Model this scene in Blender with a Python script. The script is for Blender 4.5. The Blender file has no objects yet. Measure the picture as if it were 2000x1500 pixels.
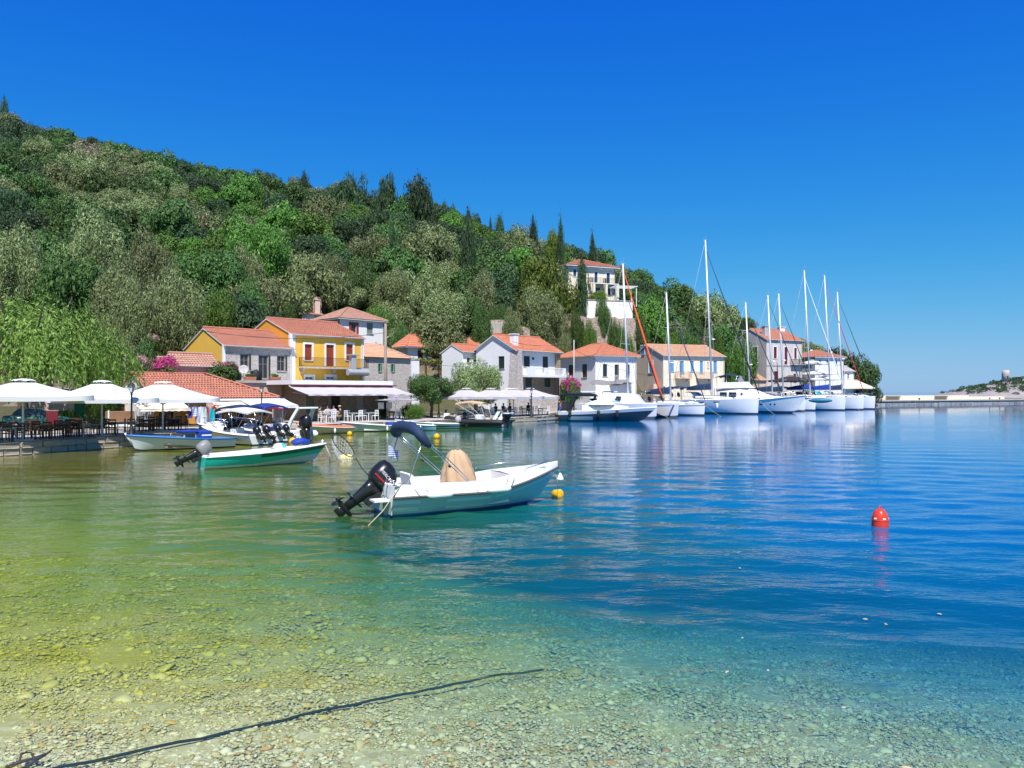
import bpy, math, random
import numpy as np
from math import sin, cos, pi, radians, atan2, sqrt, hypot
from mathutils import Vector, Matrix, noise as mnoise

SC = bpy.context.scene
COL = SC.collection
random.seed(7); RNG = np.random.default_rng(7)

# ------------------------------------------------------------------ camera
CAMH, FPX, HOR = 3.2, 1500.0, 766.0        # eye height (m), focal length in photo pixels, horizon row
cam = bpy.data.cameras.new('camera'); camo = bpy.data.objects.new('camera', cam); COL.objects.link(camo)
camo.location = (0, 0, CAMH); camo.rotation_euler = (radians(90), 0, 0)
cam.sensor_width = 36.0; cam.lens = 36.0 * FPX / 2000.0; cam.shift_y = 16.0 / 2000.0
cam.clip_start = 0.1; cam.clip_end = 30000
SC.camera = camo

# ------------------------------------------------------------------ sky and sun
SUN_EL, SUN_AZ = radians(56), atan2(0.09, -0.995)     # azimuth from +Y towards +X
sdir = Vector((cos(SUN_EL) * sin(SUN_AZ), cos(SUN_EL) * cos(SUN_AZ), sin(SUN_EL)))
world = bpy.data.worlds.new('World'); SC.world = world; world.use_nodes = True
wt = world.node_tree; wt.nodes.clear()
wo = wt.nodes.new('ShaderNodeOutputWorld'); wb = wt.nodes.new('ShaderNodeBackground')
sky = wt.nodes.new('ShaderNodeTexSky'); sky.sky_type = 'NISHITA'; sky.sun_disc = False
sky.sun_elevation = SUN_EL; sky.sun_rotation = SUN_AZ
sky.air_density = 1.0; sky.dust_density = 0.2; sky.ozone_density = 2.5; sky.altitude = 0
sep = wt.nodes.new('ShaderNodeSeparateColor'); com = wt.nodes.new('ShaderNodeCombineColor')
wt.links.new(sky.outputs[0], sep.inputs[0])
# deep clear summer air: the same response for the whole dome, gain * x^p / (1 + k * x^p) per channel
SKY_ADJ = ((2.4, 0.0052, 0.009), (1.5, 0.065, 0.075), (1.0, 0.861, 0.924))
for i, (pw, gn, kk) in enumerate(SKY_ADJ):
    def mn(op, x, y):
        q = wt.nodes.new('ShaderNodeMath'); q.operation = op
        for sock, v in zip(q.inputs, (x, y)):
            if hasattr(v, 'is_output'): wt.links.new(v, sock)
            else: sock.default_value = v
        return q.outputs[0]
    xp = mn('POWER', sep.outputs[i], pw)
    y = mn('DIVIDE', mn('MULTIPLY', xp, gn * 10 / 1.434), mn('ADD', mn('MULTIPLY', xp, kk), 1.0))
    wt.links.new(y, com.inputs[i])
wb.inputs['Strength'].default_value = 0.1
wt.links.new(com.outputs[0], wb.inputs[0]); wt.links.new(wb.outputs[0], wo.inputs[0])
sl = bpy.data.lights.new('sun', 'SUN'); sl.energy = 4.6; sl.angle = radians(0.55); sl.color = (1.0, 0.955, 0.88)
so = bpy.data.objects.new('sun', sl); COL.objects.link(so)
so.rotation_euler = (-sdir).to_track_quat('-Z', 'Y').to_euler()

SC.view_settings.view_transform = 'Standard'; SC.view_settings.look = 'None'
SC.view_settings.gamma = 1.0; SC.view_settings.use_curve_mapping = False
SC.view_settings.exposure = 0.52
SC.render.engine = 'CYCLES'
SC.cycles.use_denoising = True
SC.cycles.max_bounces = 6; SC.cycles.diffuse_bounces = 3; SC.cycles.glossy_bounces = 3
SC.cycles.transmission_bounces = 3; SC.cycles.transparent_max_bounces = 8
SC.cycles.caustics_reflective = False; SC.cycles.caustics_refractive = False
SC.cycles.sample_clamp_indirect = 4.0

# ------------------------------------------------------------------ projecting photo measurements to real places
def P(px, d, z=0.0):                       # the place d metres out in the direction of photo column px
    return Vector(((px - 1000) / FPX * d, d, z))
def zat(py, d): return CAMH + (HOR - py) / FPX * d     # real height of photo row py at distance d
def wl(py): return CAMH * FPX / (py - HOR)              # distance of a waterline on row py

# ------------------------------------------------------------------ materials
MATS = {}
class NT:
    def __init__(s, name):
        s.m = bpy.data.materials.new(name); s.m.use_nodes = True
        s.t = s.m.node_tree; s.t.nodes.clear()
        s.out = s.n('OutputMaterial')
    def n(s, typ, **kw):
        nd = s.t.nodes.new('ShaderNode' + typ)
        for k, v in kw.items():
            if k.startswith('i_'):
                key = k[2:]
                key = int(key) if key.isdigit() else key.replace('_', ' ')
                nd.inputs[key].default_value = v
            else: setattr(nd, k, v)
        return nd
    def l(s, a, b): s.t.links.new(a, b)
    def mix(s, fac, a, b, blend='MIX'):
        nd = s.n('Mix', data_type='RGBA', blend_type=blend)
        for sock, v in ((nd.inputs[0], fac), (nd.inputs[6], a), (nd.inputs[7], b)):
            if hasattr(v, 'is_output'): s.l(v, sock)
            elif isinstance(v, (int, float)): sock.default_value = v
            else: sock.default_value = (*v[:3], 1)
        return nd.outputs[2]
    def math(s, op, a, b=0.0, clamp=False):
        nd = s.n('Math', operation=op, use_clamp=clamp)
        for sock, v in ((nd.inputs[0], a), (nd.inputs[1], b)):
            if hasattr(v, 'is_output'): s.l(v, sock)
            else: sock.default_value = v
        return nd.outputs[0]
    def ramp(s, fac, stops):
        nd = s.n('ValToRGB'); cr = nd.color_ramp
        while len(cr.elements) < len(stops): cr.elements.new(0.5)
        for e, (p, c) in zip(cr.elements, stops): e.position = p; e.color = (*c[:3], 1)
        s.l(fac, nd.inputs[0]); return nd.outputs[0]
    def coords(s, scale=(1, 1, 1), kind='Object', rot=(0, 0, 0)):
        tc = s.n('TexCoord'); mp = s.n('Mapping'); mp.inputs['Scale'].default_value = scale
        mp.inputs['Rotation'].default_value = rot
        s.l(tc.outputs[kind], mp.inputs[0]); return mp.outputs[0]
    def noise(s, vec, scale, detail=3, rough=0.55):
        nd = s.n('TexNoise', i_Scale=scale, i_Detail=detail, i_Roughness=rough); s.l(vec, nd.inputs['Vector']); return nd.outputs[0]

def M(name, col, rough=0.6, var=0.12, scale=3.0, bump=0.0, metal=0.0, dirt=0.0, spec=0.4, fine=0.0, island=0.0):
    if name in MATS: return MATS[name]
    t = NT(name); b = t.n('BsdfPrincipled', i_Roughness=rough, i_Metallic=metal)
    b.inputs['Specular IOR Level'].default_value = spec
    v = t.coords()
    n1 = t.noise(v, scale, 4)
    dark = tuple(c * (1 - var * 1.6) for c in col); lite = tuple(min(1, c * (1 + var)) for c in col)
    c = t.mix(n1, dark, lite)
    if fine:
        c = t.mix(t.math('MULTIPLY', t.noise(v, scale * 9, 2), fine), c, tuple(x * 0.45 for x in col))
    if dirt:                                # rain streaks and soiling with a shape of their own
        v2 = t.coords((2.2, 2.2, 0.25)); n2 = t.noise(v2, 1.6, 5, 0.65)
        f = t.math('MULTIPLY', t.math('SUBTRACT', n2, 0.48, True), dirt * 5, True)
        c = t.mix(f, c, tuple(x * 0.55 for x in (col[0], col[1] * 0.96, col[2] * 0.9)))
    if island:
        g = t.n('NewGeometry'); c = t.mix(t.math('MULTIPLY', g.outputs['Random Per Island'], island), c, tuple(x * 0.5 for x in col))
    t.l(c, b.inputs['Base Color'])
    if bump:
        bp = t.n('Bump', i_Strength=bump, i_Distance=0.03); t.l(t.noise(v, scale * 8, 4), bp.inputs['Height']); t.l(bp.outputs[0], b.inputs['Normal'])
    t.l(b.outputs[0], t.out.inputs[0]); MATS[name] = t.m; return t.m

def MSTONE(name, c1, c2, mortar, sx=3.2, sz=6.0):
    if name in MATS: return MATS[name]
    t = NT(name); b = t.n('BsdfPrincipled', i_Roughness=0.9)
    b.inputs['Specular IOR Level'].default_value = 0.2
    tc = t.n('TexCoord'); nz = t.n('TexNoise', i_Scale=1.2, i_Detail=2); t.l(tc.outputs['Object'], nz.inputs['Vector'])
    ad = t.n('VectorMath', operation='MULTIPLY_ADD'); t.l(nz.outputs['Color'], ad.inputs[0]); ad.inputs[1].default_value = (0.25, 0.25, 0.12); t.l(tc.outputs['Object'], ad.inputs[2])
    mp = t.n('Mapping'); mp.inputs['Scale'].default_value = (sx, sx, sz); t.l(ad.outputs[0], mp.inputs[0])
    vo = t.n('TexVoronoi', feature='F1', i_Scale=1.0, i_Randomness=0.85); t.l(mp.outputs[0], vo.inputs['Vector'])
    ve = t.n('TexVoronoi', feature='DISTANCE_TO_EDGE', i_Scale=1.0, i_Randomness=0.85); t.l(mp.outputs[0], ve.inputs['Vector'])
    sp = t.n('SeparateColor'); t.l(vo.outputs['Color'], sp.inputs[0])
    c = t.mix(sp.outputs[0], c1, c2)
    c = t.mix(t.math('MULTIPLY', t.noise(mp.outputs[0], 3.0, 4), 0.45), c, tuple(x * 0.5 for x in c1))
    e = t.math('MULTIPLY', ve.outputs['Distance'], 9.0, True)
    c = t.mix(e, mortar, c); t.l(c, b.inputs['Base Color'])
    bp = t.n('Bump', i_Strength=0.9, i_Distance=0.05); t.l(e, bp.inputs['Height']); t.l(bp.outputs[0], b.inputs['Normal'])
    t.l(b.outputs[0], t.out.inputs[0]); MATS[name] = t.m; return t.m

def MLEAF(name, c1, c2, c3=None, trans=0.16, hue=0.13, rough=0.55):
    if name in MATS: return MATS[name]
    t = NT(name); g = t.n('NewGeometry'); oi = t.n('ObjectInfo')
    c = t.ramp(g.outputs['Random Per Island'], [(0.0, c1), (0.6, c2), (1.0, c3 or tuple(x * 1.35 for x in c2))])
    hs = t.n('HueSaturation'); t.l(c, hs.inputs['Color'])
    t.l(t.math('ADD', t.math('MULTIPLY', oi.outputs['Random'], 0.034), 0.492), hs.inputs['Hue'])
    t.l(t.math('ADD', t.math('MULTIPLY', oi.outputs['Random'], hue * 5), 1.0 - hue * 2.5), hs.inputs['Value'])
    d = t.n('BsdfPrincipled', i_Roughness=rough); d.inputs['Specular IOR Level'].default_value = 0.25
    t.l(hs.outputs[0], d.inputs['Base Color'])
    tr = t.n('BsdfTranslucent'); t.l(hs.outputs[0], tr.inputs[0])
    mx = t.n('MixShader', i_0=trans); t.l(d.outputs[0], mx.inputs[1]); t.l(tr.outputs[0], mx.inputs[2])
    t.l(mx.outputs[0], t.out.inputs[0]); MATS[name] = t.m; return t.m

WHITE = M('white_plaster', (0.81, 0.80, 0.79), 0.85, 0.05, 0.8, 0.3, dirt=0.12)
CREAM = M('cream_plaster', (0.80, 0.72, 0.56), 0.85, 0.05, 1.2, 0.3, dirt=0.3)
ROSE = M('rose_plaster', (0.66, 0.50, 0.42), 0.88, 0.08, 1.5, 0.3, dirt=0.4)
YELLOW = M('yellow_plaster', (0.80, 0.46, 0.07), 0.85, 0.06, 1.0, 0.3, dirt=0.25)
OCHRE = M('ochre_plaster', (0.72, 0.34, 0.05), 0.85, 0.08, 1.0, 0.3, dirt=0.3)
GREYPL = M('grey_render', (0.50, 0.48, 0.46), 0.9, 0.12, 1.0, 0.4, dirt=0.5)
CONC = M('concrete', (0.50, 0.46, 0.42), 0.92, 0.12, 0.8, 0.5, dirt=0.6, fine=0.3)
PAVE = M('pale_paving', (0.50, 0.46, 0.40), 0.9, 0.12, 0.6, 0.3, fine=0.35)
STONEW = MSTONE('pale_rubble', (0.62, 0.56, 0.52), (0.44, 0.39, 0.36), (0.68, 0.62, 0.58))
STONEB = MSTONE('brown_rubble', (0.42, 0.32, 0.22), (0.30, 0.22, 0.15), (0.46, 0.36, 0.25))
STONEG = MSTONE('grey_rubble', (0.56, 0.50, 0.45), (0.40, 0.35, 0.32), (0.58, 0.52, 0.48), 2.4, 3.2)
ROCK = M('limestone_rock', (0.48, 0.42, 0.37), 0.95, 0.22, 1.4, 0.9, fine=0.5)
TERRA = M('red_tile', (0.60, 0.235, 0.15), 0.85, 0.2, 0.5, 0.0, fine=0.35, island=0.55, dirt=0.35)
TERRA2 = M('orange_tile', (0.67, 0.24, 0.135), 0.85, 0.16, 0.5, 0.0, fine=0.3, island=0.5, dirt=0.3)
TERRA3 = M('sandy_tile', (0.70, 0.41, 0.26), 0.85, 0.18, 0.6, 0.0, fine=0.15, island=0.35)
TERRA4 = M('old_rose_tile', (0.56, 0.30, 0.22), 0.85, 0.18, 1.3, 0.0, fine=0.3, island=0.5)
GLASS = M('window_glass', (0.025, 0.03, 0.035), 0.08, 0.1, 2.0, spec=0.6)
DARKIN = M('dark_interior', (0.02, 0.017, 0.014), 0.8)
WPAINT = M('white_paint', (0.80, 0.80, 0.79), 0.45, 0.03)
GELC = M('white_gelcoat', (0.82, 0.83, 0.83), 0.22, 0.03, 1.0, spec=0.5)
GELD = M('deck_gelcoat', (0.80, 0.80, 0.78), 0.40, 0.04, 1.5)
STEEL = M('stainless_steel', (0.62, 0.64, 0.66), 0.22, 0.05, metal=1.0)
ALU = M('mast_alloy', (0.66, 0.68, 0.72), 0.45, 0.05, metal=0.35)
BLACKP = M('black_plastic', (0.012, 0.013, 0.015), 0.28, 0.15, 2.0, spec=0.5)
BLACKR = M('black_rubber', (0.02, 0.02, 0.022), 0.6, 0.15)
IRON = M('black_iron', (0.018, 0.018, 0.018), 0.5, 0.2)
WOODD = M('dark_wood', (0.075, 0.042, 0.022), 0.6, 0.3, 4.0)
WOODB = M('brown_wood', (0.23, 0.12, 0.06), 0.65, 0.25, 4.0)
WOODG = M('grey_weathered_wood', (0.30, 0.24, 0.19), 0.85, 0.25, 3.0)
BARK = M('bark', (0.12, 0.09, 0.065), 0.95, 0.3, 3.0, 0.8)
NAVY = M('navy_canvas', (0.016, 0.036, 0.085), 0.75, 0.12, 3.0, 0.2)
ROYAL = M('royal_blue_canvas', (0.012, 0.05, 0.32), 0.7, 0.12, 3.0, 0.2)
BLUEP = M('blue_paint', (0.02, 0.16, 0.50), 0.4, 0.1)
AWNW = M('white_canvas', (0.70, 0.70, 0.685), 0.8, 0.03, 1.0)
AWNC = M('cream_canvas', (0.80, 0.70, 0.52), 0.8, 0.05, 1.0)
AWNG = M('grey_canvas', (0.50, 0.465, 0.475), 0.8, 0.05, 1.0)
TAN = M('tan_canvas', (0.56, 0.38, 0.23), 0.8, 0.10, 4.0, 0.4)
ROPE = M('pale_rope', (0.55, 0.48, 0.25), 0.9, 0.15, 10)
ORANGE = M('orange_cloth', (0.80, 0.16, 0.03), 0.75, 0.1)
GREENP = M('green_paint', (0.01, 0.20, 0.09), 0.5, 0.1)
DKGREEN = M('dark_green_shutter', (0.022, 0.040, 0.032), 0.55, 0.15)
REDSH = M('red_brown_shutter', (0.30, 0.055, 0.028), 0.55, 0.15)
BURG = M('burgundy_paint', (0.16, 0.012, 0.022), 0.5, 0.12)
SKYBL = M('sky_blue_shutter', (0.10, 0.34, 0.68), 0.5, 0.08)
GREYGR = M('grey_green_shutter', (0.22, 0.27, 0.23), 0.6, 0.1)
YBUOY = M('yellow_buoy', (0.80, 0.42, 0.012), 0.35, 0.06)
RBUOY = M('red_buoy', (0.72, 0.05, 0.025), 0.3, 0.06)

# ------------------------------------------------------------------ mesh helpers
class MB:
    """collects shapes; build() links them as ONE mesh object"""
    def __init__(s): s.v = []; s.f = []; s.mi = []; s.M = None; s.cur = 0
    def pt(s, p):
        p = Vector(p); s.v.append(tuple(s.M @ p if s.M else p)); return len(s.v) - 1
    def face(s, ids): s.f.append(tuple(ids)); s.mi.append(s.cur)
    def poly(s, pts): s.face([s.pt(p) for p in pts]); return s
    def box(s, x0, x1, y0, y1, z0, z1):
        i = [s.pt(p) for p in ((x0,y0,z0),(x1,y0,z0),(x1,y1,z0),(x0,y1,z0),(x0,y0,z1),(x1,y0,z1),(x1,y1,z1),(x0,y1,z1))]
        for q in ((3,2,1,0),(4,5,6,7),(0,1,5,4),(1,2,6,5),(2,3,7,6),(3,0,4,7)): s.face([i[k] for k in q])
        return s
    def cbox(s, x0, x1, y0, y1, z0, z1, c=0.02):      # chamfered on its vertical and top edges
        def ring(x0,x1,y0,y1,z,c): return [(x0+c,y0,z),(x1-c,y0,z),(x1,y0+c,z),(x1,y1-c,z),(x1-c,y1,z),(x0+c,y1,z),(x0,y1-c,z),(x0,y0+c,z)]
        r = [ring(x0,x1,y0,y1,z0,c), ring(x0,x1,y0,y1,z1-c,c), ring(x0+c,x1-c,y0+c,y1-c,z1,c)]
        s.loft(r, True, True); return s
    def loft(s, rings, cap0=False, cap1=False, closed=True):
        ids = [[s.pt(p) for p in r] for r in rings]; n = len(ids[0])
        for a, b in zip(ids, ids[1:]):
            for k in range(n if closed else n - 1):
                k2 = (k + 1) % n; s.face((a[k], a[k2], b[k2], b[k]))
        if cap0: s.face(ids[0][::-1])
        if cap1: s.face(ids[-1])
        return s
    def tube(s, p0, p1, r0, r1=None, n=6): return s.pipe([p0, p1], [r0, r0 if r1 is None else r1], n)
    def pipe(s, pts, r, n=6, cap=True):
        pts = [Vector(p) for p in pts]
        if not hasattr(r, '__len__'): r = [r] * len(pts)
        rings = []; up = None
        for i, p in enumerate(pts):
            t = (pts[min(i+1, len(pts)-1)] - pts[max(i-1, 0)])
            t = t.normalized() if t.length > 1e-9 else Vector((0,0,1))
            if up is None:
                up = Vector((0,0,1)) if abs(t.z) < 0.9 else Vector((1,0,0))
            x = up.cross(t); x = x.normalized() if x.length > 1e-6 else Vector((1,0,0)); y = t.cross(x).normalized(); up = y
            rings.append([p + (x * cos(2*pi*k/n) + y * sin(2*pi*k/n)) * r[i] for k in range(n)])
        return s.loft(rings, cap, cap)
    def lathe(s, prof, n=12, c=(0,0,0)):
        c = Vector(c)
        return s.loft([[c + Vector((r*cos(2*pi*k/n), r*sin(2*pi*k/n), z)) for k in range(n)] for r, z in prof], True, True)
    def prism(s, poly, axis, a, b):          # extrude a 2-D outline along an axis
        def q(p, t): return (t, p[0], p[1]) if axis == 'x' else ((p[0], t, p[1]) if axis == 'y' else (p[0], p[1], t))
        return s.loft([[q(p, a) for p in poly], [q(p, b) for p in poly]], True, True)
    def build(s, name, mat, parent=None, smooth=False, loc=None, rot=None):
        me = bpy.data.meshes.new(name); me.from_pydata(s.v, [], s.f)
        mats = mat if isinstance(mat, (list, tuple)) else [mat]
        for m in mats: me.materials.append(m)
        if len(mats) > 1: me.polygons.foreach_set('material_index', s.mi)
        if smooth: me.polygons.foreach_set('use_smooth', [True] * len(me.polygons))
        me.update(); return link(name, me, parent, loc, rot)

def link(name, data, parent=None, loc=None, rot=None):
    o = bpy.data.objects.new(name, data); COL.objects.link(o)
    if parent: o.parent = parent
    if loc is not None: o.location = loc
    if rot is not None: o.rotation_euler = rot
    return o
def tag(o, label=None, cat=None, group=None, kind=None):
    if label: o['label'] = label
    if cat: o['category'] = cat
    if group: o['group'] = group
    if kind: o['kind'] = kind
    return o
def thing(name, label, cat, loc=(0,0,0), rz=0.0, group=None):
    return tag(link(name, None, None, loc, (0, 0, rz)), label, cat, group)
def copy_tree(o, parent=None):
    c = o.copy(); COL.objects.link(c)
    if parent: c.parent = parent
    for ch in list(KIDS.get(o.name, ())) or list(o.children): copy_tree(ch, c)
    return c
KIDS = {}
def npmesh(name, v, f, mat, smooth=False):
    """fast mesh from numpy arrays; f is (N,3) or (N,4)"""
    me = bpy.data.meshes.new(name); k = f.shape[1]
    me.vertices.add(len(v)); me.vertices.foreach_set('co', np.ascontiguousarray(v, np.float32).ravel())
    me.loops.add(f.size); me.loops.foreach_set('vertex_index', np.ascontiguousarray(f, np.int32).ravel())
    me.polygons.add(len(f)); me.polygons.foreach_set('loop_start', np.arange(0, f.size, k, dtype=np.int32))
    me.materials.append(mat)
    if smooth: me.polygons.foreach_set('use_smooth', np.ones(len(f), bool))
    me.update(calc_edges=True); me.validate(); return me
def fbm(x, y, s=1.0, seed=0.0): return mnoise.fractal(Vector((x*s, y*s, seed)), 1.0, 2.0, 4)
# ------------------------------------------------------------------ sea bed, sea
def depth(x, y):
    sg = 1 / (1 + np.exp(-(x - 0.2 + 0.22 * (y - 9)) / 1.8))            # the bank drops off towards the open side
    d = 0.08 + (0.030 + 0.012 * sg) * (y - 6.0) + 0.16 * sg * 1.3 * np.log1p(np.exp((y - 8.8) / 1.3)) + 0.055 * 1.2 * np.log1p(np.exp((x - 0.6) / 1.2)) + 0.012 * np.maximum(0, y - 18) ** 1.2 * (1 - sg)
    return np.where(y < 5.0, d - 0.16 * (5.0 - y), d)

def make_seabed():
    ys = np.concatenate([np.linspace(-14, 6, 16), 6 + 64 * np.linspace(0, 1, 130)[1:] ** 1.7]); n = 120
    V = []; F = []
    for j, y in enumerate(ys):
        xs = np.linspace(-45, 75, n)
        for x in xs:
            z = -float(depth(np.array(x), np.array(y))) + 0.05 * fbm(x, y, 0.7, 3) + 0.02 * fbm(x, y, 3.0, 9)
            V.append((x, y, max(z, -7)))
    for j in range(len(ys) - 1):
        for i in range(n - 1):
            a = j * n + i; F.append((a, a + 1, a + n + 1, a + n))
    t = NT('pebbly_seabed'); b = t.n('BsdfPrincipled', i_Roughness=0.9)
    v = t.coords((1.0, 1.0, 1.0)); vo = t.n('TexVoronoi', i_Scale=11.0, i_Randomness=1.0); t.l(v, vo.inputs['Vector'])
    sp = t.n('SeparateColor'); t.l(vo.outputs['Color'], sp.inputs[0])
    c = t.ramp(sp.outputs[0], [(0.0, (0.42, 0.39, 0.25)), (0.5, (0.56, 0.54, 0.38)), (0.8, (0.66, 0.64, 0.50)), (1.0, (0.46, 0.40, 0.24))])
    # yellow-green algae film on the stones towards the quay side
    sx = t.n('SeparateXYZ'); t.l(v, sx.inputs[0])
    al = t.math('MULTIPLY_ADD', sx.outputs[0], -0.13); t.t.nodes[-1].inputs[2].default_value = 0.25
    al = t.math('ADD', al, t.math('MULTIPLY', t.math('SUBTRACT', t.noise(v, 0.35, 3), 0.5), 0.9), True)
    al = t.math('MULTIPLY', al, t.math('MULTIPLY', t.math('SUBTRACT', sx.outputs[1], 6.6), 0.36, True))
    c = t.mix(t.math('MULTIPLY', al, 0.85), c, (0.50, 0.43, 0.014))
    c = t.mix(t.math('MULTIPLY', t.noise(v, 1.5, 4), 0.4), c, (0.26, 0.25, 0.14))
    t.l(c, b.inputs['Base Color']); t.l(b.outputs[0], t.out.inputs[0])
    o = link('seabed', npmesh('seabed', np.array(V), np.array(F), t.m, True)); tag(o, kind='structure')
make_seabed()

def make_pebbles(n=80000):
    ico = []
    g = (1 + 5 ** 0.5) / 2
    for a in (-1, 1):
        for b in (-g, g): ico += [(0, a, b), (a, b, 0), (b, 0, a)]
    ico = np.array(ico, float); ico /= np.linalg.norm(ico[0])
    fs = []
    dd = np.linalg.norm(ico[:, None] - ico[None], axis=2); e = np.partition(dd, 1, axis=1)[0, 1] * 1.02
    for i in range(12):
        for j in range(i+1, 12):
            for k in range(j+1, 12):
                if dd[i,j] < e and dd[j,k] < e and dd[i,k] < e:
                    nrm = np.cross(ico[j]-ico[i], ico[k]-ico[i])
                    fs.append((i,j,k) if nrm @ ico[i] > 0 else (i,k,j))
    fs = np.array(fs)
    r = RNG
    inv = r.uniform(1/17.0, 1/5.6, n); y = 1 / inv
    x = r.uniform(-0.76, 0.76, n) * y
    s = 0.0118 * (0.6 + y / 13) * np.exp(r.normal(0, 0.5, n)); s = np.minimum(s, 0.10)
    big = r.random(n) < 0.006; s[big] *= r.uniform(1.8, 3.6, big.sum())
    sc = np.stack([s * r.uniform(0.9, 1.5, n), s * r.uniform(0.7, 1.0, n), s * r.uniform(0.22, 0.38, n)], 1)
    an = r.uniform(0, 2*pi, n); tl = r.normal(0, 0.25, n)
    z = -depth(x, y) + 0.05 * np.array([fbm(a, b, 0.7, 3) for a, b in zip(x, y)]) + 0.002 + r.uniform(0, 0.012, n)
    loc = ico[None] * (1 + r.normal(0, 0.16, (n, 12, 1)))
    loc = loc * sc[:, None]
    yy = loc[..., 1] * np.cos(tl)[:, None] - loc[..., 2] * np.sin(tl)[:, None]; zz = loc[..., 1] * np.sin(tl)[:, None] + loc[..., 2] * np.cos(tl)[:, None]
    X = loc[..., 0] * np.cos(an)[:, None] - yy * np.sin(an)[:, None] + x[:, None]
    Y = loc[..., 0] * np.sin(an)[:, None] + yy * np.cos(an)[:, None] + y[:, None]
    V = np.stack([X, Y, zz + z[:, None]], -1).reshape(-1, 3)
    F = (fs[None] + (np.arange(n) * 12)[:, None, None]).reshape(-1, 3)
    t = NT('pebbles'); b = t.n('BsdfPrincipled', i_Roughness=0.75)
    gm = t.n('NewGeometry')
    c = t.ramp(gm.outputs['Random Per Island'], [(0.0, (0.34, 0.29, 0.16)), (0.2, (0.55, 0.52, 0.34)), (0.45, (0.64, 0.62, 0.45)), (0.7, (0.74, 0.73, 0.60)), (0.88, (0.45, 0.36, 0.16)), (0.95, (0.52, 0.26, 0.13)), (1.0, (0.78, 0.78, 0.74))])
    v = t.coords(); sx = t.n('SeparateXYZ'); t.l(v, sx.inputs[0])
    al = t.math('MULTIPLY_ADD', sx.outputs[0], -0.16); t.t.nodes[-1].inputs[2].default_value = 0.18
    al = t.math('ADD', al, t.math('MULTIPLY', t.math('SUBTRACT', t.noise(v, 0.35, 3), 0.5), 0.9))
    al = t.math('ADD', al, t.math('MULTIPLY', t.math('SUBTRACT', gm.outputs['Random Per Island'], 0.5), 0.5), True)
    al = t.math('MULTIPLY', al, t.math('MULTIPLY', t.math('SUBTRACT', sx.outputs[1], 6.6), 0.36, True))
    c = t.mix(t.math('MULTIPLY', al, 0.93), c, t.mix(gm.outputs['Random Per Island'], (0.42, 0.37, 0.012), (0.74, 0.66, 0.07)))
    t.l(c, b.inputs['Base Color']); t.l(b.outputs[0], t.out.inputs[0])
    o = link('pebbles', npmesh('pebbles', V, F, t.m, True))
    tag(o, 'pale and yellowish pebbles covering the shallow sea bed', 'pebbles', kind='stuff')
make_pebbles()

def swell(x, y, cell):
    """real low waves: many short crested trains; those shorter than the mesh can hold die out"""
    r = np.random.default_rng(17); h = np.zeros_like(x)
    amp = 0.5 + 0.9 * (0.5 + 0.5 * np.sin(x * .11 + 1.3 * np.sin(y * .07)) * np.sin(y * .09 + .8 * np.sin(x * .06 + 2)))     # calmer and livelier patches
    for i in range(64):
        L = 0.34 * (3.2 / 0.34) ** r.random(); a = r.normal(0, .42); ph = r.uniform(0, 6.28); sl = 0.0105 * (L / .9) ** -.12
        k = 2 * pi / L; w = np.clip((L / cell - 2.6) / 2.0, 0, 1)
        h += w * sl / k * np.sin(k * (x * sin(a) + y * cos(a)) + ph + .9 * np.sin(x * .35 / L ** .5 + i) )
    return h * amp * np.clip((y - 3.5) / 3, 0, 1) * np.clip((95 - y) / 30, 0, 1)

def make_water():
    # one sheet out to the horizon; fine enough in the bay to carry real ripples
    rr = [4.0]
    while rr[-1] < 100: d = rr[-1]; rr.append(d + max(.085, d * d / 4800 * 1.15))
    while rr[-1] < 9500: rr.append(rr[-1] * 1.12)
    an = np.concatenate([np.linspace(-pi, -.72, 30)[:-1], np.linspace(-.72, .72, 430), np.linspace(.72, pi, 30)[1:-1]])
    R, T = np.meshgrid(np.array(rr), an, indexing='ij'); A = len(an)
    X, Y = R * np.sin(T), R * np.cos(T) - 1.0
    cell = np.maximum(np.gradient(np.array(rr))[:, None] * np.ones_like(T), R * .0034 * .45)
    Z = np.where(np.abs(T) < .71, swell(X, Y, cell), 0.0)
    V = np.stack([X, Y, Z], -1).reshape(-1, 3)
    i, k = np.meshgrid(np.arange(len(rr) - 1), np.arange(A), indexing='ij'); k2 = (k + 1) % A
    Q = np.stack([i * A + k, i * A + k2, (i + 1) * A + k2, (i + 1) * A + k], -1).reshape(-1, 4)
    me = npmesh('water', V, Q, make_water_mat(), True)
    at = me.attributes.new('depth', 'FLOAT', 'POINT')
    pat = sum(np.sin(V[:, 0] * f * cos(p) + V[:, 1] * f * sin(p) + q + 1.2 * np.sin(V[:, 0] * f * .7 - V[:, 1] * f * .4)) * w for f, p, q, w in ((.5, .4, 1, .35), (.9, 1.9, 2, .3), (1.7, .9, 4, .2), (2.9, 2.6, 0, .15)))
    at.data.foreach_set('value', np.clip(depth(V[:, 0], V[:, 1]) * (1 + .28 * pat), 0, 12).astype(np.float32))
    tag(link('water', me), kind='structure')

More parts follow.
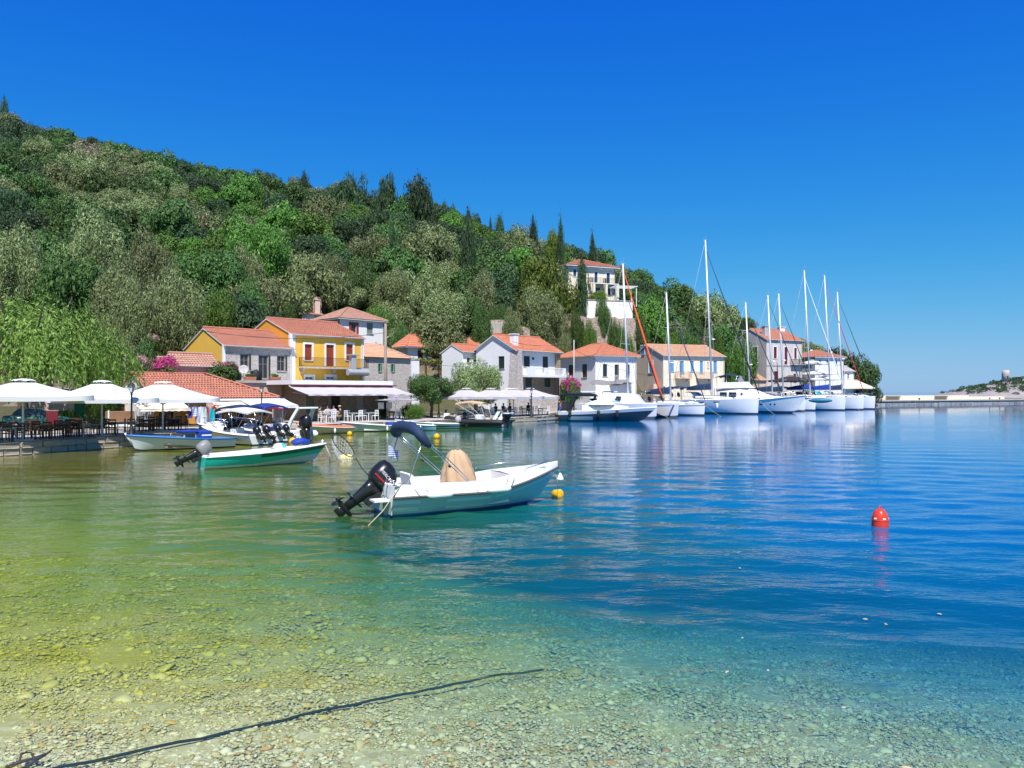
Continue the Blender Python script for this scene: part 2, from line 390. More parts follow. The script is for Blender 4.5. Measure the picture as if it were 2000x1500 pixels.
def make_water_mat():
    t = NT('sea_water')
    v = t.n('TexCoord').outputs['Object']
    def map_(scale, rot=0.0):
        mp = t.n('Mapping'); mp.inputs['Scale'].default_value = scale; mp.inputs['Rotation'].default_value = (0, 0, rot); t.l(v, mp.inputs[0]); return mp.outputs[0]
    h1 = t.noise(map_((0.35, 1.0, 1), 0.10), 0.55, 3, 0.5)          # low swell
    h2 = t.noise(map_((0.45, 1.7, 1), -0.18), 1.7, 3, 0.6)         # ripples
    h3 = t.noise(map_((0.7, 1.5, 1), 0.3), 6.5, 2, 0.5)            # fine ripples
    pch = t.math('ADD', t.math('MULTIPLY', t.noise(map_((0.5, 1.3, 1), 0.2), 0.09, 2), 1.6), -0.25, True)   # calmer and breezier patches
    fine = t.math('MULTIPLY', h3, t.math('MULTIPLY', pch, 0.026))
    h = t.math('ADD', t.math('ADD', t.math('MULTIPLY', h1, 0.0), t.math('MULTIPLY', h2, 0.017)), fine)
    sy = t.n('SeparateXYZ'); t.l(v, sy.inputs[0])               # sheltered, calmer water towards the quay and the pier
    h = t.math('MULTIPLY', h, t.math('POWER', t.math('DIVIDE', 15.0, t.math('MAXIMUM', sy.outputs[1], 15.0)), 1.15))
    bp = t.n('Bump', i_Strength=1.0, i_Distance=1.0); t.l(h, bp.inputs['Height'])
    fr = t.n('Fresnel', i_IOR=1.333); t.l(bp.outputs[0], fr.inputs['Normal'])
    gl = t.n('BsdfGlossy', i_Roughness=0.03); t.l(bp.outputs[0], gl.inputs['Normal']); gl.inputs[0].default_value = (0.95, 0.97, 1, 1)
    at = t.n('Attribute', attribute_name='depth'); D = at.outputs['Fac']
    # what the water column itself sends back: olive in the weedy shallows by the quay, teal, then blue where it is deep
    sx = t.n('SeparateXYZ'); t.l(v, sx.inputs[0])
    side = t.math('MULTIPLY_ADD', t.math('ADD', sx.outputs[0], t.math('MULTIPLY', t.math('SUBTRACT', t.noise(v, 0.12, 2), 0.5), 10.0)), 0.034, True)
    t.t.nodes[-1].inputs[2].default_value = 0.62
    body = t.ramp(side, [(0.0, (0.19, 0.18, 0.016)), (0.28, (0.10, 0.145, 0.012)), (0.48, (0.022, 0.11, 0.036)), (0.62, (0.003, 0.12, 0.105)), (0.80, (0.001, 0.115, 0.245)), (1.0, (0.0, 0.10, 0.28))])
    tint = t.ramp(t.math('MULTIPLY', D, 0.4, True), [(0.0, (1.0, 1.0, 0.98)), (0.10, (0.84, 0.95, 0.80)), (0.20, (0.64, 0.91, 0.73)), (0.36, (0.42, 0.86, 0.72)), (1.0, (0.12, 0.70, 0.80))])
    tr = t.n('BsdfTransparent'); t.l(tint, tr.inputs[0])
    df = t.n('BsdfDiffuse'); t.l(body, df.inputs[0])
    turb = t.math('SUBTRACT', 1.0, t.math('POWER', 2.718, t.math('MULTIPLY', D, -0.85)), True)
    m1 = t.n('MixShader'); t.l(turb, m1.inputs[0]); t.l(tr.outputs[0], m1.inputs[1]); t.l(df.outputs[0], m1.inputs[2])
    m2 = t.n('MixShader'); t.l(fr.outputs[0], m2.inputs[0]); t.l(m1.outputs[0], m2.inputs[1]); t.l(gl.outputs[0], m2.inputs[2])
    t.l(m2.outputs[0], t.out.inputs[0]); return t.m
make_water()

# ------------------------------------------------------------------ hillside (heights measured along bearings from the shore)
COLS = [(-900, [(33,.5),(60,.8),(80,6),(120,24),(160,48),(215,84),(320,60)]),
 (0, [(39.5,.5),(62,.8),(78,5),(110,19),(160,47),(205,71.5),(280,60)]),
 (200, [(45,.5),(66,.8),(82,5),(112,17),(160,43),(205,67),(280,56)]),
 (400, [(53,.5),(69,1.2),(84,5),(112,14),(160,37),(205,59.5),(280,48)]),
 (600, [(60,.5),(88,.8),(98,6),(112,11),(125,17.5),(160,33),(205,54.5),(280,44)]),
 (800, [(67,.5),(96,.8),(108,5.5),(125,13),(160,28.5),(205,49.5),(280,40)]),
 (1000, [(75,.5),(106,.8),(114,6),(128,15),(160,27.5),(205,41.5),(280,32)]),
 (1100, [(97,.5),(124,.8),(131,8),(140,16),(146,18.5),(155,21),(170,25),(208,37.5),(280,28)]),
 (1180, [(105,.5),(126,.8),(133,8),(142,16.5),(149,18.8),(158,21),(172,25),(210,35.5),(280,27)]),
 (1250, [(114,.5),(131,.8),(142,9),(152,15),(170,20),(212,32),(280,24)]),
 (1330, [(123,.5),(142,.8),(152,8),(175,16.5),(214,28),(280,20)]),
 (1420, [(133,.5),(147,.8),(158,6),(185,14.5),(216,24),(280,16)]),
 (1530, [(150,.5),(166,.9),(176,4.5),(195,10.5),(218,18.5),(280,11)]),
 (1620, [(162,.5),(173,.9),(190,6),(214,13),(260,8)]),
 (1680, [(174,.5),(183,.8),(198,3.5),(212,8),(250,4)]),
 (1712, [(183,.4),(189,.6),(198,1.4),(206,2.0),(240,-1)]),
 (1730, [(186,-1),(190,-1),(198,-1),(206,-1),(240,-2)]),
 (1900, [(186,-2),(240,-3)])]
def ground(px, d):
    for (a, la), (b, lb) in zip(COLS, COLS[1:]):
        if a <= px <= b:
            f = (px - a) / (b - a); f = f * f * (3 - 2 * f)
            sa = la[0][0]; sb = lb[0][0]
            return (1 - f) * np.interp(d, [q[0] for q in la], [q[1] for q in la]) + f * np.interp(d, [q[0] for q in lb], [q[1] for q in lb])
    return -2.0
def dstart(px):
    return float(np.interp(px, [c[0] for c in COLS], [c[1][0][0] for c in COLS]))
def gz(x, y):
    return float(ground(1000 + FPX * x / max(y, 1), y))
def make_hill():
    pxs = list(range(-900, 1741, 15)); n = 90; V = []; F = []
    for px in pxs:
        d0 = dstart(px)
        for j in range(n):
            d = d0 + (300 - d0) * (j / (n - 1)) ** 1.15
            z = float(ground(px, d)); x = (px - 1000) / FPX * d
            k = min(1, max(0, (z - 1.0) / 4))
            z += k * (0.9 * fbm(x, d, 0.12, 1) + 0.35 * fbm(x, d, 0.5, 5))
            V.append((x, d, z))
    for i in range(len(pxs) - 1):
        for j in range(n - 1):
            a = i * n + j; F.append((a, a + n, a + n + 1, a + 1))
    t = NT('hill_soil'); b = t.n('BsdfPrincipled', i_Roughness=0.95); b.inputs['Specular IOR Level'].default_value = 0.1
    v = t.coords(); n1 = t.noise(v, 0.22, 5, 0.6); n2 = t.noise(v, 1.4, 5, 0.65)
    c = t.mix(n2, (0.20, 0.14, 0.09), (0.40, 0.33, 0.26))
    g = t.math('MULTIPLY', t.math('SUBTRACT', n1, 0.34, True), 7.0, True)
    c = t.mix(g, c, t.mix(n2, (0.045, 0.05, 0.02), (0.14, 0.13, 0.07)))
    t.l(c, b.inputs['Base Color'])
    bp = t.n('Bump', i_Strength=1.0, i_Distance=0.4); t.l(n2, bp.inputs['Height']); t.l(bp.outputs[0], b.inputs['Normal'])
    t.l(b.outputs[0], t.out.inputs[0])
    tag(link('hillside', npmesh('hillside', np.array(V), np.array(F), t.m, True)), kind='structure')
make_hill()

# ------------------------------------------------------------------ quay
QZ = 0.65
QEDGE = [(-34, 22), (-29.5, 31), (-26.6, 36.5), (-25.0, 39), (-23.6, 42.5), (-22.0, 45.6), (-20.6, 49.5), (-18.4, 54.5), (-15.6, 59.5), (-12.9, 63.2),
         (-8.5, 67.5), (-5.0, 71.5), (-0.8, 75.2), (2.4, 79.0), (4.6, 83.5), (3.8, 90.5), (5.8, 98.4), (16, 109), (29.8, 123.4), (43.6, 137.8),
         (57.4, 152.2), (71.2, 166.6), (81.6, 177.4), (88.5, 185)]
def make_quay():
    q = [Vector((x, y, 0)) for x, y in QEDGE]; mb = MB(); nr = []
    for i in range(len(q)):
        t = (q[min(i+1, len(q)-1)] - q[max(i-1, 0)]).normalized(); nr.append(Vector((-t.y, t.x, 0)))
    W = 26
    for i in range(len(q) - 1):
        a, b = q[i], q[i+1]; a2 = a + nr[i] * W * (0.5 if i > 20 else 1); b2 = b + nr[i+1] * W * (0.5 if i > 20 else 1)
        up = Vector((0, 0, QZ)); dn = Vector((0, 0, -2.5))
        mb.poly([a + up, b + up, b2 + up, a2 + up]); mb.poly([a + dn, b + dn, b + up, a + up])
    o = mb.build('quay', PAVE); tag(o, kind='structure')
    # facing and kerb stones of the quay wall, nearest stretch as single stones
    bm_pool = []
    for k in range(7):
        m = MB(); r = random.Random(k)
        def j(s): return r.uniform(-s, s)
        ring = []
        for zz, ins in ((0, 0.06), (0.12, 0.0), (0.88, 0.0), (1.0, 0.07)):
            ring.append([(0.02 + ins*0.5 + j(.02), -ins + j(.03), zz), (0.98 - ins*0.5 + j(.02), -ins + j(.03), zz), (0.99 + j(.01), 1, zz), (0.01 + j(.01), 1, zz)])
        ring = [[(p[0], p[1] if p[1] > 0.5 else p[1] - 0.0, p[2]) for p in rr] for rr in ring]
        m.loft(ring, True, True)
        me = bpy.data.meshes.new('stone'); me.from_pydata(m.v, [], m.f); me.materials.append(QSTONE); me.update(); bm_pool.append(me)
    r = random.Random(3); cnt = 0
    for i in range(1, 15):
        a, b = q[i], q[i+1]; L = (b - a).length; t = (b - a).normalized(); ang = atan2(t.y, t.x)
        far = a.y > 58
        rows = [(-0.45, 0.05, 0.55), (0.05, 0.36, 0.7), (0.36, QZ + 0.02, 1.0)] if not far else [(-0.3, 0.30, 1.5), (0.30, QZ + 0.02, 1.5)]
        for z0, z1, wd in rows:
            u = 0.0
            while u < L - 0.05:
                w = min(wd * r.uniform(0.65, 1.5), L - u)
                if L - u - w < 0.2: w = L - u
                if cnt < 292:
                    s = link('stone', bm_pool[r.randrange(7)], o); dp = r.uniform(0.04, 0.16)
                    s.location = (a.x + t.x*u + t.y*dp, a.y + t.y*u - t.x*dp, z0); s.rotation_euler = (0, 0, ang + r.uniform(-.02, .02)); s.scale = (w - 0.025, 0.55, z1 - z0 - 0.02)
                    cnt += 1
                u += w
QSTONE = M('quay_stone', (0.47, 0.40, 0.32), 0.92, 0.25, 2.0, 0.8, fine=0.5)
make_quay()

# ------------------------------------------------------------------ breakwater pier
def make_pier():
    r = tag(link('pier', None, None, (86.5, 184, 0), (0, 0, atan2(34.5, 60))), kind='structure')
    L = 78
    MB().box(0, L, 0, 5.2, -2, 0.95).build('wall', MSTONE('pier_rubble', (0.34, 0.33, 0.32), (0.14, 0.14, 0.14), (0.42, 0.40, 0.37), 1.0, 1.6), r)
    MB().box(-0.3, L+.3, -0.25, 5.4, 0.95, 1.25).build('deck', PAVE, r)
    MB().box(2, 46, 3.2, 4.6, 1.25, 2.35).build('parapet', CREAM, r)
    MB().box(46, 64, 3.4, 4.5, 1.25, 2.0).build('parapet', CREAM, r)
    for x in (9.5, 30): 
        m = MB()
        for k in range(5): m.box(x, x + 5.2, 2.9 - 0.25*k*0.3, 3.19 - k*0.02, 1.28 + 0.2*k, 1.45 + 0.2*k)
        m.build('bench', WOODG, r)
    for x in (20, 52, 57): MB().lathe([(0.16, 1.25), (0.12, 1.5), (0.22, 1.55), (0.2, 1.7), (0.02, 1.74)], 8, (x, 1.0, 0)).build('bollard', IRON, r)
    MB().box(66, 78, -0.1, 6, 0.95, 1.6).build('pier_head', ROCK, r)
make_pier()
# ------------------------------------------------------------------ vegetation
L_OLIVE = MLEAF('olive_leaves', (0.105, 0.138, 0.045), (0.20, 0.245, 0.088), (0.33, 0.375, 0.18))
L_GREEN = MLEAF('oak_leaves', (0.040, 0.088, 0.020), (0.078, 0.148, 0.034), (0.125, 0.205, 0.055))
L_DARK = MLEAF('dark_evergreen_leaves', (0.030, 0.062, 0.024), (0.052, 0.095, 0.036), (0.08, 0.13, 0.052), 0.2)
L_BRIGHT = MLEAF('bright_leaves', (0.060, 0.125, 0.018), (0.105, 0.205, 0.030), (0.16, 0.265, 0.05))
L_PINE = MLEAF('pine_needles', (0.04, 0.07, 0.012), (0.13, 0.185, 0.022), (0.22, 0.27, 0.04))
L_PEPPER = MLEAF('pepper_tree_leaves', (0.12, 0.21, 0.035), (0.25, 0.39, 0.075), (0.36, 0.48, 0.13), 0.35)
L_DRY = MLEAF('dry_leaves', (0.16, 0.12, 0.08), (0.26, 0.21, 0.15), (0.34, 0.29, 0.21))
L_PINK = MLEAF('magenta_bracts', (0.42, 0.015, 0.17), (0.62, 0.035, 0.30), (0.72, 0.16, 0.40), 0.3, 0.03)
L_VINE = MLEAF('vine_leaves', (0.07, 0.10, 0.012), (0.22, 0.25, 0.03), (0.36, 0.34, 0.06))
L_OLEA = MLEAF('oleander_flowers', (0.5, 0.22, 0.24), (0.62, 0.34, 0.34), (0.7, 0.5, 0.48), 0.3, 0.03)

def leaves(cent, out, size, r, asp=0.55, flat=0.0, droop=0.0, up=0.25):
    """one small leaf-spray face per point; out = outward direction used to bias its normal"""
    n = len(cent)
    nr = out * 1.0 + r.normal(0, 0.42, (n, 3)); nr[:, 2] += up; nr /= np.linalg.norm(nr, axis=1)[:, None] + 1e-9
    a = r.normal(0, 1, (n, 3))
    if droop: a = a * (1 - droop) + np.array([0, 0, -1.0]) * droop * 2
    a -= nr * (a * nr).sum(1)[:, None]; a /= np.linalg.norm(a, axis=1)[:, None] + 1e-9
    b = np.cross(nr, a)
    s = size * np.exp(r.normal(0, 0.3, n))[:, None]
    w = asp * (0.8 + 0.4 * r.random(n))[:, None]
    v = np.stack([cent - a*s*0.5, cent + b*s*w*0.5 + a*s*0.05, cent + a*s*0.55, cent - b*s*w*0.5 - a*s*0.02], 1)
    return v.reshape(-1, 3)
def quads(nv): return np.arange(nv).reshape(-1, 4)

def crown_mesh(name, mat, seed, R=1.0, H=1.0, nclump=46, nleaf=5200, size=0.085, shape='round', clump=0.27, asp=0.6, flowers=None):
    """leaf clumps through a crown about R wide (radius) and H tall, standing on z=0"""
    r = np.random.default_rng(seed)
    C = []
    while len(C) < nclump:
        p = r.normal(0, 1, 3); p /= np.linalg.norm(p); rad = r.uniform(0.45, 1.0) ** 0.5
        p = p * rad
        if shape == 'round': q = np.array([p[0]*R*0.82, p[1]*R*0.82, H*(0.50 + 0.38*p[2])])
        elif shape == 'cone':
            h = r.random() ** 1.25; w = R * 0.85 * (1 - h) ** 0.75 * (0.5 + 0.5*min(1, h*8)); a = r.uniform(0, 2*pi); k = r.uniform(.4, 1) ** .5
            q = np.array([w*k*cos(a), w*k*sin(a), H*(0.04 + 0.93*h)])
        elif shape == 'spire':
            h = r.random(); w = R * 0.8 * (min(1, h*5)*.35+.65) * (1 - h ** 2.2); a = r.uniform(0, 2*pi); k = r.uniform(.3, 1) ** .5
            q = np.array([w*k*cos(a), w*k*sin(a), H*(0.03 + 0.90*h)])
        elif shape == 'tiers':
            t = r.integers(0, 5); h = [.42, .58, .72, .84, .95][t]; w = R * [.95, 1.0, .85, .62, .35][t]; a = r.uniform(0, 2*pi); k = r.uniform(.2, 1) ** .5
            q = np.array([w*k*cos(a), w*k*sin(a), H*(h - 0.10*k + r.normal(0, .02))])
        elif shape == 'ragged':
            h = r.random() ** 0.8; w = R * (0.78 if h > .5 else 0.95) * (0.6 + 0.5*r.random()); a = r.uniform(0, 2*pi); k = r.uniform(.25, 1) ** .5
            q = np.array([w*k*cos(a), w*k*sin(a), H*(0.12 + 0.74*h)])
        C.append(q)
    C = np.array(C); cr = clump * R * np.exp(r.normal(0, 0.25, nclump))
    if shape in ('spire', 'cone'): cr *= np.clip(1.25 - C[:, 2] / H, 0.3, 1)
    wgt = cr ** 2; idx = r.choice(nclump, nleaf, p=wgt / wgt.sum())
    d = r.normal(0, 1, (nleaf, 3)); d /= np.linalg.norm(d, axis=1)[:, None]
    rad = r.uniform(0.5, 1.0, nleaf) ** 0.35
    fl = np.array([1, 1, 0.42 if shape == 'tiers' else (1.1 if shape in ('spire',) else 0.82)])
    p = C[idx] + d * fl * (cr[idx] * rad)[:, None]
    p = p + r.normal(0, 0.03 * R, p.shape); p[:, 2] = np.maximum(p[:, 2], 0.02*H)
    V = leaves(p, d, size, r, asp)
    me = npmesh(name, V, quads(len(V)), mat)
    if flowers:
        fm, frac = flowers; me.materials.append(fm)
        mi = np.zeros(nleaf, np.int32); cz = C[:, 2] + r.normal(0, .12*H, nclump); top = np.argsort(-cz)[:int(nclump*frac)]
        mi[np.isin(idx, top) & (r.random(nleaf) < .85)] = 1
        me.polygons.foreach_set('material_index', mi)
    return me

def trunk_mesh(seed, h=1.0, r0=0.07, spread=0.5, nb=5):
    rr = random.Random(seed); mb = MB()
    fork = h * rr.uniform(0.3, 0.45)
    mb.pipe([(0,0,-0.12), (rr.uniform(-.03,.03), rr.uniform(-.03,.03), fork*.5), (rr.uniform(-.05,.05), rr.uniform(-.05,.05), fork)], [r0*1.35, r0, r0*.85], 7)
    for k in range(nb):
        a = 2*pi*k/nb + rr.uniform(-.4, .4); s = spread * rr.uniform(.5, 1)
        mb.pipe([(0,0,fork*.9), (cos(a)*s*.4, sin(a)*s*.4, fork + (h-fork)*.4), (cos(a)*s, sin(a)*s, h*rr.uniform(.75, .98))], [r0*.6, r0*.4, r0*.12], 5)
    me = bpy.data.meshes.new('trunk'); me.from_pydata(mb.v, [], mb.f); me.materials.append(BARK); me.update(); return me

CROWN = {}
def crowns(kind, mat, n, **kw): CROWN[kind] = [crown_mesh('crown', mat, hash(kind) % 1000 * 0 + i * 17 + len(kind) * 101, **kw) for i in range(n)]
crowns('olive', L_OLIVE, 4, nclump=34, nleaf=9500, size=0.066, clump=0.26, asp=.5)
crowns('oak', L_GREEN, 4, nclump=38, nleaf=8500, size=0.070, clump=0.25, asp=.7)
crowns('dark', L_DARK, 3, nclump=38, nleaf=8500, size=0.070, clump=0.25, asp=.6)
crowns('bright', L_BRIGHT, 3, nclump=38, nleaf=8500, size=0.070, clump=0.25, asp=.7)
crowns('dry', L_DRY, 1, nclump=40, nleaf=3800, size=0.075, clump=0.26, asp=.35)
crowns('cypress', L_DARK, 3, shape='spire', nclump=90, nleaf=5200, size=0.12, clump=0.5, asp=.4)
crowns('ridgepine', L_DARK, 3, shape='ragged', nclump=60, nleaf=5200, size=0.095, clump=0.26, asp=.5)
crowns('pine', L_PINE, 1, shape='tiers', nclump=70, nleaf=11000, size=0.06, clump=0.26, asp=.4)
crowns('olivefine', L_OLIVE, 3, nclump=40, nleaf=24000, size=0.042, clump=0.235, asp=.45)
crowns('brightfine', L_BRIGHT, 2, nclump=75, nleaf=20000, size=0.043, clump=0.19, asp=.6)
crowns('oakfine', L_GREEN, 2, nclump=44, nleaf=19000, size=0.045, clump=0.225, asp=.65)
TRUNK = [trunk_mesh(i) for i in range(5)]
TRUNKT = [trunk_mesh(9, 1.0, 0.03, 0.1, 3)]

def tree(name, label, kind, x, y, R, H, group=None, z=None, lift=0.16, rnd=random, cat=None, lean=0.0):
    """an Empty at the foot > trunk, crown"""
    z = gz(x, y) if z is None else z
    t = thing(name, label, cat or ('shrub' if 'bush' in name or 'shrub' in name else 'tree'), (x, y, z - 0.1), rnd.uniform(0, 6.28), group)
    sp = kind in ('cypress',)
    tm = TRUNKT[0] if sp else TRUNK[rnd.randrange(5)]
    k = link('trunk', tm, t); k.scale = (R, R, H * (0.9 if not sp else 0.9)) if not sp else (R * 2.5, R * 2.5, H * .9)
    c = link('crown', CROWN[kind][rnd.randrange(len(CROWN[kind]))], t, (0, 0, 0 if sp else H * lift)); c.scale = (R, R, H if sp else H * (1 - lift))
    if lean: t.rotation_euler = (0, lean, t.rotation_euler[2])
    return t
def tree_px(name, label, kind, px, ptop, pbot, wpx, d, **kw):
    """stand a tree whose crown spans rows ptop..pbot and wpx columns in the photo at its real distance"""
    zt = zat(ptop, d); zb = zat(pbot, d); p = P(px, d); R = wpx / 2 / FPX * d
    g = gz(p.x, d); g = min(g, zb) if kw.pop('ground', True) else zb
    if kw.pop('perch', False): kw['lift'] = max(0, (zb - g) / (zt - g))
    return tree(name, label, kind, p.x, d, R, zt - g, z=g, **kw)

# ---- trees one can point at
tree_px('cypress_tree', 'slim dark cypress on the skyline at the far left end of the ridge', 'cypress', 8, 196, 262, 18, 206)
tree_px('cypress_tree', 'dark cypress on the skyline, leftmost of three beside the hilltop villa', 'cypress', 1041, 434, 520, 22, 172)
tree_px('cypress_tree', 'slim dark cypress right behind the roof of the hilltop villa', 'cypress', 1095, 437, 515, 17, 166)
tree_px('cypress_tree', 'short dark cypress on the skyline over the villa roof, rightmost of three', 'cypress', 1157, 464, 520, 18, 168)
tree_px('cypress_tree', 'broad green cypress standing in front of the hilltop villa wall', 'cypress', 1137, 513, 612, 30, 139, lift=0)
tree_px('cypress_tree', 'very tall cypress in the middle of the wooded slope', 'cypress', 913, 440, 640, 34, 140)
tree_px('cypress_tree', 'dark cypress half hidden on the slope above the stone cottage', 'cypress', 768, 450, 560, 28, 150)
tree_px('pine_tree', 'ragged dark pine on the skyline, leftmost of the three tall ones', 'ridgepine', 687, 345, 470, 56, 188, lift=.05)
tree_px('pine_tree', 'flat topped dark pine on the skyline, middle of the three tall ones', 'ridgepine', 755, 352, 470, 44, 188, lift=.05)
tree_px('pine_tree', 'bushy dark pine on the skyline, rightmost of the three tall ones', 'ridgepine', 816, 357, 480, 62, 186, lift=.05)
for px, a, b, w in ((594, 336, 380, 26), (838, 380, 420, 16), (868, 395, 430, 18), (885, 400, 435, 14), (915, 408, 440, 12), (975, 420, 460, 20), (858, 408, 440, 13), (958, 425, 455, 8)):
    tree_px('pine_tree', 'small dark conifer top poking above the wooded skyline', 'cypress', px, a + 4, b + 25, w, 202, group='small conifers on the skyline')
tree_px('pine_tree', 'bright yellow-green umbrella pine below the hilltop villa', 'pine', 1062, 502, 640, 128, 136, lift=.0)
tree_px('pine_tree', 'light green pine beside the slim cypress behind the villa', 'pine', 1083, 452, 520, 42, 170, lift=0)
tree_px('olive_tree', 'large grey-green olive just below the umbrella pine', 'olivefine', 1052, 566, 700, 112, 127)
tree_px('olive_tree', 'large round olive above the orange roofed house with the pergola', 'olivefine', 868, 570, 672, 118, 122)
tree_px('olive_tree', 'olive leaning over the slope right of the tall cypress', 'olivefine', 940, 535, 655, 80, 126)
tree_px('olive_tree', 'upright olive above the white house with the red shutter', 'olivefine', 765, 525, 640, 92, 128)
tree_px('olive_tree', 'grey olive on the terrace above the rubble wall', 'olivefine', 642, 498, 575, 84, 130)
tree_px('green_tree', 'fresh green leafy tree right of the terrace olive', 'oakfine', 708, 520, 620, 78, 130)
tree_px('green_tree', 'large fresh green tree over the middle of the left slope', 'brightfine', 505, 425, 580, 130, 122)
tree_px('green_tree', 'deep green broad tree left of the largest fresh green tree', 'oakfine', 400, 480, 620, 150, 108)
tree_px('olive_tree', 'olive-brown tree above the yellow gable', 'olivefine', 478, 490, 640, 90, 112)
tree_px('bush', 'bright feathery green bush behind the yellow gable', 'brightfine', 422, 570, 668, 98, 90, lift=.02)
tree_px('bush', 'dull green bush right of the feathery bush', 'oakfine', 492, 560, 640, 70, 100, lift=.04)
tree_px('olive_tree', 'spreading pale olive over the left slope, highest of the cluster', 'olivefine', 195, 425, 560, 150, 104, lift=.1)
tree_px('olive_tree', 'spreading olive at the right of the cluster over the left slope', 'olivefine', 285, 462, 600, 130, 98, lift=.1)
tree_px('green_tree', 'deep green tree in the middle of the olive cluster over the left slope', 'oakfine', 160, 495, 640, 150, 92, lift=.1)
tree_px('olive_tree', 'olive at the foot of the cluster over the left slope', 'olivefine', 232, 520, 660, 120, 86, lift=.1)
tree_px('olive_tree', 'broad olive low on the slope right of the pepper tree', 'olivefine', 272, 555, 700, 120, 80, lift=.12)
tree_px('olive_tree', 'broad olive low on the slope left of the feathery bush', 'olivefine', 345, 535, 690, 120, 84, lift=.12)
tree_px('olive_tree', 'olive with pale top at the left edge above the pepper tree', 'olivefine', 40, 455, 640, 130, 92)
tree_px('olive_tree', 'pale silver olive high on the slope under the two dark pines', 'olive', 640, 385, 480, 104, 170)
tree_px('olive_tree', 'silver olive left of the pale one under the pines', 'olive', 560, 400, 500, 84, 166)
tree_px('olive_tree', 'silver olive with two crowns in mid slope', 'olive', 720, 458, 540, 80, 150)
tree_px('olive_tree', 'large grey olive in mid slope left of the tall cypress', 'olive', 838, 442, 545, 110, 150)
tree_px('green_tree', 'bright green fig-like tree beside the villa terrace', 'bright', 1272, 585, 665, 76, 146)
tree_px('bush', 'round dull green bush on the rocks under the villa terrace', 'oakfine', 1178, 590, 650, 36, 138, lift=.02)
tree_px('bush', 'small flat yellow-green shrub in the villa garden', 'pine', 1168, 568, 590, 40, 140.5, lift=0, ground=False)
tree_px('green_tree', 'leafy green tree between the cream house and the stone house', 'brightfine', 1447, 655, 745, 62, 140)
tree_px('green_tree', 'grey-green tree behind the stone house on the headland slope', 'olive', 1400, 570, 660, 90, 178)
tree_px('green_tree', 'rounded tree at the very tip of the headland', 'oak', 1688, 704, 772, 62, 190)
tree_px('bush', 'dark bush beside the last white parasol at the headland tip', 'dark', 1700, 750, 778, 40, 181, lift=0)
tree_px('green_tree', 'dark tree behind the white house near the headland tip', 'dark', 1640, 680, 760, 80, 192)
tree_px('olive_tree', 'leafy olive in front of the white house with the chimney', 'olivefine', 928, 705, 790, 112, 88, lift=.10, z=None) if False else None
tree('olive_tree', 'leafy olive in front of the left wing of the chimney house', 'olivefine', P(930, 86).x, 86, 3.3, 6.2, z=.6, lift=.22)
tree('green_tree', 'small round green tree on the quay left of the grey parasols', 'oakfine', P(843, 76).x, 76, 2.25, 4.5, z=.6, lift=.34)
tree('shrub', 'sunny yellow-green climber on the shop wall beside the green door', 'brightfine', P(203, 55.5).x, 55.5, 1.3, 3.1, z=.6, lift=0)
tree('shrub', 'low yellow-green shrub at the foot of the wall left of the green door', 'brightfine', P(128, 56).x, 56, 1.0, 1.5, z=.6, lift=0)
tree_px('shrub', 'bright green creeper bank above the shop roof behind the first lamp', 'brightfine', 215, 672, 770, 120, 66, lift=0)
tree_px('shrub', 'green creeper bank left of the magenta bougainvillea', 'oakfine', 278, 682, 760, 70, 70, lift=0)
CROWN['bougain'] = [crown_mesh('crown', L_GREEN, 71 + i, nclump=70, nleaf=9000, size=0.07, clump=0.2, asp=.8, flowers=(L_PINK, .45)) for i in range(2)]
CROWN['bougainlow2'] = [crown_mesh('crown', L_GREEN, 99, nclump=70, nleaf=8000, size=0.075, clump=0.2, asp=.8, flowers=(L_PINK, .30))]
CROWN['oleander'] = [crown_mesh('crown', L_GREEN, 91, nclump=60, nleaf=7000, size=0.065, clump=0.2, asp=.7, flowers=(L_OLEA, .2))]
CROWN['bougainlow'] = [crown_mesh('crown', L_GREEN, 95, nclump=70, nleaf=8000, size=0.075, clump=0.2, asp=.8, flowers=(L_PINK, .14))]
tree_px('bougainvillea', 'magenta bougainvillea growing against the little pink shed', 'bougain', 322, 694, 742, 62, 66, perch=True, cat='bougainvillea')
tree_px('bougainvillea', 'mostly green bougainvillea with few flowers at the stone house corner', 'bougainlow', 437, 706, 750, 80, 70, perch=True, cat='bougainvillea')
tree_px('bougainvillea', 'magenta topped bougainvillea beside the white hip roofed house', 'bougainlow2', 1113, 733, 790, 44, 101, perch=True, cat='bougainvillea')
tree_px('oleander', 'pale pink oleander below the broad olive, by the wooden pole', 'oleander', 262, 692, 742, 56, 68, perch=True, cat='oleander')
tree_px('oleander', 'faded oleander on the dark bank under the broad olive', 'oleander', 296, 652, 690, 34, 78, perch=True, cat='oleander')
tree('shrub', 'yellow-green potted shrub on the quay right of the awning', 'brightfine', P(806, 73).x, 73, 1.1, 1.7, z=.6, lift=0)
tree('shrub', 'ivy column on the right end of the awning wall', 'brightfine', P(746, 74).x, 74, .7, 3.0, z=.6, lift=0)

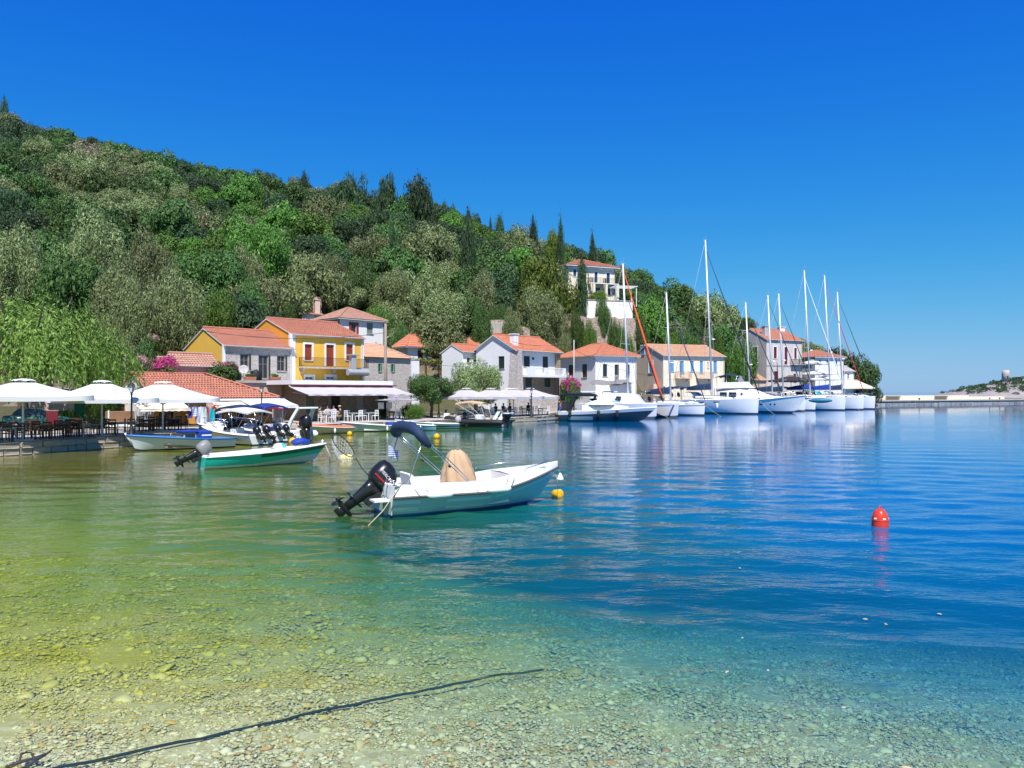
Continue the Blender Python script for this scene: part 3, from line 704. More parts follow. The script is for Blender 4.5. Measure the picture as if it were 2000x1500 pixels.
for px, a, w in ((655, 366, 60), (715, 372, 64), (735, 380, 50), (785, 380, 60), (850, 396, 64), (890, 408, 60), (930, 422, 60)):
    tree_px('evergreen_tree', 'dark evergreen merging into the skyline around the three tall pines', 'dark', px, a, 460, w, 196, group='dark evergreens around the tall pines')
for px, a, b, w, d, kd, lb in ((1128, 615, 652, 34, 133, 'oakfine', 'dull green bush at the left end of the tall dry stone wall'), (1152, 628, 660, 30, 131, 'brightfine', 'small bright bush at the foot of the tall dry stone wall'), (1205, 622, 660, 34, 132, 'oakfine', 'green bush on the rocks right of the round bush'),
        (1222, 640, 676, 40, 130, 'brightfine', 'bright green bush behind the right corner of the hip roofed house'), (1250, 630, 672, 46, 140, 'oakfine', 'green bush between the hip roofed house and the cream house roof'), (1100, 640, 690, 40, 126, 'olivefine', 'olive bush behind the left corner of the hip roofed house'),
        (940, 600, 650, 46, 115, 'oakfine', 'green tree at the left side of the concrete cistern'), (1000, 606, 664, 50, 116, 'olivefine', 'olive tree at the right side of the concrete cistern'), (970, 590, 626, 40, 122.5, 'oakfine', 'leafy bush above the concrete cistern'), (1310, 640, 672, 44, 146, 'brightfine', 'bright green bush on the bank above the cream house roof'), (1350, 640, 676, 50, 146, 'oakfine', 'green bush above the middle of the cream house roof'), (1395, 645, 690, 44, 144, 'brightfine', 'light green bush behind the right end of the cream house'),
        (780, 640, 672, 40, 112, 'oakfine', 'low green bush left of the orange hip roofed house'), (735, 598, 628, 70, 116, 'brightfine', 'yellow-green bush right behind the white house roof'), (560, 600, 622, 40, 112, 'oakfine', 'low bush below the ruined wall above the yellow roof'), (540, 560, 588, 40, 122, 'dark', 'dark bush at the left end of the ruined wall')):
    tree_px('bush', lb, kd, px, a, b, w, d, perch=False, lift=.03)
# ---- pepper tree with hanging sprays at the left edge
def pepper_tree():
    t = thing('pepper_tree', 'large weeping pepper tree hanging over the white parasols', 'tree', (P(40, 54).x, 54, 0.6))
    r = np.random.default_rng(5); mb = MB()
    mb.pipe([(0,0,-.2), (.2,0,1.5), (-.1,.1,3)], [.42,.34,.3], 9)
    for k in range(9):
        a = k * .7; s = 2.2 + (k % 3)
        mb.pipe([(0,.1,2.6), (cos(a)*s*.5, sin(a)*s*.5, 5.5), (cos(a)*s, sin(a)*s, 8.5 + (k % 2))], [.2,.12,.04], 6)
    mb.build('trunk', BARK, t)
    n = 1500; p0 = r.normal(0, 1, (n, 3)); p0 /= np.linalg.norm(p0, axis=1)[:, None]; p0[:, 2] = np.abs(p0[:, 2]) * 1.05 - .42
    lob = 1 + .18*np.sin(3*np.arctan2(p0[:,1], p0[:,0]) + 1) + .12*np.sin(7*np.arctan2(p0[:,1], p0[:,0])) + r.normal(0, .07, n)
    st = p0 * np.array([5.9, 4.6, 4.6]) * (lob * r.uniform(.5, 1, n) ** .35)[:, None] + np.array([0, 0, 6.3])
    ln = r.uniform(1.0, 2.9, n); k = 22
    tt = np.linspace(0, 1, k)[None, :, None]
    dirn = np.stack([p0[:, 0]*.28, p0[:, 1]*.28, -np.ones(n)], 1)
    pts = st[:, None] + dirn[:, None] * (tt * ln[:, None, None]) + np.stack([p0[:,0], p0[:,1], 0*p0[:,2]], 1)[:, None] * np.sin(tt*2.5) * .3
    pts = pts + r.normal(0, .085, pts.shape); pts = pts.reshape(-1, 3); od = np.repeat(p0, k, 0) + r.normal(0, .3, pts.shape); mk = pts[:, 2] > 1.6; pts = pts[mk]; od = od[mk]
    V = leaves(pts, od, .28, r, .30, droop=.55)
    link('crown', npmesh('crown', V, quads(len(V)), L_PEPPER), t)
    m = 260; q = r.normal(0, 1, (m, 3)) * np.array([.5, .5, 1.0])
    q = np.concatenate([q + np.array([.9, -4.3, 4.6]), q * .8 + np.array([-1.3, -4.2, 6.0])])
    V = leaves(q, r.normal(0, 1, q.shape), .3, r, .22, droop=.7)
    tag(link('dry_sprays', npmesh('dry_sprays', V, quads(len(V)), L_DRY), t), 'dry brown hanging sprays')
pepper_tree()

# ---- the wood that covers the rest of the slope: tree by tree, kinds in drifts
BLOCK = []        # house footprints in plan (filled by hand): px0, px1, d0, d1
BLOCK += [(560, 640, 104, 122), (600, 780, 84, 120), (760, 900, 90, 112), (860, 1100, 84, 124), (1080, 1300, 95, 152), (1200, 1240, 130, 165), (1230, 1440, 110, 144), (1420, 1600, 120, 168),
          (1560, 1680, 150, 182), (340, 560, 60, 93), (-200, 340, 30, 78), (930, 1000, 108, 121)]
ZONES = [(-400, 260, 'over the left end of the slope'), (260, 520, 'on the slope above the yellow gable'), (520, 740, 'on the slope above the yellow house'),
         (740, 960, 'in the middle of the wooded slope'), (960, 1230, 'on the slope behind the villa'), (1230, 1480, 'on the slope above the cream house'), (1480, 1800, 'on the headland slope')]
DESC = {'olive': ('olive_tree', 'silvery grey-green olive'), 'oak': ('oak_tree', 'mid green bushy evergreen oak'), 'dark': ('evergreen_tree', 'dark green dense evergreen'),
        'bright': ('green_tree', 'fresh green leafy tree'), 'dry': ('bare_tree', 'greyish half-dry tree')}
def wood():
    r = random.Random(11); pts = []; tries = 0; n = 0
    while tries < 16000 and n < 480:
        tries += 1
        px = r.uniform(-170, 1715); d = 82 + 128 * r.random() ** 0.85
        if any(a <= px <= b and c <= d <= e for a, b, c, e in BLOCK): continue
        x = (px - 1000) / FPX * d
        z = gz(x, d)
        if z < 2.2 or (px < 420 and d < 100): continue
        far = min(1, max(0, (d - 90) / 110))
        R = r.uniform(3.0, 5.6) * (1.0 - .15 * far)
        if px > 1450: R *= .75
        if any((x-a)**2 + (d-b)**2 < (0.62*(R + c))**2 for a, b, c in pts): continue
        # nothing tall right in front of the buildings or rocks that are seen
        pt = HOR - (z + 1.3*R - CAMH) / d * FPX
        if (990 < px < 1260 and d < 150) or (560 < px < 660 and 560 < pt < 640 and d < 128): continue
        pts.append((x, d, R)); n += 1
        v = fbm(x, d, 0.030, 2) + .45 * fbm(x, d, .11, 8) + r.uniform(-.35, .35)
        kind = 'olive' if v > .22 else ('oak' if v > -.12 else ('dark' if v > -.42 else 'bright'))
        if r.random() < .025: kind = 'dry'
        nm, ds = DESC[kind]; zn = next(zz for a, b, zz in ZONES if a <= px < b)
        H = R * r.uniform(1.3, 1.9)
        if d > 195: H *= .8
        band = 'low' if d < 112 else ('halfway up' if d < 150 else ('high up' if d < 185 else 'along the ridge'))
        sz = 'small ' if R < 3.4 else ('big ' if R > 4.5 else '')
        tree(nm, f'{sz}{ds}, {band}, {zn}', kind, x, d, R, H, group=f'{sz}{ds}s {band} {zn}', rnd=r, lift=.06)
wood()

# ---- undergrowth: maquis between the trees, nobody could count it
def undergrowth():
    r = np.random.default_rng(21); n = 2300; C = []; 
    while len(C) < n:
        px = r.uniform(-170, 1715); d = 80 + 132 * r.random()
        if any(a + 6 <= px <= b - 6 and c <= d <= e for a, b, c, e in BLOCK): continue
        x = (px - 1000) / FPX * d; z = gz(x, d)
        if z < 1.2: continue
        if fbm(x, d, .09, 4) < -.32 and 560 < px < 1300 and d < 140: continue
        C.append((x, d, z, r.uniform(.8, 2.2)))
    C = np.array(C); k = 70; 
    dd = r.normal(0, 1, (n, k, 3)); dd /= np.linalg.norm(dd, axis=2)[..., None]; dd[..., 2] = np.abs(dd[..., 2])
    p = C[:, None, :3] + dd * (C[:, 3][:, None] * r.uniform(.5, 1, (n, k)))[..., None] * np.array([1.15, 1.15, .9])
    p = p.reshape(-1, 3); V = leaves(p, dd.reshape(-1, 3), .36, r, .7)
    F = quads(len(V)); me = npmesh('undergrowth', V, F, L_GREEN); me.materials.append(L_OLIVE); me.materials.append(L_DARK)
    me.polygons.foreach_set('material_index', np.repeat(r.choice([0, 2, 2, 2], n), k).astype(np.int32))  # mostly dark leaves: shade in the gaps between crowns put into colour
    tag(link('undergrowth', me), 'low maquis scrub between the trees of the slope', 'scrub', kind='stuff')
undergrowth()

# ---- the islet with the round tower
def islet():
    V = []; F = []; nx, ny = 90, 26
    for i in range(nx):
        for j in range(ny):
            u = i / (nx-1); w = j / (ny-1)
            x = 258 + 150*u; y = 440 + 60*w
            prof = np.interp(u, [0, .06, .18, .30, .42, .6, .8, 1], [-1, 2.0, 6.0, 8.8, 11.2, 12.5, 13.5, 14]) * sin(pi*min(1, max(0, w*1.0))) ** .6
            z = prof - .8 + (1.1*fbm(x, y, .12, 2) + .8*fbm(x, y, .35, 6)) * min(1, max(.2, prof/3)); V.append((x, y, z * 1.18))
    for i in range(nx-1):
        for j in range(ny-1): a = i*ny+j; F.append((a, a+ny, a+ny+1, a+1))
    tag(link('islet_terrain', npmesh('islet', np.array(V), np.array(F), M('islet_rock', (0.36, 0.32, 0.31), .95, .25, .15, .8, fine=.5), False)), kind='structure')
    VV = np.array(V).reshape(nx, ny, 3); r = np.random.default_rng(3); P_ = []; D_ = []
    for k in range(900):
        i = r.integers(3, nx); j = r.integers(1, ny-1); c = VV[i, j]
        if c[2] < 3.0 + r.normal(0, .9): continue
        d = r.normal(0, 1, (55, 3)); d /= np.linalg.norm(d, axis=1)[:, None]; d[:, 2] = abs(d[:, 2]); P_.append(c + d * r.uniform(.9, 2.2) * np.array([1.3, 1.3, .8])); D_.append(d)
    V2 = leaves(np.concatenate(P_), np.concatenate(D_), .75, r, .7)
    tag(link('islet_scrub', npmesh('islet_scrub', V2, quads(len(V2)), L_DARK)), 'dark scrub over the rocky islet on the horizon', 'scrub', kind='stuff')
    z = 11.2; t = thing('round_tower', 'pale round stone tower on top of the rocky islet', 'tower', (P(1964, 462).x, 462, z))
    MB().lathe([(2.1, -1.5), (2.0, 3.2), (1.9, 5.2), (1.6, 5.2), (1.6, 4.8), (.01, 4.8)], 20).build('wall', STONEW, t, True)
    MB().box(-.4, .4, -2.1, -1.8, 0, 1.7).build('door', DARKIN, t)
islet()
# ------------------------------------------------------------------ houses
def tiles(mb, O, U, S, ls, uL, uR, pitch=0.26, course=0.40, h=0.055):
    """barrel tiles laid in courses on a roof slope; every tile has its own rounded top and lower lip"""
    O, U, S = Vector(O), Vector(U).normalized(), Vector(S).normalized(); N = U.cross(S).normalized()
    if N.z < 0: N = -N
    rows = max(2, round(ls / course)); c = ls / rows
    for j in range(rows):
        s0, s1 = j * c - 0.05, (j + 1) * c
        a0, b0 = uL(max(s0, 0)), uR(max(s0, 0)); a1, b1 = uL(s1), uR(s1)
        n = max(1, round((b0 - a0) / pitch)); w = (b0 - a0) / n
        for i in range(n):
            u0, u1 = a0 + i*w, a0 + (i+1)*w; um = (u0 + u1) / 2
            def cl(u): return min(max(u, a1), b1)
            if u1 <= a1 or u0 >= b1:
                if um < a1 - w or um > b1 + w: continue
            lift = 0.05
            q = [O + U*u0 + S*s0 + N*lift*.6, O + U*um + S*s0 + N*(h + lift), O + U*u1 + S*s0 + N*lift*.6]
            t = [O + U*cl(u0) + S*s1 + N*.005, O + U*cl(um) + S*s1 + N*(h*.8), O + U*cl(u1) + S*s1 + N*.005]
            a = [mb.pt(p) for p in q]; b = [mb.pt(p) for p in t]
            mb.face((a[0], a[1], b[1], b[0])); mb.face((a[1], a[2], b[2], b[1]))

class House:
    def __init__(s, name, label, px, d, ang, w=None, pxr=None, depth=7, z0=0.6, ze=None, pye=None, wall=None, left=None, right=None, cat='house', pxl=None):
        s.L = P(px, d); s.a = radians(ang); s.u = Vector((cos(s.a), sin(s.a), 0)); s.v = Vector((-sin(s.a), cos(s.a), 0))
        if w is None: w = s.along(s.u, pxr)
        if pxl is not None: depth = s.along(s.v, pxl)
        s.w, s.dp, s.z0 = w, depth, z0; s.ze = ze if ze is not None else zat(pye, d)
        s.o = thing(name, label, cat, (s.L.x, s.L.y, 0), s.a)
        s.mw = wall or WHITE; s.ml = left or s.mw; s.mr = right or s.mw
        s.op = {'f': [], 'l': [], 'r': []}
    def along(s, dr, px):                    # how far along direction dr the wall reaches photo column px
        k = (px - 1000) / FPX; return (k * s.L.y - s.L.x) / (dr.x - k * dr.y)
    def on(s, side, px, py):                 # photo point -> (along, height) on a wall plane
        ray = Vector(((px - 1000) / FPX, 1, (HOR - py) / FPX))
        if side == 'f': n, q, t = -s.v, s.L, s.u
        elif side == 'l': n, q, t = -s.u, s.L, s.v
        else: n, q, t = s.u, s.L + s.u * s.w, s.v
        k = (q.x*n.x + q.y*n.y) / (ray.x*n.x + ray.y*n.y); p = ray * k
        return (p.x - q.x) * t.x + (p.y - q.y) * t.y, CAMH + p.z
    def rect(s, side, r):
        (a, z1), (b, z0) = s.on(side, r[0], r[2]), s.on(side, r[1], r[3])
        return (min(a, b), max(a, b), min(z0, z1), max(z0, z1))
    def add(s, side, kind, r, mat=None, **kw):   # r = photo rectangle px0, px1, py0, py1
        s.op[side].append((s.rect(side, r), kind, mat, kw)); return s
    def addl(s, side, kind, r, mat=None, **kw): s.op[side].append((r, kind, mat, kw)); return s
    def frame(s, side):                      # local origin, along, outward
        if side == 'f': return Vector((0, 0, 0)), Vector((1, 0, 0)), Vector((0, -1, 0))
        if side == 'l': return Vector((0, 0, 0)), Vector((0, 1, 0)), Vector((-1, 0, 0))
        return Vector((s.w, 0, 0)), Vector((0, 1, 0)), Vector((1, 0, 0))
    def walls(s, gable=0.0, z0=None):
        zb = s.z0 if z0 is None else z0
        for side, mat, ln in (('f', s.mw, s.w), ('l', s.ml, s.dp), ('r', s.mr, s.dp), ('b', s.mw, s.w)):
            mb = MB()
            if side == 'b':
                mb.poly([(0, s.dp, zb), (s.w, s.dp, zb), (s.w, s.dp, s.ze), (0, s.dp, s.ze)]); mb.build('wall', mat, s.o); continue
            O, T, N = s.frame(side); ops = [(r, k, m, kw) for r, k, m, kw in s.op[side] if not kw.get('proud')]
            us = sorted({0.0, ln, *[min(max(x, 0), ln) for r, *_ in ops for x in r[:2]]}); zs = sorted({zb, s.ze, *[min(max(x, zb), s.ze) for r, *_ in ops for x in r[2:]]})
            for a, b in zip(us, us[1:]):
                for c, e in zip(zs, zs[1:]):
                    um, zm = (a+b)/2, (c+e)/2
                    if any(r[0] < um < r[1] and r[2] < zm < r[3] for r, *_ in ops): continue
                    mb.poly([O + T*a + Vector((0,0,c)), O + T*b + Vector((0,0,c)), O + T*b + Vector((0,0,e)), O + T*a + Vector((0,0,e))])
            for r, k, m, kw in ops:          # reveals
                a, b, c, e = r; dd = -N * 0.22
                for p, q in (((a,c),(a,e)), ((a,e),(b,e)), ((b,e),(b,c)), ((b,c),(a,c))):
                    p1 = O + T*p[0] + Vector((0,0,p[1])); q1 = O + T*q[0] + Vector((0,0,q[1])); mb.poly([p1, q1, q1 + dd, p1 + dd])
            if gable and side in ('l', 'r') and not (side == 'r' and s.o.name.startswith(('shop', 'stone_cottage'))):
                mb.poly([O + Vector((0,0,s.ze)), O + T*ln + Vector((0,0,s.ze)), O + T*ln/2 + Vector((0,0,s.ze + gable))])
            mb.build('wall', mat, s.o)
            for r, k, m, kw in s.op[side]: s.opening(O, T, N, r, k, m, **kw)
    def opening(s, O, T, N, r, kind, mat, surround=None, proud=False, bars=1, sill=True, open_=None):
        a, b, c, e = r; w, h = b - a, e - c
        Mx = Matrix(((T.x, -N.x, 0, O.x + T.x*a), (T.y, -N.y, 0, O.y + T.y*a), (0, 0, 1, c), (0, 0, 0, 1)))   # local: x along, y inward, z up
        def mk(): m = MB(); m.M = Mx; return m
        off = -0.06 if proud else 0.10
        m = mk(); fw = min(0.09, w*.12); door = kind in ('door', 'opendoor')
        for bx in ((0, fw, 0, h), (w-fw, w, 0, h), (fw, w-fw, h-fw, h), (fw, w-fw, 0, fw)): m.box(bx[0], bx[1], off, off + .07, bx[2], bx[3])
        fm = WPAINT if kind in ('glass', 'open') and mat is None else (mat or WPAINT)
        if kind in ('glass', 'open'):
            for i in range(bars): x = w*(i+1)/(bars+1); m.box(x-.025, x+.025, off+.005, off+.06, fw, h-fw)
            if h > 1.1: m.box(fw, w-fw, off+.008, off+.055, h*.62-.02, h*.62+.02)
        part = m.build('door' if door else 'window', fm, s.o)
        if kind in ('shut', 'door', 'shutdoor'):
            for x0, x1 in ((fw, w/2-.006), (w/2+.006, w-fw)):
                m = mk(); m.box(x0, x1, off+.03, off+.06, fw, h-fw)
                n = max(4, int(h/.16))
                for k in range(n):
                    z = fw + .05 + (h-2*fw-.1)*k/n; m.box(x0+.05, x1-.05, off+.012, off+.03, z, z + (h-2*fw-.1)/n*.55)
                m.build('door_leaf' if door else 'shutter', mat, part)
        else:
            m = mk(); m.box(fw*.6, w-fw*.6, off+.03, off+.045, fw*.6, h-fw*.6); m.build('pane', DARKIN if kind in ('dark', 'opendoor') else GLASS, part)  # openings without glass: near-black sheet painted as the unlit room
        if kind == 'open':
            for x0, x1 in ((-w*.48, -.02), (w+.02, w*1.48)):
                m = mk(); m.box(x0, x1, -.07, -.025, 0, h)
                for k in range(7): m.box(x0+.05, x1-.05, -.085, -.07, .06+k*h/7.3, .06+k*h/7.3+h/14)
                m.build('shutter', open_ or mat, part)
        if surround:
            m = mk(); t = .2
            m.box(-t, 0, -.045, .02, -.02 if door else 0, h); m.box(w, w+t, -.045, .02, -.02 if door else 0, h); m.box(-t, w+t, -.05, .02, h, h+t)
            m.build('surround', surround, part)
        if sill and not door:
            m = mk(); m.box(-.1, w+.1, -.09, .06, -.07, -.005); m.build('sill', surround or CONC, part)
    def gable_roof(s, rise, mat, oh=0.35, ends=0.25, ridge='u', fascia=WPAINT, gables=None, pitch=.26, teeth=False):
        s.walls(rise)
        hw = s.dp/2; sl = sqrt(hw*hw + rise*rise); ex = oh * sl / hw; dz = oh * rise / hw
        mb = MB()
        tiles(mb, (-ends, -oh, s.ze - dz), (1,0,0), (0, hw, rise), sl + ex, lambda q: 0, lambda q: s.w + 2*ends, pitch)
        tiles(mb, (-ends, s.dp + oh, s.ze - dz), (1,0,0), (0, -hw, rise), sl + ex, lambda q: 0, lambda q: s.w + 2*ends, pitch)
        r = mb.build('roof', mat, s.o)
        MB().pipe([(-ends, hw, s.ze + rise + .07), (s.w + ends, hw, s.ze + rise + .07)], .12, 8).build('ridge_tile', mat, r)
        m = MB(); t = .10
        for y0, y1 in ((-oh, hw), (s.dp + oh, hw)):
            z0, z1 = s.ze - dz - .03, s.ze + rise - .03
            m.poly([(-ends, y0, z0), (s.w+ends, y0, z0), (s.w+ends, y1, z1), (-ends, y1, z1)])
            m.loft([[(-ends, y0, z0), (-ends, y1, z1), (-ends, y1, z1-t), (-ends, y0, z0-t)], [(s.w+ends, y0, z0), (s.w+ends, y1, z1), (s.w+ends, y1, z1-t), (s.w+ends, y0, z0-t)]], True, True)
        m.build('eave', fascia, r); s.rise = rise
        s.gutter(r, -oh, s.ze - dz); s.downpipe(); return s
    def gutter(s, r, y, z): MB().pipe([(-.2, y-.07, z-.02), (s.w+.2, y-.07, z-.04)], .06, 6).build('gutter', GREYPL, r)
    def hip_roof(s, rise, mat, oh=0.4, fascia=WPAINT, pitch=.26, cornice=0.0, scallop=None):
        s.walls()
        x0, x1, y0, y1 = -oh, s.w + oh, -oh, s.dp + oh; W, D = x1-x0, y1-y0; z = s.ze + .02
        mb = MB(); hw = min(W, D) / 2; sl = sqrt(hw*hw + rise*rise); k = hw / sl
        def slope(O, U, S, ln): tiles(mb, O, U, S, sl, lambda q: q*k, lambda q: ln - q*k, pitch)
        slope((x0, y0, z), (1,0,0), (0, hw, rise), W); slope((x1, y1, z), (-1,0,0), (0, -hw, rise), W)
        slope((x0, y1, z), (0,-1,0), (hw, 0, rise), D); slope((x1, y0, z), (0,1,0), (-hw, 0, rise), D)
        r = mb.build('roof', mat, s.o)
        cs = [(x0, y0), (x1, y0), (x1, y1), (x0, y1)]
        if W >= D: rd = [(x0+hw, y0+hw), (x1-hw, y0+hw)]; ends = [rd[0], rd[1], rd[1], rd[0]]
        else: rd = [(x0+hw, y0+hw), (x0+hw, y1-hw)]; ends = [rd[0], rd[0], rd[1], rd[1]]
        m = MB(); m.pipe([(*rd[0], z+rise+.06), (*rd[1], z+rise+.06)], .11, 7)
        for c, e in zip(cs, ends): m.pipe([(*c, z+.06), (*e, z+rise+.06)], .10, 7)
        m.build('ridge_tile', mat, r)
        MB().box(x0, x1, y0, y1, z-.16, z-.01).build('eave', fascia, r)
        if cornice: MB().box(-.12, s.w+.12, -.12, s.dp+.12, s.ze-cornice, s.ze-.17).build('cornice', fascia, r)
        if scallop:
            m = MB()
            for (ax, ay), (bx, by) in zip(cs, cs[1:] + cs[:1]):
                n = int(hypot(bx-ax, by-ay)/.42)
                for i in range(n):
                    f = (i+.5)/n; cx, cy = ax+(bx-ax)*f, ay+(by-ay)*f; m.lathe([(.01, z-.17), (.13, z-.14), (.14, z+.02), (.01, z+.06)], 6, (cx, cy, 0))
            m.build('eave_tiles', scallop, r)
        s.rise = rise; s.downpipe(); return s
    def downpipe(s):
        MB().pipe([(s.w-.18, -.34, s.ze-.12), (s.w-.18, -.09, s.ze-.45), (s.w-.18, -.09, s.z0+.1)], .05, 6).build('downpipe', GREYPL, s.o)
    def part(s, name, mb, mat, smooth=False, parent=None): return mb.build(name, mat, parent or s.o, smooth)
    def chimney(s, x, y, z0, z1, sz=.6, mat=None):
        m = MB().cbox(x-sz/2, x+sz/2, y-sz/2, y+sz/2, z0, z1, .02).box(x-sz*.62, x+sz*.62, y-sz*.62, y+sz*.62, z1-.02, z1+.1)
        m.build('chimney', mat or WHITE, s.o)
    def balcony(s, u0, u1, z, out, rail=1.0, slab=CONC, railm=IRON, gap=.13, brackets=3, solid=None):
        b = MB().box(u0, u1, -out, -.002, z-.16, z).build('balcony', slab, s.o)
        if brackets:
            m = MB()
            for k in range(brackets):
                x = u0 + .3 + (u1-u0-.6)*k/max(1, brackets-1); m.prism([(-.003, z-.17), (-.003, z-.75), (-.22, z-.62), (-out*.75, z-.17)], 'x', x-.12, x+.12)
            m.build('bracket', slab, b)
        m = MB(); y = -out + .05
        for zz in (.12, rail): m.box(u0, u1, y-.018, y+.018, z+zz-.03, z+zz)
        for x in (u0+.02, u1-.02):
            for zz in (.12, rail): m.box(x-.018, x+.018, y, -.01, z+zz-.03, z+zz)
            k = -.1
            while k > y + .1: m.box(x-.011, x+.011, k-.011, k+.011, z+.09, z+rail-.03); k -= gap
        n = int((u1-u0)/gap)
        for i in range(n+1): x = u0 + .02 + (u1-u0-.04)*i/n; m.box(x-.013, x+.013, y-.013, y+.013, z, z+rail-.02)
        m.build('railing', railm, b); return b

def awning(name, label, p0, p1, zt, zb, out, mat, val=.25, scallop=False, posts=None, side_drop=True):
    """sloping fabric roof from wall points p0..p1 (plan), zt at the wall, zb at the outer edge"""
    a, b = Vector((p0[0], p0[1], 0)), Vector((p1[0], p1[1], 0)); L = (b-a).length; ang = atan2(b.y-a.y, b.x-a.x)
    t = thing(name, label, 'awning', (a.x, a.y, 0), ang); m = MB(); n = max(6, int(L/.5))
    G = []
    for j in range(7):
        f = j/6; G.append([(L*i/n, -out*f, zt + (zb-zt)*f - .05*sin(pi*f) + .015*sin(i*1.7)) for i in range(n+1)])
    m.loft(G, closed=False); m.loft([[(p[0], p[1], p[2]-.02) for p in g] for g in G], closed=False)
    m.build('canopy', mat, t, True)
    m = MB(); top = G[-1]; k = 4
    xs = [L*i/(n*k) for i in range(n*k+1)]
    low = [(x, -out-.02 - .02*sin(x*5), zb - val*(1 - (.22*abs(sin(x*pi/.45)) if scallop else .03*sin(x*3)))) for x in xs]
    m.loft([[(x, -out, zb) for x in xs], low], closed=False); m.build('valance', mat, t, True)
    m = MB(); m.tube((0, -out+.02, zb-.04), (L, -out+.02, zb-.04), .035); m.tube((0, -.08, zt+.02), (L, -.08, zt+.02), .07)
    for x in (.4, L-.4): m.tube((x, -.05, zt-.55), (x, -out+.05, zb-.06), .025)
    m.build('arm', STEEL, t)
    return t

A = 45
# --- yellow house
h = House('yellow_house', 'bright yellow two storey house with red tiled roof and iron balcony', 571, 80, A, pxr=709, depth=11, pye=651, wall=YELLOW, left=OCHRE)  # left gable's dimmer light painted in as darker ochre
for x0, x1, k, m in ((595, 609, 'shut', REDSH), (637, 652, 'door', REDSH), (676, 689, 'shut', REDSH)):
    h.add('f', k, (x0, x1, 672 if k != 'door' else 673, 704 if k != 'door' else 716), m, surround=WPAINT)
h.add('f', 'glass', (596, 612, 735, 742), None, surround=WPAINT); h.add('f', 'glass', (637, 654, 735, 742), None, surround=WPAINT)
h.gable_roof(1.95, TERRA, .3, .12)
zb = h.on('f', 640, 718)[1]; h.balcony(h.on('f', 583, 718)[0], h.w + .1, zb, 1.0)
h.part('pilaster', MB().box(-.28, .32, -.06, .28, .6, h.ze-.02), WPAINT); h.part('pilaster', MB().box(h.w-.25, h.w+.1, -.06, .2, .6, h.ze-.02), WPAINT)
u = h.on('f', 675, 700)[0]
h.part('flue', MB().box(u-.28, u+.28, -1.7, -1.15, 5.3, 7.2).box(u-.55, u+.7, -1.85, -1.0, 7.2, 7.3).pipe([(u-.7, -1.5, 5.35), (u+1.9, -1.5, 5.35)], .36, 10), M('galvanised', (.42, .43, .45), .55, .1, metal=.2))
YH = h
# --- stone house with yellow gable
h = House('stone_house', 'white stone fronted house with yellow gable, left of the yellow house', 438, 74.8, A, pxr=570.5, depth=9.4, pye=672.5, wall=STONEW, left=YELLOW)
for r, k, m in (((469, 486, 691, 723), 'glass', WOODG), ((505, 524, 693, 740), 'glass', WOODG), ((541, 557, 694, 725), 'glass', WOODG)):
    h.add('f', k, r, m)
    a, b, c, e = h.rect('f', r); h.part('shutter', MB().box(b + .02, b + .20, -.05, -.003, c, e), DKGREEN)
h.gable_roof(1.9, TERRA, .3, .12)
h.part('pilaster', MB().box(-.15, .12, -.03, .2, .6, h.ze-.02), WPAINT)
# --- terrace roof in front of the stone house with its tank, dish and planters
h2 = House('terrace', 'flat white roofed terrace block below the stone house windows', 478, 68.5, A, pxr=597, depth=5.2, ze=zat(748, 70), z0=.6, wall=ROSE, cat='terrace')
h2.walls(); h2.part('roof_slab', MB().box(-.15, h2.w+.1, -.2, h2.dp, h2.ze, h2.ze+.22), CONC)
tz = h2.ze + .22
def on_terrace(px, d): p = P(px, d); return (p.x, p.y, tz)
t = thing('water_tank', 'black plastic water tank on the terrace below the stone house', 'tank', on_terrace(500, 71.5), radians(A)); MB().lathe([(.45, 0), (.5, .1), (.5, .85), (.42, .95), (.15, .98), (.15, 1.05), (.01, 1.05)], 16).build('tank_body', BLACKR, t, True)
m = MB(); [m.tube((.51*cos(k), .51*sin(k), .1), (.51*cos(k), .51*sin(k), .85), .02) for k in np.arange(0, 6.2, .5)]; m.build('rib', BLACKR, t)
t = thing('satellite_dish', 'white satellite dish on the terrace edge', 'dish', on_terrace(476, 70.5), radians(20))
MB().lathe([(.01, 0), (.25, .03), (.42, .12), (.43, .13), (.41, .135), (.25, .05), (.01, .02)], 18).build('dish', GREYPL, t, True, (0, 0, 1.0), (radians(70), 0, 0)); MB().tube((0, 0, 0), (0, .05, 1.0), .03).tube((0, -.1, 1.0), (0, -.5, .9), .015).build('mast', GREYPL, t)
for k, (px, lab) in enumerate(((488, 'low terracotta trough on the terrace beside the dish'), (537, 'terracotta planter on the terrace below the right window'))):
    t = thing('planter', lab, 'planter', on_terrace(px, 70 + k), radians(A)); MB().loft([[(-.5,-.16,0),(.5,-.16,0),(.5,.16,0),(-.5,.16,0)],[(-.55,-.2,.35),(.55,-.2,.35),(.55,.2,.35),(-.55,.2,.35)]], True, True).build('pot', TERRA, t)
    c = link('foliage', CROWN['brightfine'][k], t, (0, 0, .3)); c.scale = (.45, .2, .35)
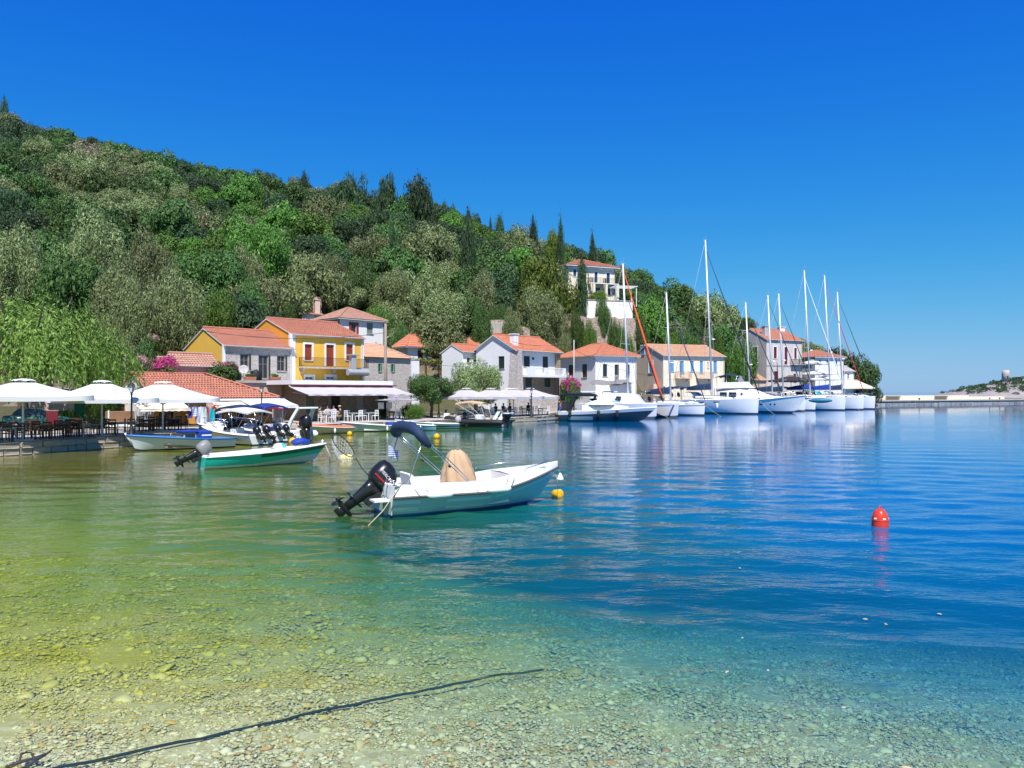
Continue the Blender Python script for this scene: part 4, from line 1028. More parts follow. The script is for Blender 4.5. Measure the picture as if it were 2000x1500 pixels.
# --- long low shop
h = House('shop', 'long low shop with wide red tiled roof behind the white parasols', 300, 57.3, A, pxr=532, depth=8.4, ze=2.95, wall=OCHRE, left=WHITE, cat='shop')
for r in ((330, 352, 793, 830), (388, 404, 792, 828), (468, 480, 783, 815), (505, 520, 783, 812)): h.add('f', 'dark', r, WOODB)
h.walls(1.75)
hw = h.dp/2; rise = 1.75; sl = hypot(hw+.5, rise*(hw+.5)/hw); k = (hw+.5)/sl; mb = MB()
tiles(mb, (-.2, -.5, h.ze - .5*rise/hw), (1,0,0), (0, hw, rise), sl, lambda q: 0, lambda q: h.w + .6 - q*k*.9, .24, .38)
tiles(mb, (h.w+.4, -.5, h.ze - .5*rise/hw), (0,1,0), (-hw*.9, 0, rise), sl*.97, lambda q: q*k, lambda q: h.dp + 1 - q*k, .24, .38)
tiles(mb, (h.w+.4, h.dp+.5, h.ze - .5*rise/hw), (-1,0,0), (0, -hw, rise), sl, lambda q: q*k*.9, lambda q: h.w + .6, .24, .38)
r = mb.build('roof', TERRA, h.o); MB().pipe([(-.2, hw, h.ze+rise+.05), (h.w-hw*.9, hw, h.ze+rise+.05), (h.w+.4, -.5, h.ze-.12)], .1, 6).build('ridge_tile', TERRA, r)
MB().box(-.2, h.w+.4, -.52, -.3, h.ze-.42, h.ze-.24).build('eave', WPAINT, r)
SHOP = h
def shop_pt(px, out=0.0): u = h.along(h.u, px); p = SHOP.L + SHOP.u*u - SHOP.v*out; return (p.x, p.y)
def sp(u, out=0.0): p = SHOP.L + SHOP.u*u - SHOP.v*out; return (p.x, p.y)
awning('awning', 'cream scalloped awning over the left end of the shop, behind the clothes', sp(-1.6), sp(2.0), 2.62, 2.0, 1.9, AWNC, .22, True)
awning('awning', 'cream scalloped awning over the middle of the shop front', sp(3.9), sp(6.9), 2.6, 2.05, 2.0, AWNC, .22, True)
awning('awning', 'white canvas awning at the right end of the shop front', sp(6.6, 0.02), sp(10.6, 0.02), 2.66, 2.12, 2.4, AWNW, .2)
# --- wall with the green door behind the first parasols
h = House('store_room', 'rough pinkish store wall with a green door under the pepper tree', 60, 57.5, A-8, pxr=262, depth=4, ze=3.3, wall=ROSE, cat='shed')
h.add('f', 'door', (145, 168, 788, 838), GREENP); h.add('f', 'dark', (222, 244, 789, 808), WOODD); h.walls()
h.part('roof_slab', MB().box(-.2, h.w+.2, -.25, h.dp, h.ze, h.ze+.15), CONC)
# --- pink shed
h = House('shed', 'little pinkish shed with weathered pale tiles beside the bougainvillea', 347, 67, A, pxr=428, depth=3.6, z0=1.0, pye=711, wall=ROSE, cat='shed'); h.gable_roof(1.0, TERRA4, .25, .15)
h = House('shed', 'tiny gabled pink shed end left of the bougainvillea', 309, 66.5, A-20, w=1.8, depth=1.9, z0=1.0, pye=712, wall=ROSE, cat='shed'); h.gable_roof(.6, TERRA4, .15, .12)
# --- tavern under the grey awning
h = House('tavern', 'low tavern of brown stone with flat white roof behind a grey awning', 597, 68, A, pxr=742, depth=11.0, ze=zat(751, 68), wall=STONEB, left=STONEB, cat='tavern')
h.add('f', 'opendoor', (647, 665, 772, 812), WOODD); h.add('f', 'door', (598, 614, 772, 806), M('olive_paint', (0.16, 0.17, 0.10), .6)); h.add('f', 'shut', (697, 711, 772, 800), M('taupe_paint', (0.42, 0.37, 0.33), .6), sill=False)
h.walls(); h.part('roof_slab', MB().box(-1.6, h.w+1.2, -.45, h.dp, h.ze, h.ze+.38), WPAINT); h.part('fascia', MB().box(-1.55, h.w+1.6, -.5, -.46, h.ze-.12, h.ze-.02), BURG)
TAV = h
u, z = h.on('f', 632, 785)
MB().pipe([(u+.42*cos(k), -.03, z+.36*sin(k)) for k in np.linspace(0, 2*pi, 20)], .02, 5).pipe([(u-.32, -.03, z), (u-.1, -.03, z+.08), (u+.12, -.03, z-.02), (u+.34, -.03, z+.05)], .018, 5).build('emblem', IRON, h.o)
p0 = h.L - h.u*1.7 - h.v*.0; p1 = h.L + h.u*(h.w + 1.5)
awning('awning', 'large grey retractable awning over the tavern terrace', (p0.x, p0.y), (p1.x, p1.y), h.ze - .14, zat(770.5, 66.5), 3.4, AWNG, .10)
# --- white house with red shutter
h = House('white_house', 'white house with faded hip roof rising behind the yellow house', 664, 108, A, pxr=749, pxl=614, z0=5.5, pye=621, left=GREYPL)
h.add('f', 'open', (686, 695.5, 629, 651), REDSH, open_=REDSH); h.add('f', 'shut', (716.5, 728.5, 630, 653), GREYGR)
h.hip_roof(1.9, TERRA4, .5)
h = House('white_cottage', 'tiny white cottage with red roof and chimney high behind the yellow house', 590, 118, 30, pxr=628, depth=5, z0=12, pye=611)
h.add('f', 'glass', (614, 626, 614, 620)); h.gable_roof(.9, TERRA, .3, .2); h.chimney(h.w-.6, .4, h.ze-1, h.ze+2.1, .8, ROSE)
h.part('lean_to', MB().box(-2.2, -.02, .2, 3, 11.5, h.ze-1.2).box(-2.3, .0, .0, 3.2, h.ze-1.2, h.ze-1.05), WHITE)
h = House('outbuilding', 'small whitewashed outbuilding with flat sheet roof behind the stone house', 470, 97, 38, pxr=513, depth=4.5, z0=6, pye=627, left=ROCK, cat='shed'); h.walls(); h.part('roof_slab', MB().box(-.4, h.w+.3, -.5, h.dp+.3, h.ze, h.ze+.14), GREYPL)
# --- stone cottage with green shutters
h = House('stone_cottage', 'stone cottage with sandy roof and small green shutters', 713, 90, A, pxr=802, depth=6.4, pye=694.5, wall=STONEW, left=STONEW)
for r in ((740, 744, 710, 726), (765, 769, 711, 726)): h.add('f', 'open', r, GREENP, open_=GREENP, bars=0)
h.walls(); hw = h.dp/2; rise = 1.75; sl = hypot(hw+.3, rise*(hw+.3)/hw); k = (hw+.3)/sl; mb = MB()
tiles(mb, (-.2, -.3, h.ze-.15), (1,0,0), (0, hw, rise), sl, lambda q: 0, lambda q: h.w + .5 - q*k*.9); tiles(mb, (h.w+.3, -.3, h.ze-.15), (0,1,0), (-hw*.9, 0, rise), sl*.97, lambda q: q*k, lambda q: h.dp + .6 - q*k); tiles(mb, (h.w+.3, h.dp+.3, h.ze-.15), (-1,0,0), (0, -hw, rise), sl, lambda q: q*k*.9, lambda q: h.w+.5)
mb.build('roof', TERRA3, h.o)
h = House('garden_wall', 'plain white wall block right of the stone cottage', 804, 97, A, pxr=819, depth=4, pye=703, cat='wall'); h.walls(); h.part('coping', MB().box(-.05, h.w+.05, -.06, h.dp, h.ze, h.ze+.12), CONC)
# --- hip roofed house with pergola
h = House('pergola_house', 'small house with orange hip roof above a vine pergola', 796, 108, A, pxr=875, pxl=777, z0=1.0, pye=677, left=STONEW)
h.add('f', 'dark', (816, 827, 684, 700), WOODB); h.add('f', 'dark', (843, 858, 684, 700), WOODB); h.hip_roof(1.75, TERRA2, .6)
h.part('render_patch', MB().box(.3, h.w-.2, -.035, -.004, h.z0, zat(706, 108)), STONEB)
t = thing('pergola', 'vine covered pergola in front of the orange hip roofed house', 'pergola', (P(800, 101).x, 101, 0), radians(A)); pz = zat(711, 102)
m = MB()
for x in (0, 2.6, 5.2, 7.4):
    for y in (0, 3): MB().tube((x, y, .6), (x, y, pz), .06).build('post', WOODG, t)
m = MB()
for y in (0, 1, 2, 3): m.box(-.3, 7.7, y-.05, y+.05, pz, pz+.12)
for x in np.arange(0, 7.6, .6): m.box(x-.04, x+.04, -.4, 3.4, pz+.12, pz+.2)
m.build('beam', WOODG, t); r_ = np.random.default_rng(8); q = np.stack([r_.uniform(-.6, 8, 2600), r_.uniform(-.9, 3.6, 2600), pz + .25 + np.abs(r_.normal(0, .22, 2600)) - .3*(r_.random(2600) < .2)], 1)
V = leaves(q, np.tile([0, 0, 1.0], (2600, 1)), .24, r_, .8); link('vine', npmesh('vine', V, quads(len(V)), L_VINE), t)
# --- white house with chimney, stone buttress and balcony
h = House('chimney_house', 'white house with red roof, square chimney, stone corner and white balcony', 1003, 97, A, pxr=1089, depth=7.0, pye=678, right=STONEB)
zfl = h.on('f', 1050, 733)[1]
h.add('l', 'shut', (973, 985, 696, 720), DKGREEN)
for r in ((1023, 1035, 695, 716), (1060, 1071, 696, 727)): h.add('f', 'shut', r, DKGREEN)
for r in ((1026, 1037.5, 738.5, 756), (1063, 1074, 739, 756)): h.add('f', 'shut', r, DKGREEN)
h.gable_roof(1.75, TERRA2, .85, .3, teeth=True)
h.part('stone_facing', MB().box(.3, h.w-.02, -.06, -.003, h.z0+2.0, zfl-.2), STONEB)
for (a, b, c, e) in [h.rect('f', r) for r in ((1026, 1037.5, 738.5, 756), (1063, 1074, 739, 756))]: h.part('shutter', MB().box(a, b, -.09, -.065, c, e), DKGREEN)
h.part('ground_storey', MB().box(-.2, h.w+.1, -.9, -.07, .6, zat(772, 97)), STONEG)
h.part('stone_pier', MB().prism([(-.55, .6), (.95, .6), (.55, h.ze-.35), (-.02, h.ze-.35)], 'y', -.95, .6), STONEW); h.part('stone_pier', MB().box(h.w-.55, h.w+.02, -.5, .3, zfl, h.ze-.3), STONEB)
b = h.part('balcony', MB().box(.9, h.w+1.6, -1.5, -.07, zfl-.28, zfl), WPAINT); m = MB()
for a, c in ((1.0, 2.5), (4.3, 4.8), (h.w-.45, h.w)): MB().box(a, c, -1.5, -1.3, zfl, zfl+.95).build('parapet', WHITE, b)
m = MB()
for a, c in ((2.5, 4.3), (4.8, h.w-.45)):
    m.box(a, c, -1.44, -1.36, zfl+.86, zfl+.95)
    for x in np.arange(a+.08, c, .16): m.box(x-.02, x+.02, -1.42, -1.38, zfl, zfl+.87)
m.build('railing', WPAINT, b)
h.chimney(h.along(h.u, 1012) if False else 1.0, .9, h.ze-.3, zat(653, 98), .8)
h.part('lantern', MB().box(3.35, 3.55, -.25, -.08, zfl+2.0, zfl+2.3), IRON)
CH = h
h = House('white_wing', 'low white wing with small orange roof left of the chimney house', 903, 101, A, pxr=950, depth=4.2, pye=685)
for r in ((912, 918.5, 699, 708), (924.5, 932, 699, 708), (944, 951, 698, 708)): h.add('f', 'shut', r, DKGREEN)
h.gable_roof(.95, TERRA2, .35, .1)
h = House('white_annex', 'small white annex with red roof behind the chimney house', 916, 112, A, pxr=952, depth=4, z0=3, pye=672); h.gable_roof(.9, TERRA2, .3, .15)
t = thing('concrete_tank', 'tall weathered concrete cistern on the slope above the chimney house', 'cistern', (P(948, 117).x, 117, 0), radians(15)); MB().cbox(0, 2.9, 0, 2.6, 8.5, zat(629, 117), .04).build('wall', CONC, t); MB().box(1.3, 1.36, -.06, 0, 9, zat(632, 117)).box(.1, 2.8, -.05, 0, zat(650, 117), zat(649, 117)).build('pipe', GREYPL, t)
# --- white hip roofed house
h = House('hip_house', 'square white house with red hip roof and scalloped eaves', 1163, 114, 28, pxr=1243, pxl=1092, pye=694)
for r in ((1110, 1119.5, 713, 735), (1136.5, 1146.5, 711.5, 737)): h.add('l', 'shut', r, M('olive_brown_shutter', (0.085, 0.07, 0.05), .6))
for r, k in (((1177.5, 1186, 711, 735.5), 'shut'), ((1200.5, 1209, 712, 745), 'shut'), ((1222.5, 1230, 712, 736), 'shut')): h.add('f', k, r, DKGREEN)
h.add('l', 'dark', (1152, 1155, 746, 750), IRON, sill=False)
h.hip_roof(2.05, TERRA2, .5, cornice=.75, scallop=TERRA3)
zb = h.on('f', 1205, 746)[1]; h.balcony(h.on('f', 1189, 746)[0], h.on('f', 1229, 746)[0], zb, 1.1, slab=ROSE, railm=WPAINT, brackets=2)
# --- cream house with blue shutters
h = House('cream_house', 'long cream house with sandy orange roof and sky blue shutters', 1295, 128, 20, pxr=1415, pxl=1233, pye=693, wall=CREAM, left=M('shaded_pinkish_plaster', (0.68, 0.58, 0.50), .88, .06, 1.2, .3, dirt=.35))  # left gable's weaker sun put into its plaster as a darker tone
h.add('l', 'shut', (1267, 1275, 706, 728), SKYBL, surround=WPAINT); h.add('l', 'shut', (1252.5, 1258.5, 676, 692), SKYBL, surround=WPAINT, proud=True)
for x0, x1, y1 in ((1309, 1316, 726), (1328.5, 1335.5, 729), (1349, 1355, 726), (1367, 1373, 729), (1393.5, 1400, 727)): h.add('f', 'shut', (x0, x1, 705, y1), SKYBL)
h.add('f', 'glass', (1381.5, 1384, 707, 719)); h.add('f', 'dark', (1311, 1317, 755, 761), GREYPL, sill=False); h.add('f', 'dark', (1328, 1336, 755, 762), GREYPL, sill=False)
h.gable_roof(2.0, TERRA3, .35, .15)
zb = h.on('f', 1350, 738)[1]
for a, b in ((1318, 1345), (1359, 1388)): h.balcony(h.on('f', a, 738)[0], h.on('f', b, 738)[0], zb, 1.1, slab=ROSE, railm=M('rusty_rail', (.45, .28, .22), .7), brackets=2)
h.part('stair', MB().prism([(1.5, .6), (7.5, .6), (7.5, 1.0), (1.8, 4.6), (1.2, 4.6), (1.2, .6)], 'x', -1.1, -.02), ROSE)
# --- tall stone house with burgundy shutters
h = House('tall_stone_house', 'tall grey stone house with burgundy doors and red roof near the headland', 1497, 150, 27, pxr=1567, pxl=1434, pye=662, z0=.8, wall=M('pale_grey_plaster', (.62, .57, .53), .9, .1, .8, .4, dirt=.4), left=GREYPL)
h.add('l', 'door', (1470, 1479, 678, 710), BURG, surround=WPAINT); h.add('l', 'shut', (1451.5, 1457.5, 647, 663), BURG, surround=WPAINT, proud=True)
for r in ((1511, 1517, 677.5, 700), (1532, 1538, 678, 712), (1551, 1556, 679.5, 701)): h.add('f', 'shut', r, BURG, surround=WPAINT)
for r in ((1512, 1520, 725, 748), (1550, 1555, 730, 746)): h.add('f', 'shut', r, BURG)
h.gable_roof(2.3, TERRA, .25, .12); h.chimney(1.2, 1.6, h.ze, h.ze+2.6, .9, GREYPL); h.chimney(h.w-1.2, h.dp*.5, h.ze, h.ze+2.9, 1.1)
zb = h.on('f', 1548, 711.5)[1]; h.balcony(h.on('f', 1543, 711)[0], h.w+.05, zb, .8, brackets=0)
h.part('string_course', MB().box(-.03, h.w+.03, -.08, -.002, zat(714.5, 150), zat(712.5, 150)), CONC)
h = House('annex', 'low annex with orange roof at the foot of the tall stone house', 1468, 146, 20, pxr=1497, depth=5, ze=zat(741, 146), wall=ROSE); h.gable_roof(1.0, TERRA3, .3, .15)
# --- white house near the tip
h = House('white_villa', 'white house with dark red hip roof near the headland tip', 1592, 172, 24, pxr=1648, depth=8, pye=697, z0=.8, left=GREYPL)
for r in ((1600, 1604, 702, 711), (1614, 1618, 702, 711), (1632, 1636, 703, 713), (1640, 1643, 703, 713)): h.add('f', 'glass', r)
h.hip_roof(1.7, TERRA, .5)
h = House('white_lodge', 'small white lodge with grey roof right of the dark red hip roof', 1650, 175, 18, pxr=1668, depth=5, pye=724, z0=.8); h.add('f', 'glass', (1655, 1659, 730, 740)); h.gable_roof(1.1, GREYPL, .3, .2)
# --- villa on the hill
h = House('hilltop_villa', 'cream villa with red eaves and blue framed windows high on the hill', 1110, 146, 21, pxr=1201, depth=8.5, pye=518, z0=zat(583, 146), wall=CREAM)
NB = M('slate_blue_frame', (0.10, 0.14, 0.28), .5)
h.add('f', 'glass', (1119.5, 1125.5, 526, 540), NB, surround=WPAINT)
for r in ((1161, 1167, 530.5, 553), (1184.5, 1191, 533, 554)): h.add('f', 'glass', r, NB, surround=WPAINT)
for r in ((1158.5, 1172, 561, 577), (1183, 1195.5, 562, 578)): h.add('f', 'glass', r, NB, bars=2)
h.hip_roof(1.9, TERRA, .75, cornice=.5)
zb = h.on('f', 1180, 555)[1]
for a, b in ((1148, 1152), (1156, 1178), (1181, 1203)): h.balcony(h.on('f', a, 555)[0], h.on('f', b, 555)[0], zb, 1.3, slab=WPAINT, brackets=0)
for a in (1155, 1179, 1201):
    u = h.on('f', a, 560)[0]; h.part('column', MB().box(u-.22, u+.22, -1.25, -.8, h.z0, zb-.17), CREAM)
t = thing('retaining_wall', 'long whitewashed retaining wall below the hilltop villa', 'wall', (P(1146, 138).x, 138, 0), radians(16)); MB().cbox(0, 9.0, 0, .6, 14, zat(586, 138), .04).build('wall', WHITE, t); MB().box(-.1, 9.1, -.1, .75, zat(586, 138), zat(584.5, 138)).build('coping', CONC, t)
t = thing('pergola', 'bare white pergola frame at the right end of the villa terrace', 'pergola', (P(1203, 144).x, 144, zat(588, 144)), radians(10)); m = MB(); hh = zat(560, 144) - zat(588, 144)
for x in (0, 4.0):
    for y in (0, 3): MB().box(x-.06, x+.06, y-.06, y+.06, -1, hh).build('post', WPAINT, t)
m = MB()
for x in (0, 4.0): m.box(x-.05, x+.05, -.2, 3.2, hh, hh+.12)
for y in (0, 1, 2, 3): m.box(-.3, 4.3, y-.05, y+.05, hh+.12, hh+.22)
m.build('beam', WPAINT, t)
# --- dry stone terrace walls and boulders on the slope
DRY = MSTONE('dry_stone', (.58, .46, .38), (.42, .33, .27), (.22, .17, .13), 2.2, 4.0)
def drywall(label, px, d, ang, L, pt, pb):
    t = thing('dry_stone_wall', label, 'wall', (P(px, d).x, d, 0), radians(ang)); m = MB(); n = int(L/.8); r = random.Random(px)
    top = [zat(pt, d) + r.uniform(-.25, .25) for _ in range(n+1)]; b = zat(pb, d) - 6
    G = []
    for k in range(6): f = k/5; G.append([(L*i/n, -.5*(1-f) + r.uniform(-.12, .12), b + (top[i]-b)*f) for i in range(n+1)])
    G.append([(L*i/n, 1.5, top[i]) for i in range(n+1)]); m.loft(G, closed=False); m.build('wall', DRY, t)
drywall('ruined dry stone wall on the slope above the yellow house roof', 518, 119, 10, 8.5, 577, 598)
drywall('dry stone terrace wall above the concrete cistern', 952, 120.5, 12, 3.0, 622, 634)
drywall('dry stone terrace wall right of the concrete cistern', 983, 117, 15, 4.2, 638, 664)
drywall('tall dry stone wall under the villa retaining wall', 1118, 136, 14, 12, 618, 650)
def rocks():
    pool = []
    for k in range(5):
        r = random.Random(k); m = MB(); G = []
        for i in range(6):
            ph = -pi/2 + pi*i/5; G.append([(cos(ph)*cos(a)*(1+r.uniform(-.22,.22)), cos(ph)*sin(a)*(1+r.uniform(-.22,.22)), sin(ph)*.8*(1+r.uniform(-.15,.15))) for a in [2*pi*j/8 for j in range(8)]])
        m.loft(G, True, True); me = bpy.data.meshes.new('rock'); me.from_pydata(m.v, [], m.f); me.materials.append(ROCK); me.update(); pool.append(me)
    r = random.Random(4)
    def put(label, grp, spots):
        for px, py, d, s in spots:
            o = link('boulder', pool[r.randrange(5)]); p = P(px, d); o.location = (p.x, d, max(-.2, gz(p.x, d)) + s*.25); o.rotation_euler = (r.uniform(-.3,.3), r.uniform(-.3,.3), r.uniform(0, 6)); k = s; o.scale = (k, k*.8, k*r.uniform(.6, .9)); tag(o, label, 'boulder', grp)
    put('pale limestone boulder on the slope under the villa wall', 'boulders under the villa', [(1118+r.uniform(0, 120), 628+r.uniform(0, 34), 131+r.uniform(0, 3), r.uniform(.4, 1.0)) for _ in range(14)])
    put('pale boulder on the bank above the cream house', 'boulders above the cream house', [(1285+r.uniform(0, 60), 632+r.uniform(0, 30), 146+r.uniform(0, 4), r.uniform(.5, 1.2)) for _ in range(8)])
    put('grey boulder beside the ruined wall above the yellow house', 'boulders above the yellow house', [(530+r.uniform(0, 70), 580+r.uniform(0, 20), 118+r.uniform(-1, 3), r.uniform(.25, .6)) for _ in range(12)])
    put('pale boulder on the bank behind the pergola house', 'boulders behind the pergola house', [(770+r.uniform(0, 50), 632+r.uniform(0, 22), 114+r.uniform(0, 3), r.uniform(.3, .7)) for _ in range(9)])
    put('reddish boulder at the cave mouth above the cistern', 'boulders at the cave mouth', [(955+r.uniform(0, 40), 598+r.uniform(0, 14), 121+r.uniform(0, 2), r.uniform(.4, .8)) for _ in range(4)])
    put('waterside rock at the headland tip by the pier', 'rocks at the headland tip', [(1702+r.uniform(0, 20), 764+r.uniform(0, 8), 190+r.uniform(0, 4), r.uniform(.8, 1.8)) for _ in range(9)])
rocks()
# ------------------------------------------------------------------ boats (local: x forward from the transom, y to port, z up from the waterline)
class Hull:
    def __init__(s, L, B, zs, zb, draft=.25, rake=.5, sheer=2.0, flat=0.0, stern=.88, full=2.4, tmax=.42, eS=.26, eB=.85, fore=.3, stem=.18):
        s.__dict__.update(locals())
    def b(s, t):
        k = s.stern + (1 - s.stern) * min(1, t / s.tmax) ** .8 if t < s.tmax else max(0.0, 1 - ((t - s.tmax) / (1 - s.tmax)) ** s.full)
        return s.B / 2 * max(k, .012)
    def s_(s, t): return s.zs + (s.zb - s.zs) * (max(0, (t - s.flat)) / (1 - s.flat)) ** s.sheer
    def k(s, t):
        q = max(0, (t - (1 - s.fore)) / s.fore); return -s.draft + (s.draft + s.stem * s.zb) * q ** 2.2
    def pt(s, t, f, side=1, off=0.0):
        e = s.eS + (s.eB - s.eS) * t ** 1.6; k, h = s.k(t), s.s_(t)
        y = s.b(t) * f ** e; x = s.L * t + s.rake * f * t ** 4
        return Vector((x, side * (y + off), k + (h - k) * f))
    def fz(s, t, z): k, h = s.k(t), s.s_(t); return min(1, max(0.0, (z - k) / (h - k)))
    def band(s, mb, lo, hi, side, t0=0.0, t1=1.0, n=22, m=5, off=0.0):
        """skin between the heights lo(t)..hi(t) on one side"""
        G = []
        for i in range(n + 1):
            t = t0 + (t1 - t0) * i / n; a, b = lo(t), hi(t); G.append([s.pt(t, a + (b - a) * j / m, side, off) for j in range(m + 1)])
        mb.loft(G if side < 0 else [g[::-1] for g in G], closed=False)
    def skin(s, root, top, bottom, zw=.06, name='hull'):
        mb = MB(); lo = lambda t: s.fz(t, zw)
        for sd in (-1, 1): s.band(mb, lo, lambda t: 1.0, sd, m=6)
        mb.poly([s.pt(0, f, -1) for f in np.linspace(lo(0), 1, 7)] + [s.pt(0, f, 1) for f in np.linspace(1, lo(0), 7)])
        o = mb.build(name, top, root, True)
        mb = MB()
        for sd in (-1, 1): s.band(mb, lambda t: 0.0, lo, sd, m=5)
        mb.poly([s.pt(0, f, -1) for f in np.linspace(0, lo(0), 6)] + [s.pt(0, f, 1) for f in np.linspace(lo(0), 0, 6)])
        mb.build('underwater_paint', bottom, o, True); 
        try:
            for ob in (o,): ob.data.set_sharp_from_angle(angle=radians(50))
        except Exception: pass
        return o
    def stripe(s, root, z0, z1, mat, t0=0, t1=1, side=(-1, 1), off=.007, name='stripe', rel=False, transom=False):
        mb = MB()
        def f(z): return (lambda t: s.fz(t, s.s_(t) + z)) if rel else (lambda t: s.fz(t, z))
        for sd in side: s.band(mb, f(z0), f(z1), sd, t0, t1, n=16, m=2, off=off)
        return mb.build(name, mat, root, True)
    def rail(s, root, r, mat, dz=0.0, out=.01, name='rub_rail', n=20):
        mb = MB(); pts = [s.pt(i / n, 1, -1, out) + Vector((0, 0, dz)) for i in range(n + 1)] + [s.pt(i / n, 1, 1, out) + Vector((0, 0, dz)) for i in range(n, -1, -1)]
        mb.pipe(pts, r, 6); return mb.build(name, mat, root, True)
    def deck(s, root, mat, z=0.0, camber=.04, name='deck', t0=0, t1=1, inset=0.0):
        mb = MB(); G = []
        for i in range(23):
            t = t0 + (t1 - t0) * i / 22; b = max(.005, s.b(t) - inset); x = s.pt(t, 1).x
            G.append([(x, b * q, s.s_(t) + z + camber * (1 - q * q)) for q in (-1, -.5, 0, .5, 1)])
        mb.loft([g for g in G], closed=False); return mb.build(name, mat, root, True)
    def openwell(s, root, mat, cap=.12, rise=0.0, floor=.12, t1=.72, fl=GELD):
        """gunwale cap, inner sides and cockpit sole of an open boat, foredeck ahead of t1"""
        mb = MB(); n = 18
        for sd in (-1, 1):
            G = []
            for i in range(n + 1):
                t = .01 + (t1 - .01) * i / n; b = s.b(t); z = s.s_(t); x = s.pt(t, 1).x
                G.append([(x, sd*b, z), (x, sd*(b-cap*.35), z+rise), (x, sd*(b-cap), z+rise), (x, sd*(b-cap-.05), floor), (x, 0, floor)])
            mb.loft(G if sd > 0 else [g[::-1] for g in G], closed=False)
        t = .01; b = s.b(t); z = s.s_(t)
        mb.loft([[(0, -b, z), (0, b, z)], [(.04, -b, z+rise), (.04, b, z+rise)], [(.16, -b, z+rise), (.16, b, z+rise)], [(.2, -b+cap, floor), (.2, b-cap, floor)]], closed=False)
        o = mb.build('cockpit', mat, root)
        mb = MB(); G = []
        for i in range(13):
            t = t1 + (1 - t1) * i / 12; b = s.b(t); x = s.pt(t, 1).x; r = rise * (1 - .45*i/12)
            G.append([(x, -b, s.s_(t)), (x, -max(b-cap*.35, b*.8), s.s_(t)+r), (x, 0, s.s_(t)+r+.03), (x, max(b-cap*.35, b*.8), s.s_(t)+r), (x, b, s.s_(t))])
        mb.loft(G, closed=False); mb.poly([(G[0][1][0], -s.b(t1)+cap, floor), (G[0][1][0], s.b(t1)-cap, floor), (G[0][1][0], s.b(t1)-cap*.6, s.s_(t1)+rise), (G[0][1][0], -s.b(t1)+cap*.6, s.s_(t1)+rise)])
        mb.build('foredeck', mat, root); return o

def rrect(w, d, c, x=0, y=0, z=0):
    return [(x-w/2+c, y-d/2, z), (x+w/2-c, y-d/2, z), (x+w/2, y-d/2+c, z), (x+w/2, y+d/2-c, z), (x+w/2-c, y+d/2, z), (x-w/2+c, y+d/2, z), (x-w/2, y+d/2-c, z), (x-w/2, y-d/2+c, z)]
def outboard(boat, x, y, z, k=1.0, tilt=0.0, cowl=BLACKP, leg=BLACKP, yaw=0.0, stripe=None, words=None):
    """motor hung at (x, y, z) on the transom; tilt swings the leg up aft"""
    e = link('outboard_motor', None, boat, (x, y, z), (0, tilt, yaw)); e.scale = (k, k, k)
    m = MB(); m.loft([rrect(.40, .36, .08, -.16, 0, .08), rrect(.58, .44, .12, -.17, 0, .16), rrect(.64, .47, .14, -.18, 0, .34), rrect(.60, .45, .15, -.20, 0, .52), rrect(.46, .36, .14, -.23, 0, .64), rrect(.2, .18, .06, -.25, 0, .68)], True, True)
    m.build('cowl', cowl, e, True)
    m = MB(); m.loft([rrect(.40, .34, .08, -.16, 0, .10), rrect(.34, .26, .08, -.18, 0, -.1), rrect(.24, .15, .05, -.22, 0, -.45), rrect(.20, .08, .03, -.24, 0, -.75)], True, True)
    m.box(-.46, -.02, -.13, .13, -.50, -.475)
    m.loft([rrect(.20, .07, .03, -.24, 0, -.75), rrect(.26, .05, .02, -.26, 0, -1.0)], True, True)
    m.M = Matrix.Translation((-.25, 0, -.78)) @ Matrix.Rotation(radians(-90), 4, 'Y'); m.lathe([(.005, -.28), (.05, -.2), (.065, 0), (.06, .16), (.045, .22), (.005, .24)], 10); m.M = None
    m.build('leg', leg, e, True)
    m = MB(); m.box(-.04, .14, -.14, .14, -.18, .06).box(-.1, .10, -.10, -.06, -.35, .05).box(-.1, .10, .06, .10, -.35, .05); m.build('clamp', GREYPL if leg is not BLACKP else BLACKR, e)
    m = MB()
    for q in range(3):
        a = q * 2*pi/3 + .3; c, sn = cos(a), sin(a)
        def pp(r, tw, dx): return (-.50 + dx, r*c - tw*sn, -.78 + r*sn + tw*c)
        m.poly([pp(.04, -.02, .03), pp(.10, -.07, .05), pp(.17, -.05, .02), pp(.18, .02, -.02), pp(.12, .07, -.04), pp(.04, .03, -.02)])
    m.tube((-.42, 0, -.78), (-.56, 0, -.78), .045, .02, 8); m.build('propeller', leg, e)
    if stripe:
        m = MB()
        for sd in (-1, 1): m.prism([(-.44, .22), (.10, .26), (.12, .29), (-.44, .25)], 'y', sd*.2365, sd*.2385)
        m.build('side_stripe', stripe, e)
    if words:
        for sd in (-1,):
            c = bpy.data.curves.new('lettering', 'FONT'); c.body = words; c.size = .10; c.extrude = .002; c.shear = .25; c.align_x = 'CENTER'; c.space_character = 1.05
            c.materials.append(WPAINT); o = link('lettering', c, e, (-.17, sd*.241, .36), (radians(90), 0, 0)); dg = bpy.context.evaluated_depsgraph_get(); me = bpy.data.meshes.new_from_object(o.evaluated_get(dg)); bpy.data.objects.remove(o); o = link('lettering', me, e, (-.17, sd*.241, .36), (radians(90), 0, 0))
    return e
def pipework(name, paths, r, mat, parent, n=6):
    m = MB(); [m.pipe(p, r, n) for p in paths]; return m.build(name, mat, parent, True)
